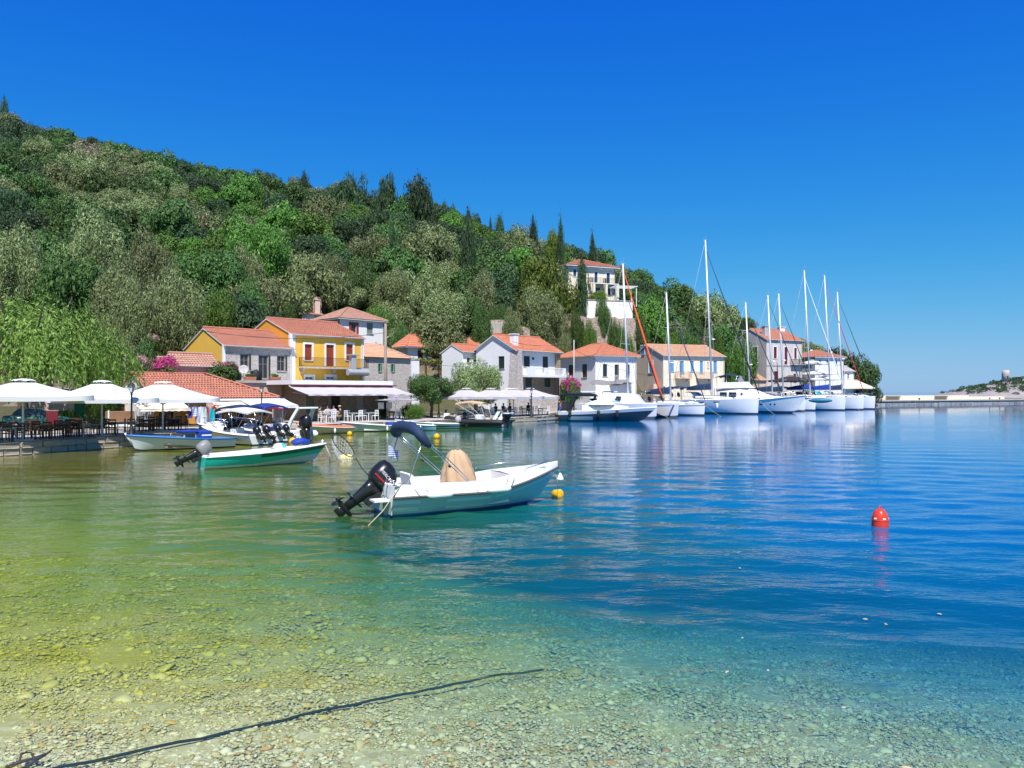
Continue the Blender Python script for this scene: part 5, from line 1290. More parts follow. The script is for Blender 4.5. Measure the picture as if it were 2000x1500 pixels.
def bimini(boat, x0, x1, b, z, mat, feet, drop=.12, legs=STEEL):
    """curved canvas roof on bent tube bows"""
    e = link('bimini', None, boat); m = MB(); G = []
    for i in range(9):
        f = i/8; x = x0 + (x1-x0)*f; zz = z + .10*sin(pi*f) - drop*abs(f-.5)*1.2
        G.append([(x, b*q, zz + .14*(1-q*q) - .02) for q in np.linspace(-1, 1, 9)])
    m.loft(G, closed=False); m.loft([[(p[0], p[1], p[2]-.015) for p in g] for g in G], closed=False)
    for g in (G[0], G[-1]): m.loft([g, [(p[0], p[1], p[2]-.10) for p in g]], closed=False)
    m.loft([[g[0] for g in G], [(g[0][0], g[0][1], g[0][2]-.10) for g in G]], closed=False); m.loft([[g[-1] for g in G], [(g[-1][0], g[-1][1], g[-1][2]-.10) for g in G]], closed=False)
    m.build('canopy', mat, e, True); ps = []
    for sd in (-1, 1):
        for fx, tx in ((feet, x0+.1), (feet, (x0+x1)/2), (feet, x1-.1)): ps.append([(fx, sd*b*.95, .5), (tx, sd*b, z-.06)])
    pipework('pole', ps, .014, legs, e); return e
def boat(name, label, px, d, head, group=None, cat='boat', z=0.0): p = P(px, d); return thing(name, label, cat, (p.x, p.y, z), radians(head), group)
def fender(root, x, y, z, L=.5, r=.11, mat=GELC, axis='x'):
    m = MB(); m.lathe([(.02, -L/2), (r*.7, -L/2+.05), (r, -L/2+.14), (r, L/2-.14), (r*.7, L/2-.05), (.02, L/2)], 10)
    return m.build('fender', mat, root, True, (x, y, z), (0, radians(90), 0) if axis == 'x' else None)

# ---- the moored white motor boat in front
HULLB = M('shaded_white_gelcoat', (0.60, 0.66, 0.72), .25, .05, 1.5, spec=.5); ANTIF = M('blue_antifouling', (.01, .17, .50), .6, .15, 2)  # white hull: its shade put into the base colour as pale blue-grey
def hero():
    r = thing('motor_boat', 'white motor boat with black outboard and folded navy bimini, moored in front', 'motor boat', (-3.44, 20.25, 0), radians(27))
    H = Hull(4.75, 2.08, .52, .98, .22, .62, sheer=1.35, flat=.55, stern=.94, full=2.5, tmax=.45, eS=.30, eB=.9, fore=.34)
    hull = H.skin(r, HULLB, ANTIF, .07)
    H.rail(r, .035, M('grey_rubber', (.10, .095, .09), .6), 0, .012)
    H.openwell(r, GELD, .26, .30, .16, .70)
    for t0, t1, a, b in ((.0, .155, .34, .44), (.0, .155, .13, .25), (.31, .57, .33, .42), (.31, .55, .13, .21)): H.stripe(r, a, b, GELC, t0, t1, off=.012, name='sunlit_strake')  # strakes white only where sunlit, left out where shaded: light put into colour
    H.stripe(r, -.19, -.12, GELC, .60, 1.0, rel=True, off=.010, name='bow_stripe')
    tm = M('grey_green_transom', (.50, .56, .52), .4)
    MB().box(-.03, -.004, -.9, .9, .08, .50).build('transom_panel', tm, r)
    # console under a tan cover: a draped bag with folds
    m = MB(); G = []
    for z, w, dd, am in ((0, .50, .44, .07), (.2, .48, .42, .065), (.45, .43, .37, .05), (.7, .35, .29, .04), (.88, .28, .23, .03), (.97, .21, .17, .02), (1.02, .12, .09, .0)):
        G.append([((w + am*sin(a*7+z*3) + am*.6*sin(a*13+z*5))*cos(a)*.92 - .05*z + .06*max(0, cos(a))*(1-z), (dd + am*sin(a*7+z*3) + am*.6*sin(a*13+z*5))*sin(a), z + .02*sin(a*5)) for a in [2*pi*k/40 for k in range(40)]])
    m.loft(G, False, True); m.build('console_cover', TAN, r, True, (2.2, 0, .58))
    MB().cbox(1.98, 2.38, -.26, .26, .17, 1.0, .05).build('console', GELD, r)
    # seats and sun pad
    m = MB(); m.loft([[(.75, -.42, .17), (1.2, -.42, .17), (1.2, .42, .17), (.75, .42, .17)], [(.75, -.42, .55), (1.2, -.42, .55), (1.2, .42, .55), (.75, .42, .55)]], True, True); m.build('helm_seat', GELD, r)
    MB().prism([(.72, .55), (.86, .55), (.80, .95), (.68, 1.05), (.62, 1.03)], 'y', -.40, .40).build('seat_back', GELD, r)
    MB().cbox(2.75, 3.35, -.62, .62, .17, .60, .04).build('bow_bench', GELD, r); MB().cbox(2.78, 3.3, -.55, .55, .60, .68, .03).build('cushion', M('cream_cushion', (.72, .52, .40), .7), r)
    MB().cbox(.06, .42, -.85, -.35, .30, .74, .05).cbox(.06, .42, .35, .85, .30, .74, .05).build('stern_locker', GELD, r)
    outboard(r, -.10, .12, .54, 1.13, radians(50), stripe=M('red_paint', (.55, .02, .02), .4), words='MERCURY')
    # folded bimini: a fat navy sleeve over the gathered bows, raked aft
    e = link('bimini', None, r); top = []
    for k in range(19):
        q = k / 18; yy = float(np.interp(q, [0, .12, .22, .32, .5, .75, .9, 1], [-1.02, -1.03, -1.0, -.88, -.45, .35, .85, 1.02])); zz = float(np.interp(q, [0, .12, .22, .32, .5, .75, .9, 1], [1.80, 1.94, 2.08, 2.19, 2.27, 2.27, 2.18, 2.04]))
        top.append((float(np.interp(zz, [1.62, 1.86, 1.98, 2.1, 2.27], [1.17, .90, .80, .72, .66])), yy, zz))
    m = MB(); rings = []
    m.pipe(top, [.07, .09, .105, .12] + [.135] * 3 + [.155] * 6 + [.175] * 5 + [.14], 10); m.build('canopy_sleeve', NAVY, e, True)
    ps = []
    for sd in (-1, 1):
        ps += [[(2.05, sd*.92, .84), (1.36, sd*1.0, 1.45), (.80, sd*1.01, 1.97)], [(2.14, sd*.92, .84), (1.46, sd*1.0, 1.47), (.84, sd*.99, 1.99)]]
        ps += [[(.40, sd*.90, .84), (.79, sd*1.0, 1.98)]]
    for q in ps: pipework('bimini_pole', [q], .014, STEEL, e)
    m = MB(); [m.tube((1.55, sd*.985, 1.24), (1.50, sd*.985, 1.28), .03) or m.tube((2.08, sd*.92, .80), (2.09, sd*.92, .88), .03) for sd in (-1, 1)]; m.build('pole_joint', BLACKR, e)
    # boarding ladder and hoops on the transom
    pipework('ladder', [[(-.12, -.78, .05), (-.10, -.78, .75), (-.02, -.78, .95), (.08, -.78, .95), (.10, -.78, .80)], [(-.12, -.50, .05), (-.10, -.50, .75), (-.02, -.50, .95), (.08, -.50, .95), (.10, -.50, .80)]] + [[(-.12, -.78, z), (-.12, -.50, z)] for z in (.1, .32, .54)], .014, STEEL, r)
    MB().box(-.45, -.02, -.85, -.42, .42, .47).build('swim_platform', GELD, r)
    pipework('bow_handrail', [[(3.95, -.62, .98), (3.97, -.60, 1.06), (4.75, -.38, 1.18), (4.77, -.38, 1.10)], [(3.1, .85, .95), (3.12, .84, 1.04), (4.4, .48, 1.18), (4.42, .48, 1.09)]], .013, STEEL, r)
    m = MB()
    for x, y, z in ((.25, -.88, .84), (.25, .88, .84), (5.0, 0, 1.16)): m.box(x-.08, x+.08, y-.015, y+.015, z+.03, z+.05).box(x-.02, x+.02, y-.015, y+.015, z, z+.03)
    m.build('cleat', STEEL, r)
    # white bumper pads lashed over the starboard rail
    for x in (1.25, 2.95):
        t = x / 4.75; q = H.pt(t, 1, -1, .03); fender(r, x, q.y, q.z - .02 + .05, .75, .11)
    pipework('lashing', [[(x, -.86, .84), (x + dx, -1.06, .53)] for x, dx in ((.5, .2), (.7, .35), (1.6, -.25), (2.1, .25), (2.5, .3), (3.3, -.2), (3.5, -.25))], .007, BLACKR, r)
    m = MB(); q = 16
    G = [[(.48 + .30*i/8, .93 + .03*sin(i*1.6), 1.72 - .02*i + (-.26*j/4) + .03*sin(i*.9+j)) for i in range(9)] for j in range(5)]; m.loft(G, closed=False)
    # small blue and white flag hanging on the port stay
    fl = NT('striped_flag'); bb = fl.n('BsdfPrincipled', i_Roughness=.8); wv = fl.n('TexWave', bands_direction='Z', i_Scale=6.0); fl.l(fl.coords(), wv.inputs['Vector']); fl.l(fl.mix(fl.math('GREATER_THAN', wv.outputs[1], .5), (.03, .10, .42), (.75, .76, .8)), bb.inputs['Base Color']); fl.l(bb.outputs[0], fl.out.inputs[0])
    m.build('flag', fl.m, r, True)
    MB().tube((.47, .93, 1.76), (.46, .92, .86), .008).build('flagpole', STEEL, r)
    # mooring line from the stern into the water, bow line to the buoy
    return r, H
HERO, HH = hero()
def local(root, p): return Matrix.Translation(root.location) @ Matrix.Rotation(root.rotation_euler[2], 4, 'Z') @ Vector(p)
def rope_thing(label, pts, r=.012, mat=ROPE, name='mooring_rope'):
    m = MB(); m.pipe(pts, r, 6); return tag(m.build(name, mat, None, True), label, 'rope')
a = local(HERO, (.25, -.9, .88)); b = Vector((P(715, 18.4).x, 18.4, -.05))
rope_thing('pale mooring rope from the stern cleat of the front motor boat into the water', [a, local(HERO, (.02, -1.0, .62)), a.lerp(b, .55) + Vector((0, 0, -.10)), b])
# landing net standing in a rod holder at the stern
t = thing('landing_net', 'landing net with grey mesh bag leaning over the outboard', 'net', local(HERO, (.12, .62, .72)), HERO.rotation_euler[2])
MB().pipe([(0, 0, -.1), (-.45, .05, .42), (-.62, .08, .72)], .013, 6).build('handle', BLACKR, t)
hoop = []
cx = Vector((-.95, .12, 1.06)); ax = Vector((-.42, 0, .40)).normalized(); bx = Vector((.35, .75, .36)).normalized()
for k in range(25): a_ = 2*pi*k/24; hoop.append(cx + ax*.40*cos(a_) + bx*.34*sin(a_))
MB().pipe(hoop, .012, 6).build('hoop', BLACKR, t); m = MB(); dn = Vector((0, 0, -1)); RG = []
for j in range(7):
    f = j/6; c = cx + dn*.42*f + Vector((-.06, 0, 0))*f; RG.append([c + (h_ - cx) * (1 - f**2.2*.8) for h_ in hoop[:-1]])
for g in RG[1:]: m.pipe(g + [g[0]], .0035, 3)
for k in range(24): m.pipe([g[k] for g in RG], .0035, 3)
tag(m.build('net_bag', M('pale_mesh', (.62, .64, .66), .7), t), kind='stuff')
# ---- buoys
def buoy(label, px, py, r, mat, kind='ball', grp=None):
    d = wl(py); t = thing('buoy', label, 'buoy', (P(px, d).x, d, 0), 0, grp)
    if kind == 'ball': MB().lathe([(.02, -.5*r), (.6*r, -.35*r), (.93*r, .1*r), (r, .5*r), (.93*r, .95*r), (.6*r, 1.35*r), (.18*r, 1.5*r), (.1*r, 1.62*r), (.01, 1.62*r)], 18).build('float', mat, t, True)
    elif kind == 'drum':
        MB().lathe([(.05, -1.05*r), (.85*r, -1.0*r), (r, -.85*r), (r, .85*r), (.85*r, 1.0*r), (.05, 1.05*r)], 18).build('float', mat, t, True, (0, 0, .55*r), (radians(82), 0, radians(35)))
    elif kind == 'pear':
        MB().lathe([(.02, -.35), (.20, -.28), (.265, -.05), (.275, .08), (.27, .18), (.272, .19), (.25, .30), (.20, .42), (.13, .49), (.05, .52), (.01, .52)], 24).build('float', mat, t, True)
        MB().pipe([(-.05, 0, .5), (-.045, 0, .57), (0, 0, .61), (.045, 0, .57), (.05, 0, .5)], .014, 6).build('eye', mat, t, True)
        MB().lathe([(.2745, .175), (.279, .18), (.279, .195), (.2725, .2)], 24).build('seam', mat, t, True)
        for a in (-2.6, -1.5, -.45): MB().box(-.045, .045, -.005, .005, -.022, .022).build('label_patch', WPAINT, t, False, (.262*cos(a), .262*sin(a), .245), (radians(-18), 0, a + pi/2))
    elif kind == 'twin':
        for x in (-.7*r, .7*r): MB().lathe([(.02, -r), (.7*r, -.75*r), (r, 0), (.7*r, .75*r), (.02, r)], 12).build('float', mat, t, True, (x, 0, .3*r), (0, radians(90), 0))
    MB().pipe([(0, 0, -.1), (.05, .05, -.9)], .01, 5).build('mooring_line', ROPE, t); return t
buoy('round red mooring buoy with white patches floating alone on the blue water', 1719, 1028, 0, RBUOY, 'pear').scale = (.70, .70, .82)
YB = buoy('yellow drum buoy at the bow of the front motor boat', 1089, 970, .145, YBUOY, 'drum')
buoy('pale yellow twin float below the landing net', 676, 897, .19, M('pale_yellow_float', (.80, .62, .18), .5), 'twin')
buoy('yellow buoy beside the big black outboard of the inflatable', 572, 867, .26, YBUOY)
buoy('small yellow ball buoy right of the folded bimini', 853, 856, .22, YBUOY)
buoy('tiny yellow buoy by the orange covered boat', 683, 850, .2, YBUOY)
rope_thing('thin bow line from the front motor boat to the yellow drum buoy', [local(HERO, (5.25, 0, .95)), local(HERO, (5.36, -.05, .5)), (YB.location.x, YB.location.y, .12)], .008, M('white_rope', (.7, .7, .66), .8))
t = thing('bow_float', 'small white float hanging at the bow of the front motor boat', 'float', local(HERO, (5.45, -.02, .70))); MB().lathe([(.02, -.12), (.10, -.10), (.11, -.06), (.04, .08), (.01, .12)], 12).build('float', GELC, t, True); MB().tube((0, 0, .1), (-.08, 0, .28), .005).build('line', ROPE, t)

# ---- teal boat
TEAL = M('teal_gelcoat', (.02, .60, .47), .3, .06, 1.5); DTEAL = M('dark_green_gelcoat', (.008, .15, .10), .3, .06)
def teal():
    r = boat('small_boat', 'low open boat with teal green sides and tilted black outboard', 392, 32.1, 37)
    H = Hull(5.0, 1.75, .50, .80, .18, .55, sheer=1.8, stern=.85, full=2.2, fore=.4)
    H.skin(r, TEAL, M('grey_paint', (.42, .45, .46), .5), .05); H.rail(r, .03, GELC, .02, .01); H.openwell(r, GELD, .30, .08, .16, .60)
    H.stripe(r, -.17, -.02, DTEAL, .45, 1.0, rel=True); H.stripe(r, .06, .13, GELC, 0, .45, off=.008)
    H.band(mb := MB(), lambda t: H.fz(t, .055), lambda t: H.fz(t, .10 + .34*max(0, (t-.32)/.68)), -1, .32, 1, n=16, m=2, off=.009); H.band(mb, lambda t: H.fz(t, .055), lambda t: H.fz(t, .10 + .34*max(0, (t-.32)/.68)), 1, .32, 1, n=16, m=2, off=.009)
    mb.build('bow_panel', M('pale_grey_gelcoat', (.60, .67, .70), .35), r, True)
    for x in (1.3, 2.4): MB().cbox(x, x+.28, -.68, .68, .30, .36, .02).build('thwart', GELD, r)
    MB().cbox(2.2, 2.45, -.2, .2, .36, .62, .04).build('seat_back', GELD, r)
    outboard(r, -.06, 0, .52, .95, radians(58), cowl=M('grey_silver_cowl', (.24, .24, .235), .45), leg=BLACKP)
    pipework('bow_post', [[(5.35, 0, .82), (5.38, 0, 1.02)], [(5.32, .0, .96), (5.44, .0, .96)]], .03, GELD, r)
    m = MB(); m.pipe([(3.0, -.35, .50), (4.4, -.12, .86)], .022, 6); m.build('oar', WOODG, r)
    q = local(r, (3.35, .05, .62)); g = thing('bag', 'white and turquoise bag lying in the teal boat', 'bag', q, .5); G = []
    for z, s in ((-.1, .22), (0, .30), (.12, .30), (.24, .22), (.32, .08)): G.append([(s*(1+.15*sin(3*a+z*9))*cos(a), s*.7*(1+.1*cos(4*a))*sin(a), z) for a in [2*pi*k/16 for k in range(16)]])
    MB().loft(G, True, True).build('bag_body', GELC, g, True); m = MB(); m.pipe([(.16, -.2, 0), (.2, -.22, .15), (.12, -.1, .32)], .045, 8); m.build('strap', M('turquoise_cloth', (.0, .45, .46), .7), g, True)
    q = local(r, (4.35, .05, .90)); g = thing('folded_tarp', 'royal blue folded tarp on the bow of the teal boat', 'tarp', q, .6); G = []
    for z, s in ((-.06, .30), (.02, .36), (.10, .34), (.17, .24), (.21, .08)): G.append([(s*(1+.12*sin(5*a+z*20))*cos(a)*1.2, s*.75*sin(a), z + .03*sin(3*a)) for a in [2*pi*k/20 for k in range(20)]])
    MB().loft(G, True, True).build('cloth', ROYAL, g, True)
    a = local(r, (5.5, 0, .80)); d2 = wl(901); rope_thing('thin white bow line of the teal boat', [a, (a.x + .35, a.y - .5, .3), (P(643, d2).x, d2, -.03)], .012, M('white_rope', (.7, .7, .66), .8))
teal()
# ---- blue and white wooden boat with cabin box
def bluewhite():
    r = boat('wooden_boat', 'white wooden boat with blue rail and blue canvas box at the left quay', 452, 45.2, 222)
    H = Hull(5.3, 1.9, .50, .86, .2, .45, sheer=1.8, stern=.72, full=2.2, fore=.35); H.skin(r, M('white_blue_paint', (.70, .76, .80), .45, .05), M('dark_bottom', (.04, .06, .10), .6), .04); H.rail(r, .055, BLUEP, .02, .02); H.openwell(r, WOODG, .2, .03, .14, .72)
    for z in (.16, .26, .36): H.stripe(r, z, z+.025, GELC, .02, .72, off=.014, name='plank_edge')
    H.stripe(r, .03, .07, M('black_line', (.03, .03, .04), .5), off=.006, name='boot_stripe')
    pipework('stem_post', [[H.pt(1, .3), H.pt(1, 1) + Vector((.06, 0, .14))]], .045, GELC, r)
    b = MB().cbox(1.35, 2.2, -.62, .62, .2, 1.02, .05).build('canvas_box', ROYAL, r); MB().box(1.4, 1.95, .625, .632, .72, .80).build('reflective_tape', GELC, b)
    w = MB().cbox(2.2, 2.95, -.58, .58, .2, .95, .05).build('cabin', GREYPL, r); MB().box(2.3, 2.85, .585, .595, .58, .86).build('pane', GLASS, w); MB().box(2.15, 3.05, -.66, .66, .955, 1.03).build('cabin_roof', ROYAL, w)
    for x in (.8, 3.6): MB().box(x, x+.22, -.7, .7, .34, .39).build('thwart', WOODG, r)
bluewhite()
# ---- the cluster at the quay
def sport(label, px, d, head, L, B, top=None, topm=AWNW, zt=1.95, hullm=GELC, low=NAVY, motor=None, stripe=None, cud=True, tilt=30, k=1.0, extra=None, name='motor_boat', mcowl=BLACKP):
    r = boat(name, label, px, d, head, cat='motor boat')
    H = Hull(L, B, .58, .98, .22, .6, sheer=1.8, stern=.92, full=2.3); H.skin(r, hullm, low, .08); H.rail(r, .03, M('grey_rubber', (.1, .095, .09), .6), 0, .012); H.openwell(r, GELD, .22, .10, .22, .6 if cud else .74)
    if stripe: H.stripe(r, .24, .40, stripe, 0, .9)
    if cud:
        m = MB(); G = []
        for x, w, z in ((L*.52, B*.36, 1.05), (L*.60, B*.34, 1.15), (L*.72, B*.27, 1.16), (L*.88, B*.13, 1.08)): G.append([(x, -w, .75), (x, -w*.85, z), (x, 0, z+.05), (x, w*.85, z), (x, w, .75)])
        m.loft(G, closed=False); m.build('cuddy', GELD, r, True)
        MB().loft([[(L*.50, -B*.36, 1.02), (L*.50, B*.36, 1.02)], [(L*.44, -B*.30, 1.38), (L*.44, B*.30, 1.38)]], closed=False).build('windscreen', GLASS, r)
    MB().cbox(L*.38, L*.48, -.35, .35, .22, .98, .05).build('console', GELD, r); MB().cbox(L*.18, L*.30, -.6, .6, .22, .66, .05).build('seat', M('grey_vinyl', (.55, .55, .56), .5), r)
    if top: bimini(r, top[0], top[1], B*.46, zt, topm, L*.3)
    for y in (motor if motor is not None else (0,)): outboard(r, -.06, y, .60, k, radians(tilt), cowl=mcowl)
    fender(r, L*.15, -B/2-.08, .36, .55, .12); pipework('bow_rail', [[(L*.62, -B*.36, .95), (L*.64, -B*.36, 1.25), (L*.98, -.05, 1.42), (L*1.0, .05, 1.42), (L*.64, B*.36, 1.25), (L*.62, B*.36, .95)]], .014, STEEL, r)
    return r, H
sport('white sport boat with sagging white bimini among the boats at the quay', 512, 46.4, 147, 5.4, 2.0, (.2, 3.2), AWNW, 2.05, stripe=M('lilac_stripe', (.45, .47, .62), .4), motor=(-.35, .35), tilt=48, k=.8)
sport('white cuddy speedboat with blue bimini tight against the quay wall', 508, 51.0, 151, 5.6, 2.1, (.6, 3.2), NAVY, 2.15, motor=(0,), tilt=40, k=.8)
sport('white speedboat with red bimini half hidden behind the blue one', 543, 52.6, 146, 5.2, 2.0, (.5, 2.6), M('crimson_canvas', (.35, .02, .06), .8), 2.1, motor=(0,), tilt=45, k=.8, cud=False)
sport('open boat with navy bimini and small tilted outboard beside the inflatable', 552, 49.2, 143, 5.0, 1.9, (.6, 3.0), M('blue_canvas', (.02, .035, .20), .8), 2.28, motor=(-.3, .35), tilt=50, k=.75, cud=False)
def rib(label, px, d, head, L, B, tube, arch=None, top=None, topm=None, k=1.2, tilt=0, deck=GELD, archm=GELC):
    r = boat('inflatable_boat', label, px, d, head, cat='inflatable boat'); tr = B*.13; m = MB(); b = B/2 - tr
    path = [(-.35, -b, .42), (0, -b, .42)] + [(L*.6*f, -b, .42) for f in (.3, .6, 1)] + [(L*(.6+.4*sin(a)), -b*cos(a), .42 + .28*sin(a)**2) for a in np.linspace(.2, pi/2, 8)]
    path = path + [(x, -y, z) for x, y, z in path[::-1]]
    m.pipe(path, [tr*.25, tr] + [tr]*(len(path)-4) + [tr, tr*.25], 12); m.build('tube', tube, r, True)
    m = MB(); m.pipe([(p[0], p[1]*1.0 + math.copysign(tr, p[1]), p[2]) for p in path if abs(p[1]) > .02], .028, 5); m.build('rub_strip', BLACKR, r, True)
    H = Hull(L*.93, b*2, .38, .52, .2, .2, stern=.95); H.skin(r, deck, NAVY, .05); H.deck(r, deck, -.02, 0)
    MB().cbox(L*.36, L*.48, -.36, .36, .3, 1.12, .08).build('console', GELD, r); MB().loft([[(L*.47, -.34, 1.1), (L*.47, .34, 1.1)], [(L*.43, -.28, 1.5), (L*.43, .28, 1.5)]], closed=False).build('windscreen', GLASS, r)
    MB().cbox(L*.20, L*.30, -.42, .42, .3, .78, .06).cbox(L*.19, L*.21, -.42, .42, .78, 1.05, .02).build('seat', M('beige_vinyl', (.58, .48, .38), .5), r); MB().cbox(L*.02, L*.1, -.6, .6, .3, .72, .06).build('stern_bench', GELD, r)
    if arch:
        for sd in (-1, 1):
            m = MB(); z = .5
            m.loft([[(.55, sd*b*.95, z), (.95, sd*b*.95, z), (.95, sd*b*.80, z), (.55, sd*b*.80, z)], [(.05, sd*b*.9, 1.45), (.35, sd*b*.9, 1.45), (.35, sd*b*.78, 1.45), (.05, sd*b*.78, 1.45)], [(-.45, sd*b*.75, arch), (-.15, sd*b*.75, arch), (-.15, sd*b*.6, arch), (-.45, sd*b*.6, arch)]], True, True); m.build('arch_leg', archm, r)
        MB().cbox(-.75, -.1, -b*.76, b*.76, arch-.02, arch+.08, .02).build('arch_top', archm, r)
    if top: bimini(r, top[0], top[1], b*.95, top[2], topm, L*.25, legs=GELD)
    outboard(r, -.1, 0, .66, k, radians(tilt)); return r
rib('white inflatable with white radar arch and very large black outboard', 592, 50.4, 141, 6.2, 2.35, GELC, arch=2.15, k=1.45, tilt=12)
rib('dark grey inflatable with tan bimini and large black outboard', 984, 70.5, 158, 5.8, 2.2, BLACKR, top=(1.9, 4.6, 2.2), topm=TAN, k=1.35, tilt=6, arch=1.25)
rib('small black inflatable tender moored behind the tan bimini boat', 906, 75.2, 165, 4.2, 1.8, BLACKR, k=.8, tilt=30)
# ---- orange covered skiff, blue rowboat, white work boat
def skiff(label, px, d, head, L, B, hullm, cover=None, low=None, tarp=None, motor=None, stripe=None, name='rowing_boat'):
    r = boat(name, label, px, d, head); H = Hull(L, B, .42, .78, .16, .4, sheer=1.9, stern=.7, full=2.1, fore=.36); H.skin(r, hullm, low or NAVY, .04); H.rail(r, .035, GELC, .01, .012)
    if cover: H.deck(r, cover, .05, .12, 'cover', 0.02, .97, -.02)
    else:
        H.openwell(r, GELD, .18, .03, .12, .74)
        for x in (L*.3, L*.52): MB().box(x, x+.22, -B*.4, B*.4, .30, .35).build('thwart', WOODG, r)
    if stripe: H.stripe(r, .12, .28, stripe, 0, .7)
    if tarp:
        m = MB(); G = [[(L*f, y*B*.42, .50 + .28*(1-abs(y))*(.6+.4*sin(f*20)) + .03*sin(9*f+5*y)) for y in np.linspace(-1, 1, 9)] for f in np.linspace(.02, .42, 7)]; m.loft(G, closed=False); m.build('tarp', tarp, r, True)
    if motor: outboard(r, -.05, 0, .5, motor, radians(45), cowl=GREYPL)
    fender(r, L*.45, B/2*.93+.06, .25, .4, .09, axis='z'); return r
skiff('old white skiff with bright orange cover lying along the quay', 684, 61.0, 232, 4.9, 1.7, M('stained_white', (.62, .58, .50), .6, .2, 2, dirt=.6), cover=ORANGE, low=WOODD)
skiff('pale blue rowing boat with blue tarp behind the folded bimini', 812, 64.0, 202, 5.8, 1.9, M('pale_blue_paint', (.50, .64, .76), .45, .06), tarp=ROYAL, stripe=GELC)
skiff('long white and blue work boat right behind the folded bimini', 896, 68.0, 190, 5.2, 1.9, GELC, stripe=M('slate_blue', (.10, .18, .34), .5), motor=.8)
skiff('light blue dinghy partly behind the navy canopy sleeve', 850, 64.2, 195, 3.0, 1.4, M('light_blue_paint', (.22, .48, .68), .45))
# ---- dark motor yacht
def cruiser():
    r = boat('motor_yacht', 'dark hulled open motor yacht at the end of the quay', 1092, 85.5, -8, cat='motor yacht')
    CH_ = M('charcoal_gelcoat', (.045, .06, .075), .18, .1, 1, spec=.6)
    H = Hull(9.4, 3.1, 1.05, 1.55, .4, 1.3, sheer=1.5, stern=.93, full=2.4, tmax=.5); H.skin(r, CH_, CH_, .02); H.stripe(r, -.34, 0, GELC, 0, 1, rel=True, off=.008, name='white_sheer'); H.deck(r, GELD, 0, .08)
    H.stripe(r, .15, .55, M('grey_silver_paint', (.45, .48, .52), .3), .12, .40, off=.01)
    m = MB(); G = []
    for x, w, z in ((2.6, 1.1, 1.75), (3.6, 1.15, 1.95), (5.0, 1.0, 1.9), (6.4, .7, 1.72), (7.6, .35, 1.55)): G.append([(x, -w, 1.15), (x, -w*.82, z), (x, 0, z+.08), (x, w*.82, z), (x, w, 1.15)])
    m.loft(G, closed=False); m.build('coachroof', GELD, r, True)
    m = MB(); m.loft([[(4.6, -1.05, 1.8), (5.4, 0, 1.95), (4.6, 1.05, 1.8)], [(3.3, -.9, 2.45), (3.9, 0, 2.55), (3.3, .9, 2.45)]], closed=False); m.build('windscreen', GLASS, r)
    m = MB(); m.loft([[(.4, -1.3, 2.78), (4.2, -1.15, 2.72), (4.4, 1.15, 2.72), (.4, 1.3, 2.78)], [(.3, -1.32, 2.95), (4.0, -1.15, 2.98), (4.1, 1.15, 2.98), (.3, 1.32, 2.95)], [(.6, -1.0, 3.08), (3.4, -.9, 3.12), (3.4, .9, 3.12), (.6, 1.0, 3.08)]], True, True); m.build('hardtop', BLACKP, r)
    m = MB()
    for sd in (-1, 1): m.loft([[(.9, sd*1.35, 1.1), (1.3, sd*1.35, 1.1), (1.3, sd*1.25, 1.1), (.9, sd*1.25, 1.1)], [(1.7, sd*1.2, 2.8), (2.0, sd*1.2, 2.8), (2.0, sd*1.1, 2.8), (1.7, sd*1.1, 2.8)]], True, True)
    m.build('arch', BLACKP, r)
    for x in (1.3, 4.4, 6.4): fender(r, x, -H.b(x/9.4)-.14, .85, .8, .17, BLACKR, 'z')
    # upturned tender lying on the coachroof
    m = MB(); m.loft([[(3.0+3.2*f, 1.0*sin(pi*f)**.6*q - .6, 1.95 + .55*sin(pi*f)**.5*(1-q*q) - .1) for q in np.linspace(-1, 1, 9)] for f in np.linspace(.01, .99, 12)], closed=False); m.build('tender_cover', GELC, r, True)
    pipework('rail', [[(4.6, -1.2, 1.5), (4.7, -1.15, 1.95), (9.8, -.12, 2.1), (10.3, 0, 2.1), (9.8, .12, 2.1), (4.7, 1.15, 1.95), (4.6, 1.2, 1.5)]], .018, STEEL, r)
    MB().box(-.9, -.02, -1.3, 1.3, .25, .40).build('swim_platform', WOODB, r)
cruiser()
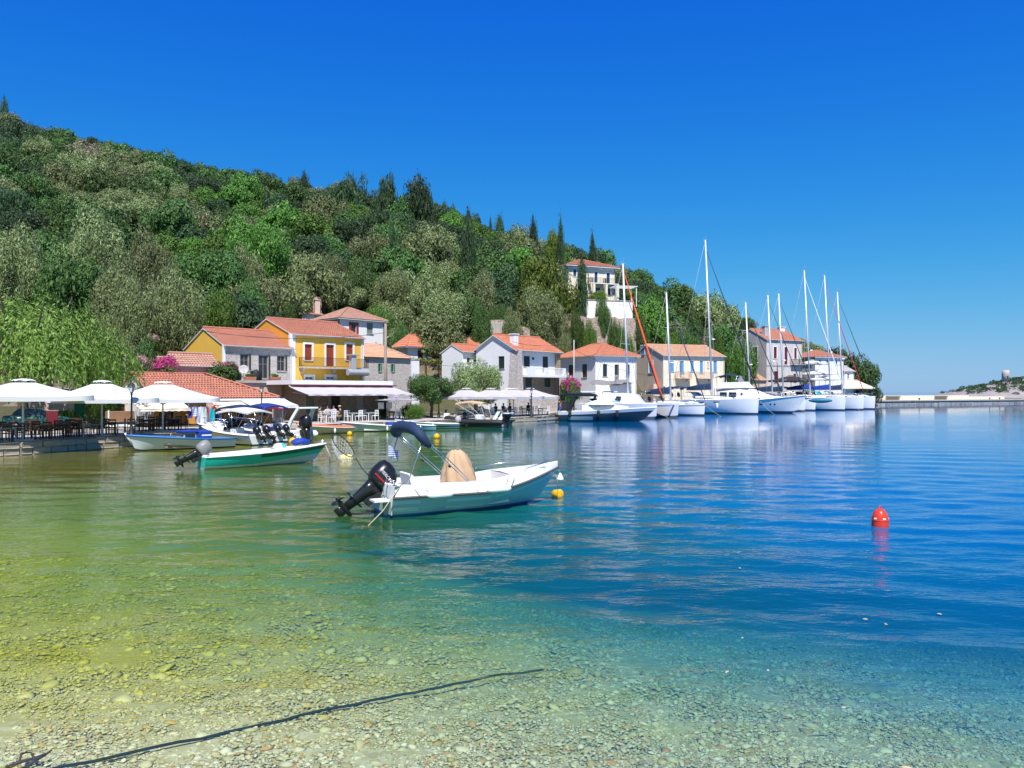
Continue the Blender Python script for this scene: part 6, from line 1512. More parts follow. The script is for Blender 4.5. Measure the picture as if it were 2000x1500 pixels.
# ---- sailing yachts
def yacht_pos(px_bow, d, L, head=-44): b = P(px_bow, d); h = Vector((cos(radians(head)), sin(radians(head)), 0)); return b - h * L, radians(head)
def rig(r, xm, zm, top, xb, zb, furl, spreaders=(.38, .68), boom=None, cover=NAVY, fr=.06, back=0.0, text=None, base=1.0, rake=.35, mat=ALU, wide=1.2):
    e = link('mast', None, r); rake = .05 * (top - zm); mt = lambda z: xm - rake * (z - zm) / (top - zm)
    MB().pipe([(xm, 0, zm), (mt(top), 0, top)], [.15, .12], 8).build('mast_tube', mat, e, True)
    m = MB()
    for f in spreaders: z = zm + (top-zm)*f; m.tube((mt(z), 0, z), (mt(z)-.15, wide, z+.05), .035, .025); m.tube((mt(z), 0, z), (mt(z)-.15, -wide, z+.05), .035, .025)
    m.build('spreader', mat, e)
    m = MB(); m.tube((mt(top), 0, top), (mt(top)-.35, 0, top+.35), .012); m.tube((mt(top), 0, top), (mt(top)+.2, 0, top+.9), .012); m.box(mt(top)-.4, mt(top)+.3, -.03, .03, top, top+.05); m.build('masthead', GREYPL, e)
    fs = zm + (top-zm)*.93
    m = MB(); p0, p1 = Vector((xb, 0, zb+.5)), Vector((mt(fs)+.12, 0, fs)); m.pipe([p0, p0.lerp(p1, .12), p0.lerp(p1, .5), p1], [fr*.7, fr*1.5, fr*1.15, fr*.35], 7); m.build('furled_sail', furl, e, True)
    pipework('shroud', [[(xm-.2, sd*r['beam']*.46, base), (mt(zm+(top-zm)*f)-.15, sd*wide, zm+(top-zm)*f+.05), (mt(zm+(top-zm)*min(1, f+.32)), 0, zm+(top-zm)*min(1, f+.32))] for sd in (-1, 1) for f in spreaders[:1]] + [[(.2, 0, base), (mt(top), 0, top)]], .02, GREYPL, e, 4)
    if boom:
        b = link('boom', None, r); MB().tube((xm-.2, 0, boom), (xm - 4.6, .0, boom-.05), .09, .07, 8).build('boom_tube', mat, b)
        m = MB(); G = []
        for x, w, z in ((xm-.15, .16, 1.15), (xm-.5, .24, .95), (xm-2.5, .22, .75), (xm-4.4, .14, .42)): G.append([(x, -w, boom+.03), (x, -w*.6, boom+z*.7), (x, 0, boom+z), (x, w*.6, boom+z*.7), (x, w, boom+.03)])
        m.loft(G, True, True, False); m.build('sail_cover', cover, b, True)
def sailboat(label, px, d, L, B, mpx, mtop, furl, free=1.25, hullm=GELC, hood=NAVY, boomc=NAVY, stripe=None, low=M('dark_bottom', (.04, .06, .10), .6), fr=.06, blue_bow=None, port=True, base_px=None):
    p, hd = yacht_pos(px, d, L*.97); r = thing('sailing_yacht', label, 'sailing yacht', p, hd); r['beam'] = B
    H = Hull(L*.97, B, free, free*1.18, .5, .18, sheer=1.6, stern=.84, full=2.1, tmax=.42, eS=.3, eB=.5, fore=.07, stem=-.02); H.skin(r, hullm, low, .12); H.deck(r, GELD, 0, .06)
    H.stripe(r, .13, .22, M('boot_line', (.05, .07, .16), .4), name='boot_stripe')
    if stripe: H.stripe(r, -.22, -.14, stripe, .03, 1, rel=True, name='sheer_stripe')
    for t in (.45, .6): H.stripe(r, -.42, -.30, GLASS, t, t+.06, rel=True, off=.012, name='hull_window') if port else None
    m = MB(); G = []
    for f, w, z in ((.28, .30, .50), (.36, .31, .52), (.55, .27, .42), (.68, .18, .28), (.74, .1, .05)): x = L*f; s = H.s_(f); G.append([(x, -w*B, s), (x, -w*B*.86, s+z), (x, 0, s+z+.06), (x, w*B*.86, s+z), (x, w*B, s)])
    m.loft(G, True, True, False); c = m.build('coachroof', GELD, r, True); m = MB()
    for sd in (-1, 1): m.loft([[(L*.34, sd*B*.297, H.s_(.34)+.2), (L*.56, sd*B*.258, H.s_(.56)+.18)], [(L*.34, sd*B*.285, H.s_(.34)+.38), (L*.54, sd*B*.25, H.s_(.56)+.30)]], closed=False)
    m.build('cabin_window', GLASS, c)
    s0 = H.s_(.2); m = MB()
    m.loft([[(L*.36, y*B*.30, s0+.5+.05*(1-y*y)) for y in np.linspace(-1, 1, 7)], [(L*.31, y*B*.31, s0+1.15+.12*(1-y*y)) for y in np.linspace(-1, 1, 7)], [(L*.24, y*B*.31, s0+1.2+.12*(1-y*y)) for y in np.linspace(-1, 1, 7)]], closed=False); m.build('sprayhood', hood, r, True)
    bimini(r, .5, L*.2, B*.33, s0+1.95, hood, L*.1)
    dm = p.y + sin(hd) * L*.50; xm = L*.50
    top = zat(mtop, dm)
    rig(r, xm, H.s_(.5)+.35, top, L*.985, H.s_(1), furl, boom=s0+1.6, cover=boomc, fr=fr, base=free)
    ps = []
    for sd in (-1, 1):
        pr = [H.pt(t, 1, sd, -.06) for t in np.linspace(.04, .96, 12)]; ps.append([q + Vector((0, 0, .62)) for q in pr]); ps += [[q, q + Vector((0, 0, .62))] for q in pr[::2]]
    b = H.pt(1, 1); ps += [[(b.x-.9, -.4, b.z), (b.x-.5, -.3, b.z+.75), (b.x, 0, b.z+.8), (b.x-.5, .3, b.z+.75), (b.x-.9, .4, b.z)]]
    pipework('guard_rail', ps, .02, STEEL, r, 4); MB().box(b.x-.25, b.x+.18, -.06, .06, b.z-.06, b.z+.10).build('anchor', STEEL, r)
    for t in (.22, .36, .50, .63):
        for sd in (-1, 1): fender(r, L*t, sd*(H.b(t)+.16), free*.62, .85, .16, (GELC, NAVY)[int(px) % 2], 'z')
    m = MB(); m.loft([[(L*.80 + .9*f*cos(a)*1.5, .62*sin(a)*f, H.s_(.8) + .12 + .30*(1-f*f)) for a in [2*pi*q/14 for q in range(14)]] for f in (1, .85, .5, .05)], True, True); m.build('stowed_tender', (GREYPL, SW, NAVY)[int(px) % 3], r, True)
    MB().lathe([(.01, 0), (.26, .02), (.28, .12), (.18, .22), (.01, .24)], 12).build('radar_dome', GELC, r, True, (L*.50+.15, 0, top*.42))
    for x in (1.0, 1.5): MB().lathe([(.01, -.03), (.42, -.03), (.42, .03), (.01, .03)], 14).build('steering_wheel', BLACKR, r, False, (x, (x-1.25)*2.4, free+.85), (0, radians(80), 0))
    pipework('pushpit', [[(.1, -B*.38, free), (.1, -B*.38, free+.85), (.05, 0, free+.85), (.1, B*.38, free+.85), (.1, B*.38, free)]], .02, STEEL, r)
    MB().loft([[(-.05, .6, free+.9), (-.05, 1.1, free+.75)], [(-.35, .65, free+1.7), (-.55, 1.25, free+1.45)]], closed=False).build('ensign', (ROYAL, BURG, WPAINT)[int(px) % 3], r)
    ang = local(r, (L*.96, .3, H.s_(.97)-.05)); return r, ang
SW = M('furled_white', (.72, .74, .78), .8); FB = M('furled_black', (.02, .022, .03), .8); FN = M('furled_navy', (.02, .04, .14), .8); FR = M('furled_crimson', (.42, .02, .06), .8); FO = M('furled_orange', (.80, .11, .03), .8)
lines = []
def moor(p, dx=1.6, dy=-2.6):
    rope_thing('pale anchor line running from a yacht bow into the water', [p, (p.x + dx*.5, p.y + dy*.5, p.z*.42), (p.x + dx, p.y + dy, -.05)], .02, ROPE)['group'] = 'anchor lines of the yachts'
for lab, px, d, L, B, mp, mt_, fu, kw in (
    ('white sailing yacht with wooden toned hood between the catamaran and the tallest mast', 1375, 104, 11.0, 3.6, 1320, 571, FN, dict(hood=M('green_grey_canvas', (.10, .11, .08), .8), free=1.35, stripe=NAVY)),
    ('large white sailing yacht carrying the tallest mast', 1480, 111, 15.5, 4.6, 1394, 467, FB, dict(free=1.95, fr=.085, boomc=NAVY)),
    ('sailing yacht behind the white motor cruiser with black furled sail, nearest of three', 1528, 125.6, 12.0, 3.8, 1467, 590, FB, dict(free=1.7)),
    ('sailing yacht behind the white motor cruiser, middle one of three bare masts', 1572, 128.7, 12.0, 3.8, 1503, 576, FB, dict(free=1.7)),
    ('sailing yacht behind the white motor cruiser, farthest of three bare masts', 1592, 133, 12.0, 3.8, 1524, 573, FB, dict(free=1.7)),
    ('white sailing yacht with bright blue sail cover and pale furled sail', 1650, 135, 13.0, 4.1, 1578, 527, SW, dict(boomc=ROYAL, free=2.05)),
    ('white sailing yacht with crimson furled sail', 1686, 139, 12.5, 4.0, 1614, 537, FR, dict(boomc=ROYAL, free=2.05, hood=M('turquoise_canvas', (.02, .35, .45), .8))),
    ('last white sailing yacht in the row with black furled sail', 1708, 144, 12.5, 4.0, 1634, 570, FB, dict(free=2.05))):
    r, p = sailboat(lab, px, d, L, B, mp, mt_, fu, **kw)
    if px in (1375, 1480, 1650): moor(p)
def catamaran():
    L = 12.0; p, hd = yacht_pos(1306, 94, L); r = thing('catamaran', 'white sailing catamaran with orange furled sail and grey boom awning', 'catamaran', p, hd); r['beam'] = 6.2
    for y in (-2.4, 2.4):
        H = Hull(L*.985, 1.7, 1.75, 1.85, .5, .12, stern=.8, full=2.2, tmax=.4, eS=.35, eB=.55, fore=.1)
        e = link('hull', None, r, (0, y, 0)); H.skin(e, M('lilac_white_gelcoat', (.74, .74, .80), .3, .03), M('grey_bottom', (.10, .12, .13), .6), .25, 'hull_skin'); H.deck(e, GELD, 0, .05); H.stripe(e, .75, 1.25, M('grey_silver_paint', (.45, .48, .52), .3), .1, .6, off=.009); H.stripe(e, -.7, -.45, GLASS, .42, .56, rel=True, off=.014, name='hull_window')
    MB().cbox(.8, 8.0, -1.7, 1.7, 1.0, 1.85, .1).build('bridge_deck', GELC, r)
    m = MB(); G = []
    for x, w, z in ((1.5, 2.4, 1.75), (1.6, 2.35, 2.9), (4.5, 2.2, 3.05), (6.6, 1.7, 2.9), (7.9, 1.1, 1.8)): G.append([(x, -w, 1.72), (x, -w*.95, z), (x, 0, z+.1), (x, w*.95, z), (x, w, 1.72)])
    m.loft(G, True, True, False); c = m.build('saloon', GELC, r, True)
    m = MB()
    for sd in (-1, 1):
        for x0, x1 in ((2.2, 3.6), (3.8, 5.0), (5.2, 6.2)): w0, w1 = (2.38 - .11*(x0-1.6)), (2.38 - .11*(x1-1.6)); m.loft([[(x0, sd*(w0+.01), 2.15), (x1, sd*(w1+.01), 2.15)], [(x0, sd*(w0-.06), 2.72), (x1, sd*(w1-.08), 2.68)]], closed=False)
    m.build('cabin_window', GLASS, c); MB().box(1.3, 6.4, -2.42, -2.36, 1.95, 2.05).build('blue_band', M('turquoise_paint', (.02, .30, .40), .4), c)
    MB().cbox(-.3, 2.6, -2.4, 2.4, 3.2, 3.34, .04).build('hardtop', GELD, r); pipework('post', [[(.2, s*2.2, 1.7), (.2, s*2.2, 3.2)] for s in (-1, 1)], .05, STEEL, r)
    rig(r, 6.0, 3.0, zat(512, 97.5), 11.2, 1.7, FO, boom=None, fr=.10, wide=1.0, base=1.8)
    b = link('boom', None, r); MB().tube((5.8, 0, 4.6), (.2, 0, 4.3), .12, .1, 8).build('boom_tube', ALU, b); m = MB(); G = [[(.2+5.6*f, y, 4.75 - .5*abs(y)**.8 + .1*sin(9*f)) for y in np.linspace(-1.2, 1.2, 9)] for f in np.linspace(0, 1, 11)]; m.loft(G, closed=False); m.build('boom_awning', M('mesh_grey', (.24, .22, .22), .9), b, True)
    m = MB(); m.box(8.0, 11.3, -1.6, 1.6, 1.45, 1.47); m.build('trampoline', BLACKR, r); MB().tube((11.35, -2.4, 1.65), (11.35, 2.4, 1.65), .12).build('crossbeam', ALU, r)
    m = MB(); m.pipe([(11.2, 0, 2.0), (6.0, 0, 15.0)], [.07, .04], 6); m.build('second_furled_sail', FB, r, True)
    ps = []
    for sd in (-1, 1):
        pr = [Vector((L*t, sd*3.1, 1.78)) for t in np.linspace(.05, .85, 9)]; ps.append([q + Vector((0, 0, .62)) for q in pr]); ps += [[q, q + Vector((0, 0, .62))] for q in pr]
    pipework('guard_rail', ps, .013, STEEL, r, 4); moor(local(r, (11.6, -2.4, 1.5)), 1.5, -1.5)
catamaran()
def flybridge():
    L = 14.5; p, hd = yacht_pos(1570, 117, L, -30); r = thing('motor_cruiser', 'big white flybridge motor cruiser with flared bow', 'motor cruiser', p, hd)
    H = Hull(L*.94, 4.6, 1.55, 2.75, .7, 1.3, sheer=1.7, stern=.92, full=2.2, tmax=.45, eS=.24, eB=1.0, fore=.28); H.skin(r, GELC, NAVY, .18); H.deck(r, GELD, 0, .08); H.rail(r, .06, GELD, 0, .02)
    H.stripe(r, .12, .30, M('boot_line', (.05, .07, .16), .4), name='boot_stripe')
    for t in (.60, .70, .74): H.stripe(r, 1.25, 1.45, GLASS, t, t + (.035 if t < .65 else .016), off=.014, name='porthole')
    m = MB(); G = []
    for x, w, z in ((1.6, 1.85, 3.6), (5.2, 1.85, 3.75), (7.4, 1.6, 3.5), (9.2, 1.2, 2.75), (11.5, .6, 2.35)): s = 1.5 + .07*x; G.append([(x, -w, s), (x, -w*.92, z), (x, 0, z+.1), (x, w*.92, z), (x, w, s)])
    m.loft(G, True, True, False); c = m.build('cabin', GELD, r, True); m = MB()
    for x0, x1 in ((2.2, 3.3), (3.6, 4.8)):
        for sd in (-1, 1): m.loft([[(x0, sd*1.83, 2.35), (x1, sd*1.83, 2.35)], [(x0, sd*1.77, 3.2), (x1, sd*1.77, 3.2)]], closed=False)
    m.build('cabin_window', GLASS, c); MB().box(9.6, 10.5, -.5, .5, 2.70, 2.82).build('hatch', NAVY, r)
    MB().lathe([(.01, -.02), (.18, -.02), (.18, .02), (.01, .02)], 12).build('porthole', GLASS, c, False, (5.6, -1.80, 2.95), (radians(90), 0, 0))
    m = MB(); m.loft([[(0, -2.1, 3.75), (6.6, -1.75, 3.85), (7.2, 0, 3.85), (6.6, 1.75, 3.85), (0, 2.1, 3.75)], [(0, -2.1, 3.95), (6.5, -1.75, 4.05), (7.1, 0, 4.05), (6.5, 1.75, 4.05), (0, 2.1, 3.95)]], True, True); m.build('upper_deck', GELD, r)
    m = MB(); m.loft([[(2.2, -1.7, 4.0), (6.2, -1.5, 4.05), (6.9, 0, 4.05), (6.2, 1.5, 4.05), (2.2, 1.7, 4.0)], [(2.0, -1.7, 4.75), (5.6, -1.4, 4.8), (6.2, 0, 4.85), (5.6, 1.4, 4.8), (2.0, 1.7, 4.75)]], closed=False); m.build('flybridge', GELC, r)
    bimini(r, 1.4, 5.0, 1.6, 5.9, NAVY, 3.0, .5); m = MB(); m.loft([[(5.0, -1.5, 4.8), (5.6, 0, 4.85), (5.0, 1.5, 4.8)], [(4.6, -1.5, 5.75), (5.1, 0, 5.8), (4.6, 1.5, 5.75)]], closed=False); m.build('clear_screen', M('smoked_vinyl', (.25, .25, .27), .2), r)
    pipework('post', [[(.3, s*2.0, 1.6), (.3, s*2.0, 3.75)] for s in (-1, 1)] + [[(1.2, s*2.0, 1.6), (.6, s*2.0, 3.75)] for s in (-1, 1)], .05, GELD, r)
    ps = []
    for sd in (-1, 1): pr = [H.pt(t, 1, sd, -.12) for t in np.linspace(.45, .98, 8)]; ps.append([q + Vector((0, 0, .7)) for q in pr]); ps += [[q, q + Vector((0, 0, .7))] for q in pr]
    pipework('guard_rail', ps, .018, STEEL, r, 5); MB().box(-.9, 0, -2.0, 2.0, .35, .5).build('swim_platform', WOODB, r); moor(local(r, (L*.85, -1.2, 1.6)), 2.2, -3.0)
flybridge()
rib('small white tender floating at the end of the yacht row', 1700, 151, 175, 3.0, 1.5, GELC, k=.4, tilt=50)
t = thing('kayak', 'teal paddle board case on the bow of the blue covered yacht', 'case', local(bpy.data.objects['motor_cruiser'], (16.5, 2.5, 1.9)), radians(-20))
COL.objects.unlink(t) if False else None
MB().loft([[(1.7*f, .38*sin(pi*max(.02, min(.98, (f+1)/2)))**.5*cos(a), .38*sin(pi*max(.02, min(.98, (f+1)/2)))**.5*sin(a)) for a in [2*pi*k/10 for k in range(10)]] for f in np.linspace(-1, 1, 11)], True, True).build('case_body', M('teal_blue', (.01, .16, .24), .5), t, True)
# ------------------------------------------------------------------ parasols
def parasol(label, px, d, side, ztop, zeave, mat, rz=A, group=None, polem=WPAINT, z=QZ, val=.28):
    t = thing('parasol', label, 'parasol', (P(px, d).x, d, z), radians(rz), group); h, e = ztop - z, zeave - z; s = side/2; vr = side*.09
    MB().tube((0, 0, .02), (0, 0, h-.1), .055, .045, 8).build('pole', polem, t)
    MB().cbox(-.4, .4, -.4, .4, 0, .09, .02).build('base', GREYPL, t)
    m = MB(); N = 8; R = []
    for j in range(7):
        f = j/6; r = []
        for k in range(4*N):
            q, w = divmod(k, N); w = w/N; c = [(-1,-1),(1,-1),(1,1),(-1,1)]; a, b = c[q], c[(q+1) % 4]
            x, y = a[0]+(b[0]-a[0])*w, a[1]+(b[1]-a[1])*w; rad = vr + (s-vr)*f; sag = .10*sin(pi*w)*f*(side/4)
            zz = h - .18 + (e - h + .18)*f - .06*sin(pi*f) - sag*.6; r.append((x*rad*(1-.03*sin(pi*w)*f), y*rad*(1-.03*sin(pi*w)*f), zz))
        R.append(r)
    m.loft(R); low = [(x*1.005, y*1.005, z_ - val + .05*abs(sin(k*pi/N))) for k, (x, y, z_) in enumerate(R[-1])]; m.loft([R[-1], low]); m.build('canopy', mat, t, True)
    m = MB(); m.loft([[(x*1.02, y*1.02, h-.10+.055*abs(sin(k*pi/4))) for k, (x, y, _) in enumerate(R[0])], [(x*.75, y*.75, h-.0) for x, y, _ in R[0]], [(x*.05, y*.05, h+.05) for x, y, _ in R[0]]], False, True); m.build('vent_cap', mat, t, True)
    m = MB()
    for c in ((-1,-1),(1,-1),(1,1),(-1,1),(0,-1),(1,0),(0,1),(-1,0)):
        m.tube((0, 0, h-.25), (c[0]*s*.97, c[1]*s*.97, e-.03), .018); m.tube((0, 0, e-.45), (c[0]*s*.48, c[1]*s*.48, (h+e)/2-.12), .016)
    m.build('rib', WOODG if polem is WOODG else polem, t); return t
parasol('leftmost large white parasol at the waterside', 45, 40.4, 5.3, zat(741, 40.4), zat(772, 40.4), AWNW)
parasol('middle large white parasol, left of the black street lamp', 199, 44.5, 4.7, zat(744, 44.5), zat(777, 44.5), AWNW)
parasol('large white parasol right of the black street lamp, before the shop roof', 318, 49.5, 5.2, zat(746, 49.5), zat(777, 49.5), AWNW)
for px, d, m, lab in ((911, 77, AWNG, 'leftmost grey parasol on the waterfront terrace'), (959, 79, AWNG, 'second grey parasol from the left on the waterfront terrace'),
                      (995, 84, AWNC, 'cream parasol behind the grey ones on the waterfront terrace'), (1003, 81, AWNG, 'third grey parasol, partly hiding the cream one'), (1036, 85, AWNG, 'rightmost grey parasol by the stone wall')):
    parasol(lab, px, d, 4.6, zat(758.5, d), zat(774, d), m, polem=WPAINT)
parasol('low grey parasol under the right end of the tavern awning', 773, 70, 2.8, zat(774, 70), zat(779.5, 70), M('mauve_canvas', (.34, .31, .37), .8), val=.15)
parasol('cream parasol at the very end of the headland', 1670, 176, 6.5, zat(742, 176), zat(757, 176), AWNC, z=.7)
parasol('white canopy on the upper terrace of the headland house', 1586, 160, 5.0, zat(703, 160), zat(709, 160), AWNW, z=.7)
parasol('white canopy on the lower terrace of the headland house', 1600, 158, 5.5, zat(722, 158), zat(729, 158), AWNW, z=.7)
parasol('white canopy before the dark red hip roofed house', 1612, 156, 5.0, zat(733, 156), zat(740, 156), AWNW, z=.7)
parasol('dark brown parasol at the foot of the tall stone house', 1545, 142, 6.0, zat(733, 142), zat(743, 142), M('dark_brown_canvas', (.035, .03, .03), .8), z=.7)

# ------------------------------------------------------------------ tables and chairs
def chair_tree(wood, seat=None):
    t = link('chair', None); 
    MB().cbox(-.22, .22, -.22, .22, .43, .47, .015).build('seat', seat or wood, t)
    m = MB(); m.box(-.20, .20, .19, .215, .86, .95)
    for z in (.60, .73): m.box(-.20, .20, .195, .212, z, z+.06)
    m.build('backrest', wood, t)
    for x in (-.20, .20): MB().tube((x, -.20, 0), (x, -.20, .44), .022).build('leg', wood, t); MB().tube((x, .21, 0), (x, .205, .95), .022).build('leg', wood, t)
    return t
def table_tree(wood, top, w=.8, l=.8, h=.74):
    t = link('table', None); MB().cbox(-l/2, l/2, -w/2, w/2, h-.04, h, .012).build('table_top', top, t)
    MB().box(-l/2+.06, l/2-.06, -w/2+.06, w/2-.06, h-.12, h-.042).build('apron', wood, t)
    for x in (-l/2+.06, l/2-.06):
        for y in (-w/2+.06, w/2-.06): MB().box(x-.03, x+.03, y-.03, y+.03, 0, h-.045).build('leg', wood, t)
    return t
PROTO = {}
def put(proto, builder, label, cat, x, y, rz, group, z=QZ):
    if proto not in PROTO: PROTO[proto] = builder(); o = PROTO[proto]
    else: o = copy_tree(PROTO[proto])
    o.location = (x, y, z); o.rotation_euler = (0, 0, rz); tag(o, label, cat, group); return o
PALET = M('pale_green_table', (.48, .55, .50), .5, .08); DKW = lambda: chair_tree(WOODD); 
def qpos(px, d): return P(px, d).x, d
r_ = random.Random(5)
def seating(spots, tproto, tb, cproto, cb, tl, cl, grp, n=4, rot=A):
    for k, (px, d) in enumerate(spots):
        x, y = qpos(px, d); a = radians(rot) + r_.uniform(-.08, .08)
        put(tproto, tb, tl, 'table', x, y, a, 'tables ' + grp)
        for j in range(n):
            b = a + j*pi/2 + r_.uniform(-.15, .15); dd = .62 + r_.uniform(0, .12); put(cproto, cb, cl, 'chair', x + sin(b)*dd, y - cos(b)*dd, b + pi, 'chairs ' + grp)
seating([(15, 41.5), (80, 42.0), (118, 43.2), (60, 46.0), (140, 44.6), (150, 47.5), (210, 46.0)], 'tA', lambda: table_tree(WOODD, WOODD), 'cA', lambda: chair_tree(WOODD), 'dark wooden taverna table under the white parasols', 'dark wooden taverna chair under the white parasols', 'under the white parasols')
seating([(176, 44.4), (244, 46.6), (5, 39.6)], 'tB', lambda: table_tree(M('grey_paint_wood', (.42, .43, .40), .6), PALET, .8, 1.1), 'cA', None, 'pale green topped table at the quay edge by the street lamp', 'dark wooden taverna chair at a pale green topped table', 'at the pale green tables', 2)
seating([(285, 50.5), (305, 52.5), (335, 52.0)], 'tA', None, 'cA', None, 'dark wooden table before the hanging clothes', 'dark wooden chair before the hanging clothes', 'before the clothes rack')
seating([(640, 65.0), (690, 68.0), (722, 69.5)], 'tC', lambda: table_tree(WPAINT, GREYGR), 'cC', lambda: chair_tree(WPAINT), 'grey topped table under the grey tavern awning', 'white painted chair under the grey tavern awning', 'under the tavern awning')
seating([(770, 72.0), (800, 74.0)], 'tA', None, 'cC', None, 'dark table beside the small quay tree', 'white painted chair beside the small quay tree', 'by the small quay tree', 3)
seating([(905, 78.5), (925, 78.0), (950, 79.0), (975, 80.5), (995, 82.0), (1028, 86.0), (1060, 88.0)], 'tC', None, 'cC', None, 'white table under the grey parasols', 'white painted chair under the grey parasols', 'under the grey parasols')
seating([(1520, 147), (1545, 146), (1600, 156)], 'tA', None, 'cA', None, 'dark table on the far quay before the tall stone house', 'dark chair on the far quay before the tall stone house', 'on the far quay', 3)
put('lounge', lambda: (lambda t: (MB().cbox(-.9, .9, -.4, .4, .2, .5, .06).build('seat', WPAINT, t), MB().cbox(-.9, .9, .3, .42, .5, 1.25, .03).build('backrest', WOODB, t), [MB().box(x-.04, x+.04, .28, .34, .1, 1.3).build('post', WPAINT, t) for x in (-.7, .7)], t)[-1])(link('lounge_bench', None)),
    'brown slatted bench with white cushions behind the street lamp', 'bench', *qpos(235, 52.5), radians(30), None)

# ------------------------------------------------------------------ street lamps, poles, cables
def lamp(label, px, d, ztop, z=QZ):
    t = thing('street_lamp', label, 'street lamp', (P(px, d).x, d, z)); h = ztop - z
    MB().lathe([(.20, 0), (.20, .08), (.14, .14), (.13, .5), (.09, .58), (.075, .62), (.055, .7), (.045, h-.75), (.07, h-.72), (.05, h-.66), (.08, h-.60), (.08, h-.57), (.01, h-.57)], 10).build('post', IRON, t, True)
    m = MB()
    for k in range(4):
        a = pi/4 + k*pi/2; m.tube((.09*cos(a), .09*sin(a), h-.58), (.17*cos(a), .17*sin(a), h-.20), .014)
    m.lathe([(.20, h-.20), (.19, h-.17), (.07, h-.05), (.03, h-.03), (.02, h), (.005, h+.04)], 8); m.build('lantern_frame', IRON, t)
    MB().loft([[(.085*cos(a), .085*sin(a), h-.57) for a in np.arange(pi/4, 6.5, pi/2)[:4]], [(.155*cos(a), .155*sin(a), h-.21) for a in np.arange(pi/4, 6.5, pi/2)[:4]]], True, True).build('lantern_glass', M('frosted_glass', (.62, .66, .68), .25), t)
lamp('tall black lantern street lamp between the white parasols', 257, 43.2, zat(746, 43.2)); lamp('slender lantern street lamp before the shop awnings', 511, 60.5, zat(752, 60.5)); lamp('black lantern street lamp at the grey parasols', 1038, 79.5, zat(757, 79.5)); lamp('lantern street lamp beside the small quay tree', 857, 75.5, zat(752, 75.5)); lamp('lantern street lamp on the wall before the cream house', 1297, 121, zat(754, 121))
def upole(label, px, d, ptop, pbot=None, lean=0, mat=WOODG, r=.14, arms=True):
    z0 = zat(pbot, d) if pbot else QZ; h = zat(ptop, d) - z0; t = thing('utility_pole', label, 'pole', (P(px, d).x, d, z0)); MB().tube((0, 0, -.5), (lean, 0, h), r, r*.7, 8).build('pole', mat, t, True)
    if arms: MB().box(lean-.5, lean+.5, -.05, .05, h-.5, h-.4).build('crossarm', WOODG, t); m = MB(); [m.lathe([(.03, h-.4), (.05, h-.34), (.02, h-.26)], 6, (lean+x, 0, 0)) for x in (-.42, 0, .42)]; m.build('insulator', GELC, t)
    return Vector((P(px, d).x + lean, d, z0 + h - .3))
u1 = upole('thick wooden utility pole in front of the stone cottage', 753, 76.5, 632, r=.19, arms=False)
u2 = upole('wooden pole among the creepers left of the bougainvillea', 244, 63, 692, r=.15, arms=False, mat=WOODG); u3 = upole('leaning wooden pole on the slope above the white house', 659, 124, 566, 602, lean=-.6, r=.16, arms=False)
u4 = upole('thin pale metal pole in front of the olive by the chimney house', 907, 85, 713, r=.09, arms=False, mat=GREYPL); u5 = upole('thin metal pole beside the bougainvillea and the hip roofed house', 1121, 103, 664, r=.10, arms=False, mat=GREYPL)
u6 = upole('grey utility pole between the cream house and the tall stone house', 1437, 144, 668, r=.16)
def cable(label, a, b, sag=.5, r=.016):
    a, b = Vector(a), Vector(b); m = MB(); m.pipe([a.lerp(b, f) - Vector((0, 0, sag*4*f*(1-f))) for f in np.linspace(0, 1, 13)], r, 4); tag(m.build('power_cable', BLACKR), label, 'cable')
cable('black power cable crossing the yellow house roof', (P(360, 72).x, 72, zat(640, 72)), u1 + Vector((0, 0, -.6)), .8, .022); cable('black power cable from the thick wooden pole towards the chimney house', u1 + Vector((0, 0, -2)), u4 + Vector((0, 0, .2)), .6); cable('black power cable from the chimney house to the thin metal pole', (P(1000, 97).x, 96.5, zat(668, 97)), u5, .5, .02)
cable('thin pale cable over the creepers left of the little pink shed', (P(130, 60).x, 60, zat(695, 60)), u2, .2); cable('thin cable from the creeper pole down to the shop roof', u2, (P(340, 62).x, 62, zat(728, 62)), .3); cable('black power cable across the white hip roofed house front', u5 + Vector((0, 0, -1)), (P(1290, 126).x, 126, zat(735, 126)), .8, .02); cable('black power cable between the cream house and the grey utility pole', (P(1300, 126).x, 125.5, zat(742, 126)), u6 + Vector((0, 0, -2)), 1.0, .02)

# ------------------------------------------------------------------ goods in front of the shop
def garment(label, u, out, z, w, h, mat, k=0):
    x, y = sp(u, out); g = thing('garment', label, 'garment', (x, y, z), SHOP.a + .4*k); m = MB(); G = []
    for j in range(8):
        f = j/7; G.append([(w*(q)*(.75 + .25*f) if f > .12 else w*q*.9, .05*sin(q*6+f*3+k) + .06, -h*f + (-.08*abs(q)*2 if j == 0 else 0)) for q in np.linspace(-.5, .5, 9)])
    m.loft(G, closed=False); m.loft([[(p[0], p[1]-.08, p[2]) for p in g_] for g_ in G], closed=False); m.build('cloth', mat, g, True)
    MB().pipe([(-w*.4, .0, -.03), (0, 0, .06), (w*.4, 0, -.03)], .012, 5).pipe([(0, 0, .06), (0, 0, .16)], .008, 4).build('hanger', WOODB, g)
CL = lambda n, c: M('cloth_' + n, c, .85, .12, 5)
def striped(n, a, b, s=9.0):
    t = NT('cloth_' + n); bb = t.n('BsdfPrincipled', i_Roughness=.85); w = t.n('TexWave', bands_direction='Z', i_Scale=s); t.l(t.coords(), w.inputs['Vector']); t.l(t.mix(t.math('GREATER_THAN', w.outputs[1], .5), a, b), bb.inputs['Base Color']); t.l(bb.outputs[0], t.out.inputs[0]); return t.m
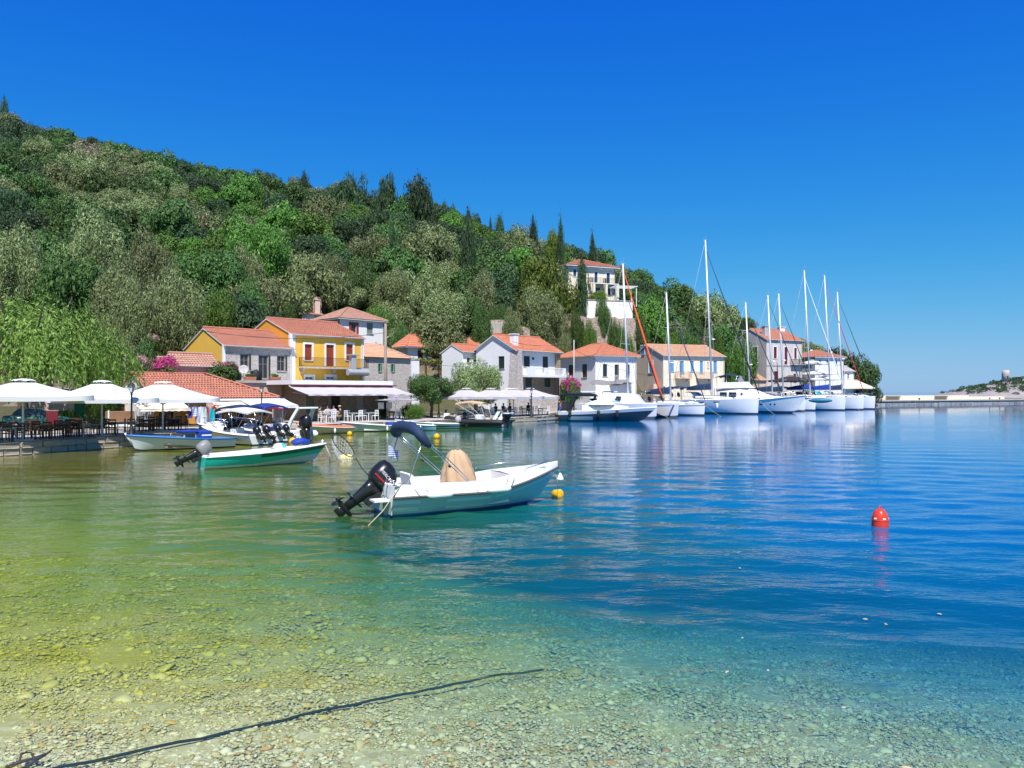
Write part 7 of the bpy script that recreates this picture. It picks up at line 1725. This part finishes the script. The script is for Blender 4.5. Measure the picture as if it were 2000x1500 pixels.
for k, (lab, u, z, w, h, m) in enumerate((('deep purple dress hanging at the left of the clothes rack', 2.0, 2.15, .35, .9, CL('purple', (.07, .05, .28))), ('blue and white striped shirt on the clothes rack', 2.35, 2.15, .45, .75, striped('stripe', (.75, .77, .8), (.16, .26, .50), 2.2)),
        ('pale lilac dress on the clothes rack', 2.6, 2.12, .4, 1.2, CL('lilac', (.45, .43, .58))), ('white dress on the clothes rack', 2.85, 2.12, .4, 1.25, CL('white', (.72, .74, .80))), ('pale aqua dress on the clothes rack', 3.1, 2.12, .4, 1.25, CL('aqua', (.45, .70, .72))),
        ('red dress on the clothes rack', 3.32, 2.1, .36, 1.3, CL('red', (.55, .045, .05))), ('turquoise towel hanging beside the red dress', 3.65, 1.95, .5, 1.2, CL('turq', (.0, .42, .52))),
        ('orange floral scarf at the top of the pillar', 3.95, 2.25, .55, .45, CL('orange', (.72, .14, .05))), ('dark blue printed beach towel with pale pattern', 4.25, 2.2, .6, 1.65, CL('navyprint', (.02, .075, .24))), ('dark patterned dress under the left cream awning', .6, 2.0, .5, 1.1, CL('dkpat', (.05, .045, .06))), ('brown fringed shawl under the left cream awning', 1.2, 2.0, .55, .8, CL('shawl', (.30, .17, .07))), ('dark green dress under the left cream awning', .1, 2.0, .4, 1.2, CL('dgreen', (.03, .06, .04))))):
    garment(lab, u, 1.7 if u > 1.5 else 1.2, z, w, h, m, k % 3 - 1)
t = thing('clothes_rack', 'steel clothes rack in front of the shop', 'rack', (*sp(2.0, 1.7), QZ), SHOP.a); MB().tube((-.1, 0, 0), (-.1, 0, 1.68), .02).build('upright', STEEL, t); MB().tube((2.4, 0, 0), (2.4, 0, 1.68), .02).build('upright', STEEL, t); MB().tube((-.15, 0, 1.67), (2.45, 0, 1.67), .018).build('bar', STEEL, t)
t = thing('pillar', 'slim pinkish pillar between the two cream awnings', 'pillar', (*sp(3.75, 1.1), QZ), SHOP.a); MB().cbox(-.18, .18, -.18, .18, 0, 2.1, .02).build('shaft', ROSE, t)
for k, (lab, u, w, h) in enumerate((('tall wooden display frame under the middle cream awning', 6.0, .7, 1.5), ('white display frame with shelves right of the shop boats', 9.2, .8, 1.5), ('low wooden display box by the shop wall', 5.0, .8, .8))):
    t = thing('display_frame', lab, 'display', (*sp(u, .9), QZ), SHOP.a); m = MB()
    for x in (0, w): m.box(x-.03, x+.03, -.03, .03, 0, h)
    m.box(0, w, -.02, .02, h-.06, h).box(0, w, -.02, .02, .3, .36).box(0, w, -.25, .02, .02, .08); m.build('frame', M('honey_wood', (.50, .33, .15), .6) if k != 1 else WPAINT, t)
    MB().box(.03, w-.03, .02, .04, .36, h-.06).build('back_panel', WOODG if k else DARKIN, t)
t = thing('jar', 'large round terracotta jar on the quay by the walking person', 'jar', (P(1103, 87).x, 87, QZ)); MB().lathe([(.25, 0), (.5, .25), (.68, .7), (.62, 1.1), (.4, 1.4), (.34, 1.5), (.42, 1.56), (.36, 1.56), (.28, 1.45), (.01, 1.4)], 16).build('jar_body', M('pale_terracotta', (.55, .34, .22), .8, .12), t, True)
t = thing('menu_board', 'dark framed menu board under the pepper tree', 'menu board', (*qpos(102, 47.0), QZ), radians(20)); MB().box(-.3, .3, -.03, .03, .5, 1.4).build('board', BURG, t); MB().box(-.34, .34, -.04, .04, 1.4, 1.46).build('header', WOODG, t); [MB().tube((x, .05, 0), (x, 0, 1.4), .025).build('leg', WOODD, t) for x in (-.3, .3)]
for k, px in enumerate((744, 760)):
    t = thing('sign_board', ('left', 'right')[k] + ' white sign board standing beside the ivy column', 'sign', (*qpos(px, 71 + k), QZ), radians(25)); MB().cbox(-.28, .28, -.02, .02, 1.0, 1.6, .01).build('panel', WPAINT, t); MB().tube((0, 0, 0), (0, 0, 1.0), .025).build('post', IRON, t)
t = thing('parked_car', 'dark green car parked under the pepper tree behind the tables', 'car', (P(72, 53).x, 53, QZ), radians(30))
GCAR = M('dark_teal_car_paint', (.03, .10, .09), .2, .1, spec=.6); G = []
for x, z0, z1, w in ((-2.0, .35, .75, .62), (-1.9, .3, .95, .8), (-1.0, .28, 1.0, .86), (1.1, .28, .95, .86), (1.9, .3, .8, .78), (2.05, .4, .65, .6)): G.append([(x, -w, z0), (x, -w*1.02, (z0+z1)/2), (x, -w*.92, z1), (x, w*.92, z1), (x, w*1.02, (z0+z1)/2), (x, w, z0)])
MB().loft(G, True, True).build('body', GCAR, t, True); c = MB().loft([[(-1.5, -.78, .96), (1.0, -.78, .96), (1.0, .78, .96), (-1.5, .78, .96)], [(-1.1, -.62, 1.42), (.3, -.62, 1.42), (.3, .62, 1.42), (-1.1, .62, 1.42)]], True, True).build('cabin', GLASS, t); MB().box(-1.1, .3, -.62, .62, 1.42, 1.46).build('roof', GCAR, c)
for x in (-1.25, 1.25):
    for y in (-.84, .84): w = MB().lathe([(.01, -.09), (.28, -.09), (.31, -.05), (.31, .05), (.28, .09), (.01, .09)], 16).build('wheel', BLACKR, t, True, (x, y, .31), (radians(90), 0, 0)); MB().lathe([(.01, -.1), (.17, -.1), (.17, .1), (.01, .1)], 10).build('rim', STEEL, w)

# ------------------------------------------------------------------ people
SKIN = M('skin', (.52, .31, .21), .6, .05); HAIR = M('dark_hair', (.03, .02, .015), .6); 
def person(label, x, y, rz, shirt, legs, sit=False, hat=None, z=QZ, walk=False, hair=HAIR, k=1.0):
    t = thing('person', label, 'person', (x, y, z), rz)
    if sit:
        hz_ = .50; J = dict(pel=(0, .0, hz_+.05), sp=(0, .03, hz_+.30), ch=(0, .03, hz_+.48), nk=(0, .0, hz_+.62), hd=(0, -.03, hz_+.76), ht=(0, -.02, hz_+.86))
        kn = [(-.11, -.42, .50), (.12, -.42, .50)]; an = [(-.11, -.40, .08), (.13, -.36, .08)]; toe = [(-.11, -.58, .04), (.13, -.54, .04)]
        el = [(-.27, -.10, hz_+.26), (.27, -.08, hz_+.26)]; wr = [(-.14, -.36, hz_+.28), (.16, -.34, hz_+.27)]
    else:
        s = .20 if walk else .03
        J = dict(pel=(0, 0, .95), sp=(0, 0, 1.15), ch=(0, 0, 1.36), nk=(0, -.01, 1.50), hd=(0, -.04, 1.64), ht=(0, -.03, 1.75))
        kn = [(-.10, -s*.9, .50), (.10, s*.5, .50)]; an = [(-.10, -s*.8, .08), (.10, s*1.5, .12)]; toe = [(-.10, -s*.8-.18, .03), (.10, s*1.5-.14, .03)]
        el = [(-.27, .08, 1.14), (.27, -.02, 1.14)]; wr = [(-.26, -.10, .95), (.26, -.16, .98)]
    V = [J['pel'], J['sp'], J['ch'], J['nk'], J['hd'], J['ht'], tuple(np.add(J['hd'], (0, -.115, -.005)))]; R = [.13, .115, .135, .055, .095, .06, .016]; E = [(0,1),(1,2),(2,3),(3,4),(4,5),(4,6)]
    for i, sd in enumerate((-1, 1)):
        b = len(V); sh = (sd*.18, J['ch'][1], J['ch'][2] + .05); V += [sh, el[i], wr[i], tuple(np.add(wr[i], (0, -.06, -.03)))]; R += [.058, .042, .03, .038]; E += [(2, b), (b, b+1), (b+1, b+2), (b+2, b+3)]
        w = np.array(wr[i]) + (0, -.06, -.03)
        for q in range(4): f = len(V); V += [tuple(w + ((q-1.5)*.020, -.045, -.01)), tuple(w + ((q-1.5)*.022, -.085 + .008*abs(q-1.5), -.03))]; R += [.009, .008]; E += [(b+3, f), (f, f+1)]
        f = len(V); V += [tuple(w + (-sd*.045, -.02, .0)), tuple(w + (-sd*.055, -.055, -.01))]; R += [.010, .009]; E += [(b+3, f), (f, f+1)]
        b = len(V); hp = (sd*.10, J['pel'][1], J['pel'][2] - .04); V += [hp, kn[i], an[i], toe[i]]; R += [.088, .058, .042, .035]; E += [(0, b), (b, b+1), (b+1, b+2), (b+2, b+3)]
    me = bpy.data.meshes.new('body'); me.from_pydata(V, E, []); me.materials.append(SKIN); o = link('body', me, t)
    sk = o.modifiers.new('Skin', 'SKIN'); sk.use_smooth_shade = True
    for i, r in enumerate(R): me.skin_vertices[0].data[i].radius = (r, r); me.skin_vertices[0].data[i].use_root = (i == 0)
    su = o.modifiers.new('Sub', 'SUBSURF'); su.levels = 1; su.render_levels = 1
    def ring(c, rx, ry, n=14): return [(c[0] + rx*cos(a), c[1] + ry*sin(a), c[2]) for a in [2*pi*i/n for i in range(n)]]
    p, s_, c = J['pel'], J['sp'], J['ch']
    m = MB(); m.loft([ring((p[0], p[1], p[2]-.02), .175, .135), ring(s_, .165, .13), ring(c, .205, .14), ring((c[0], c[1], c[2]+.09), .16, .10), ring((c[0], c[1], c[2]+.13), .075, .07)], True, True)
    for i, sd in enumerate((-1, 1)): m.pipe([(sd*.17, c[1], c[2]+.05), tuple(np.add((sd*.17, c[1], c[2]+.05), (np.array(el[i]) - (sd*.17, c[1], c[2]+.05))*.8))], [.085, .068], 8)
    m.build('shirt', shirt, t, True)
    m = MB()
    for i, sd in enumerate((-1, 1)): hp = np.array((sd*.095, p[1], p[2]-.02)); q = np.array(kn[i]); m.pipe([tuple(hp), tuple(hp + (q-hp)*.9)], [.115, .10], 9)
    m.lathe([(.10, p[2]-.14), (.175, p[2]-.08), (.18, p[2]+.05), (.17, p[2]+.07)], 12, (p[0], p[1], 0)); m.build('shorts', legs, t, True)
    h = J['hd']; m = MB(); m.loft([ring((h[0], h[1]+.025, h[2]-.03), .09, .085), ring((h[0], h[1]+.02, h[2]+.05), .105, .10), ring((h[0], h[1]+.015, h[2]+.11), .085, .085), ring((h[0], h[1]+.01, h[2]+.14), .03, .03)], True, True); m.build('hair', hair, t, True)
    if hat: MB().lathe([(.18, h[2]+.075), (.18, h[2]+.085), (.105, h[2]+.09), (.10, h[2]+.16), (.05, h[2]+.18), (.005, h[2]+.18)], 12, (h[0], h[1], 0)).build('hat', hat, t, True)
    t.scale = (k, k, k); return t
person('person walking on the quay in a dark top and blue shorts', *qpos(1092, 84.2), 1.9, CL('dkgrey', (.04, .035, .04)), CL('blueshort', (.03, .10, .45)), walk=True)
person('seated guest in brown shirt at the left end of the tavern table', *qpos(625, 64.6), 1.2, CL('brown', (.13, .08, .06)), CL('khaki', (.25, .20, .13)), sit=True)
person('seated guest in grey shirt behind the tavern table', *qpos(640, 66.2), .2, CL('grey', (.45, .44, .46)), CL('dkgrey', (.04, .035, .04)), sit=True)
person('seated guest in lilac shirt beside the dark tavern doorway', *qpos(652, 66.6), -.2, CL('lilac', (.45, .43, .58)), CL('khaki', (.25, .20, .13)), sit=True)
person('seated guest in straw hat at the right end of the tavern table', *qpos(664, 65.4), -1.2, CL('olivet', (.10, .08, .05)), CL('khaki', (.25, .20, .13)), sit=True, hat=M('straw', (.55, .42, .22), .9))
for px, d, a, lab, c in ((940, 79.6, .6, 'seated diner in blue-grey top behind the tan bimini', (.22, .25, .40)), (968, 80.2, -.8, 'seated diner in black top left under the third grey parasol', (.02, .02, .025)), (983, 81.4, .8, 'seated diner in black top in the middle under the grey parasols', (.025, .02, .03)), (996, 81.2, -1.0, 'seated diner in black with light shorts under the grey parasols', (.02, .02, .02)), (1032, 86.4, 2.6, 'seated diner in dark top near the quay lamp', (.05, .04, .05))):
    person(lab, *qpos(px, d), a, CL('d%d' % px, c), CL('khaki', (.25, .20, .13)), sit=True)
# ------------------------------------------------------------------ things in the shallows
pts = []
for k, (px, py) in enumerate(((60, 1512), (300, 1462), (480, 1421), (620, 1391), (760, 1362), (860, 1341), (960, 1322), (1060, 1308))):
    d = wl(py); dz = float(depth(P(px, d).x * np.ones(1), np.array([d]))[0]) - .05; d *= (CAMH + dz) / CAMH; x = P(px, d).x; pts.append((x, d, -dz + .01*sin(k*2.3)))
m = MB(); m.pipe([pts[0]] + [tuple(np.array(a)*(1-f) + np.array(b)*f + (0, .008*sin(7*f+i), .006*sin(9*f))) for i, (a, b) in enumerate(zip(pts, pts[1:])) for f in (.25, .5, .75, 1)], .014, 6)
tag(m.build('sunken_rope', M('weedy_rope', (.018, .022, .018), .9, .3, 6)), 'dark weedy mooring rope lying on the sea bed in the foreground', 'rope')
def branch(label, px, py, s):
    d = wl(py); x = P(px, d).x; z = -float(depth(np.array(x), np.array(d))) + .05; m = MB(); rr = random.Random(px)
    m.pipe([(0, 0, 0), (.12*s, .06*s, .03), (.22*s, .20*s, .02), (.36*s, .26*s, .05)], [.018, .016, .012, .006], 6); m.pipe([(.12*s, .06*s, .03), (.06*s, .2*s, .06), (.1*s, .33*s, .03)], [.012, .01, .005], 5)
    tag(m.build('driftwood', WOODD, None, True, (x, d, z), (0, 0, rr.uniform(-.5, .5))), label, 'driftwood')
branch('crooked dark twig on the sea bed in the bottom left corner', 12, 1488, .7); branch('second dark twig right of the crooked one in the bottom left corner', 52, 1485, .5)
rr = random.Random(2)
for k, (px, py) in enumerate(((1690, 1210), (1648, 1383), (1835, 1200), (1450, 1247), (1730, 1220), (1985, 1480), (1500, 1310), (1770, 1500), (1445, 1110), (1420, 1313))):
    d = wl(py); m = MB(); s = rr.uniform(.018, .038); m.loft([[(s*cos(a)*(1.6 if k % 2 else 1), s*.5*sin(a), .004) for a in [2*pi*i/9 for i in range(9)]], [(s*.6*cos(a), s*.3*sin(a), .012) for a in [2*pi*i/9 for i in range(9)]]], False, True)
    tag(m.build('floating_leaf', M('bleached_leaf', (.50, .40, .26), .7), None, True, (P(px, d).x, d, .003), (0, 0, rr.uniform(0, 3))), 'small bleached leaf floating on the clear water', 'leaf', 'bleached leaves floating on the water')
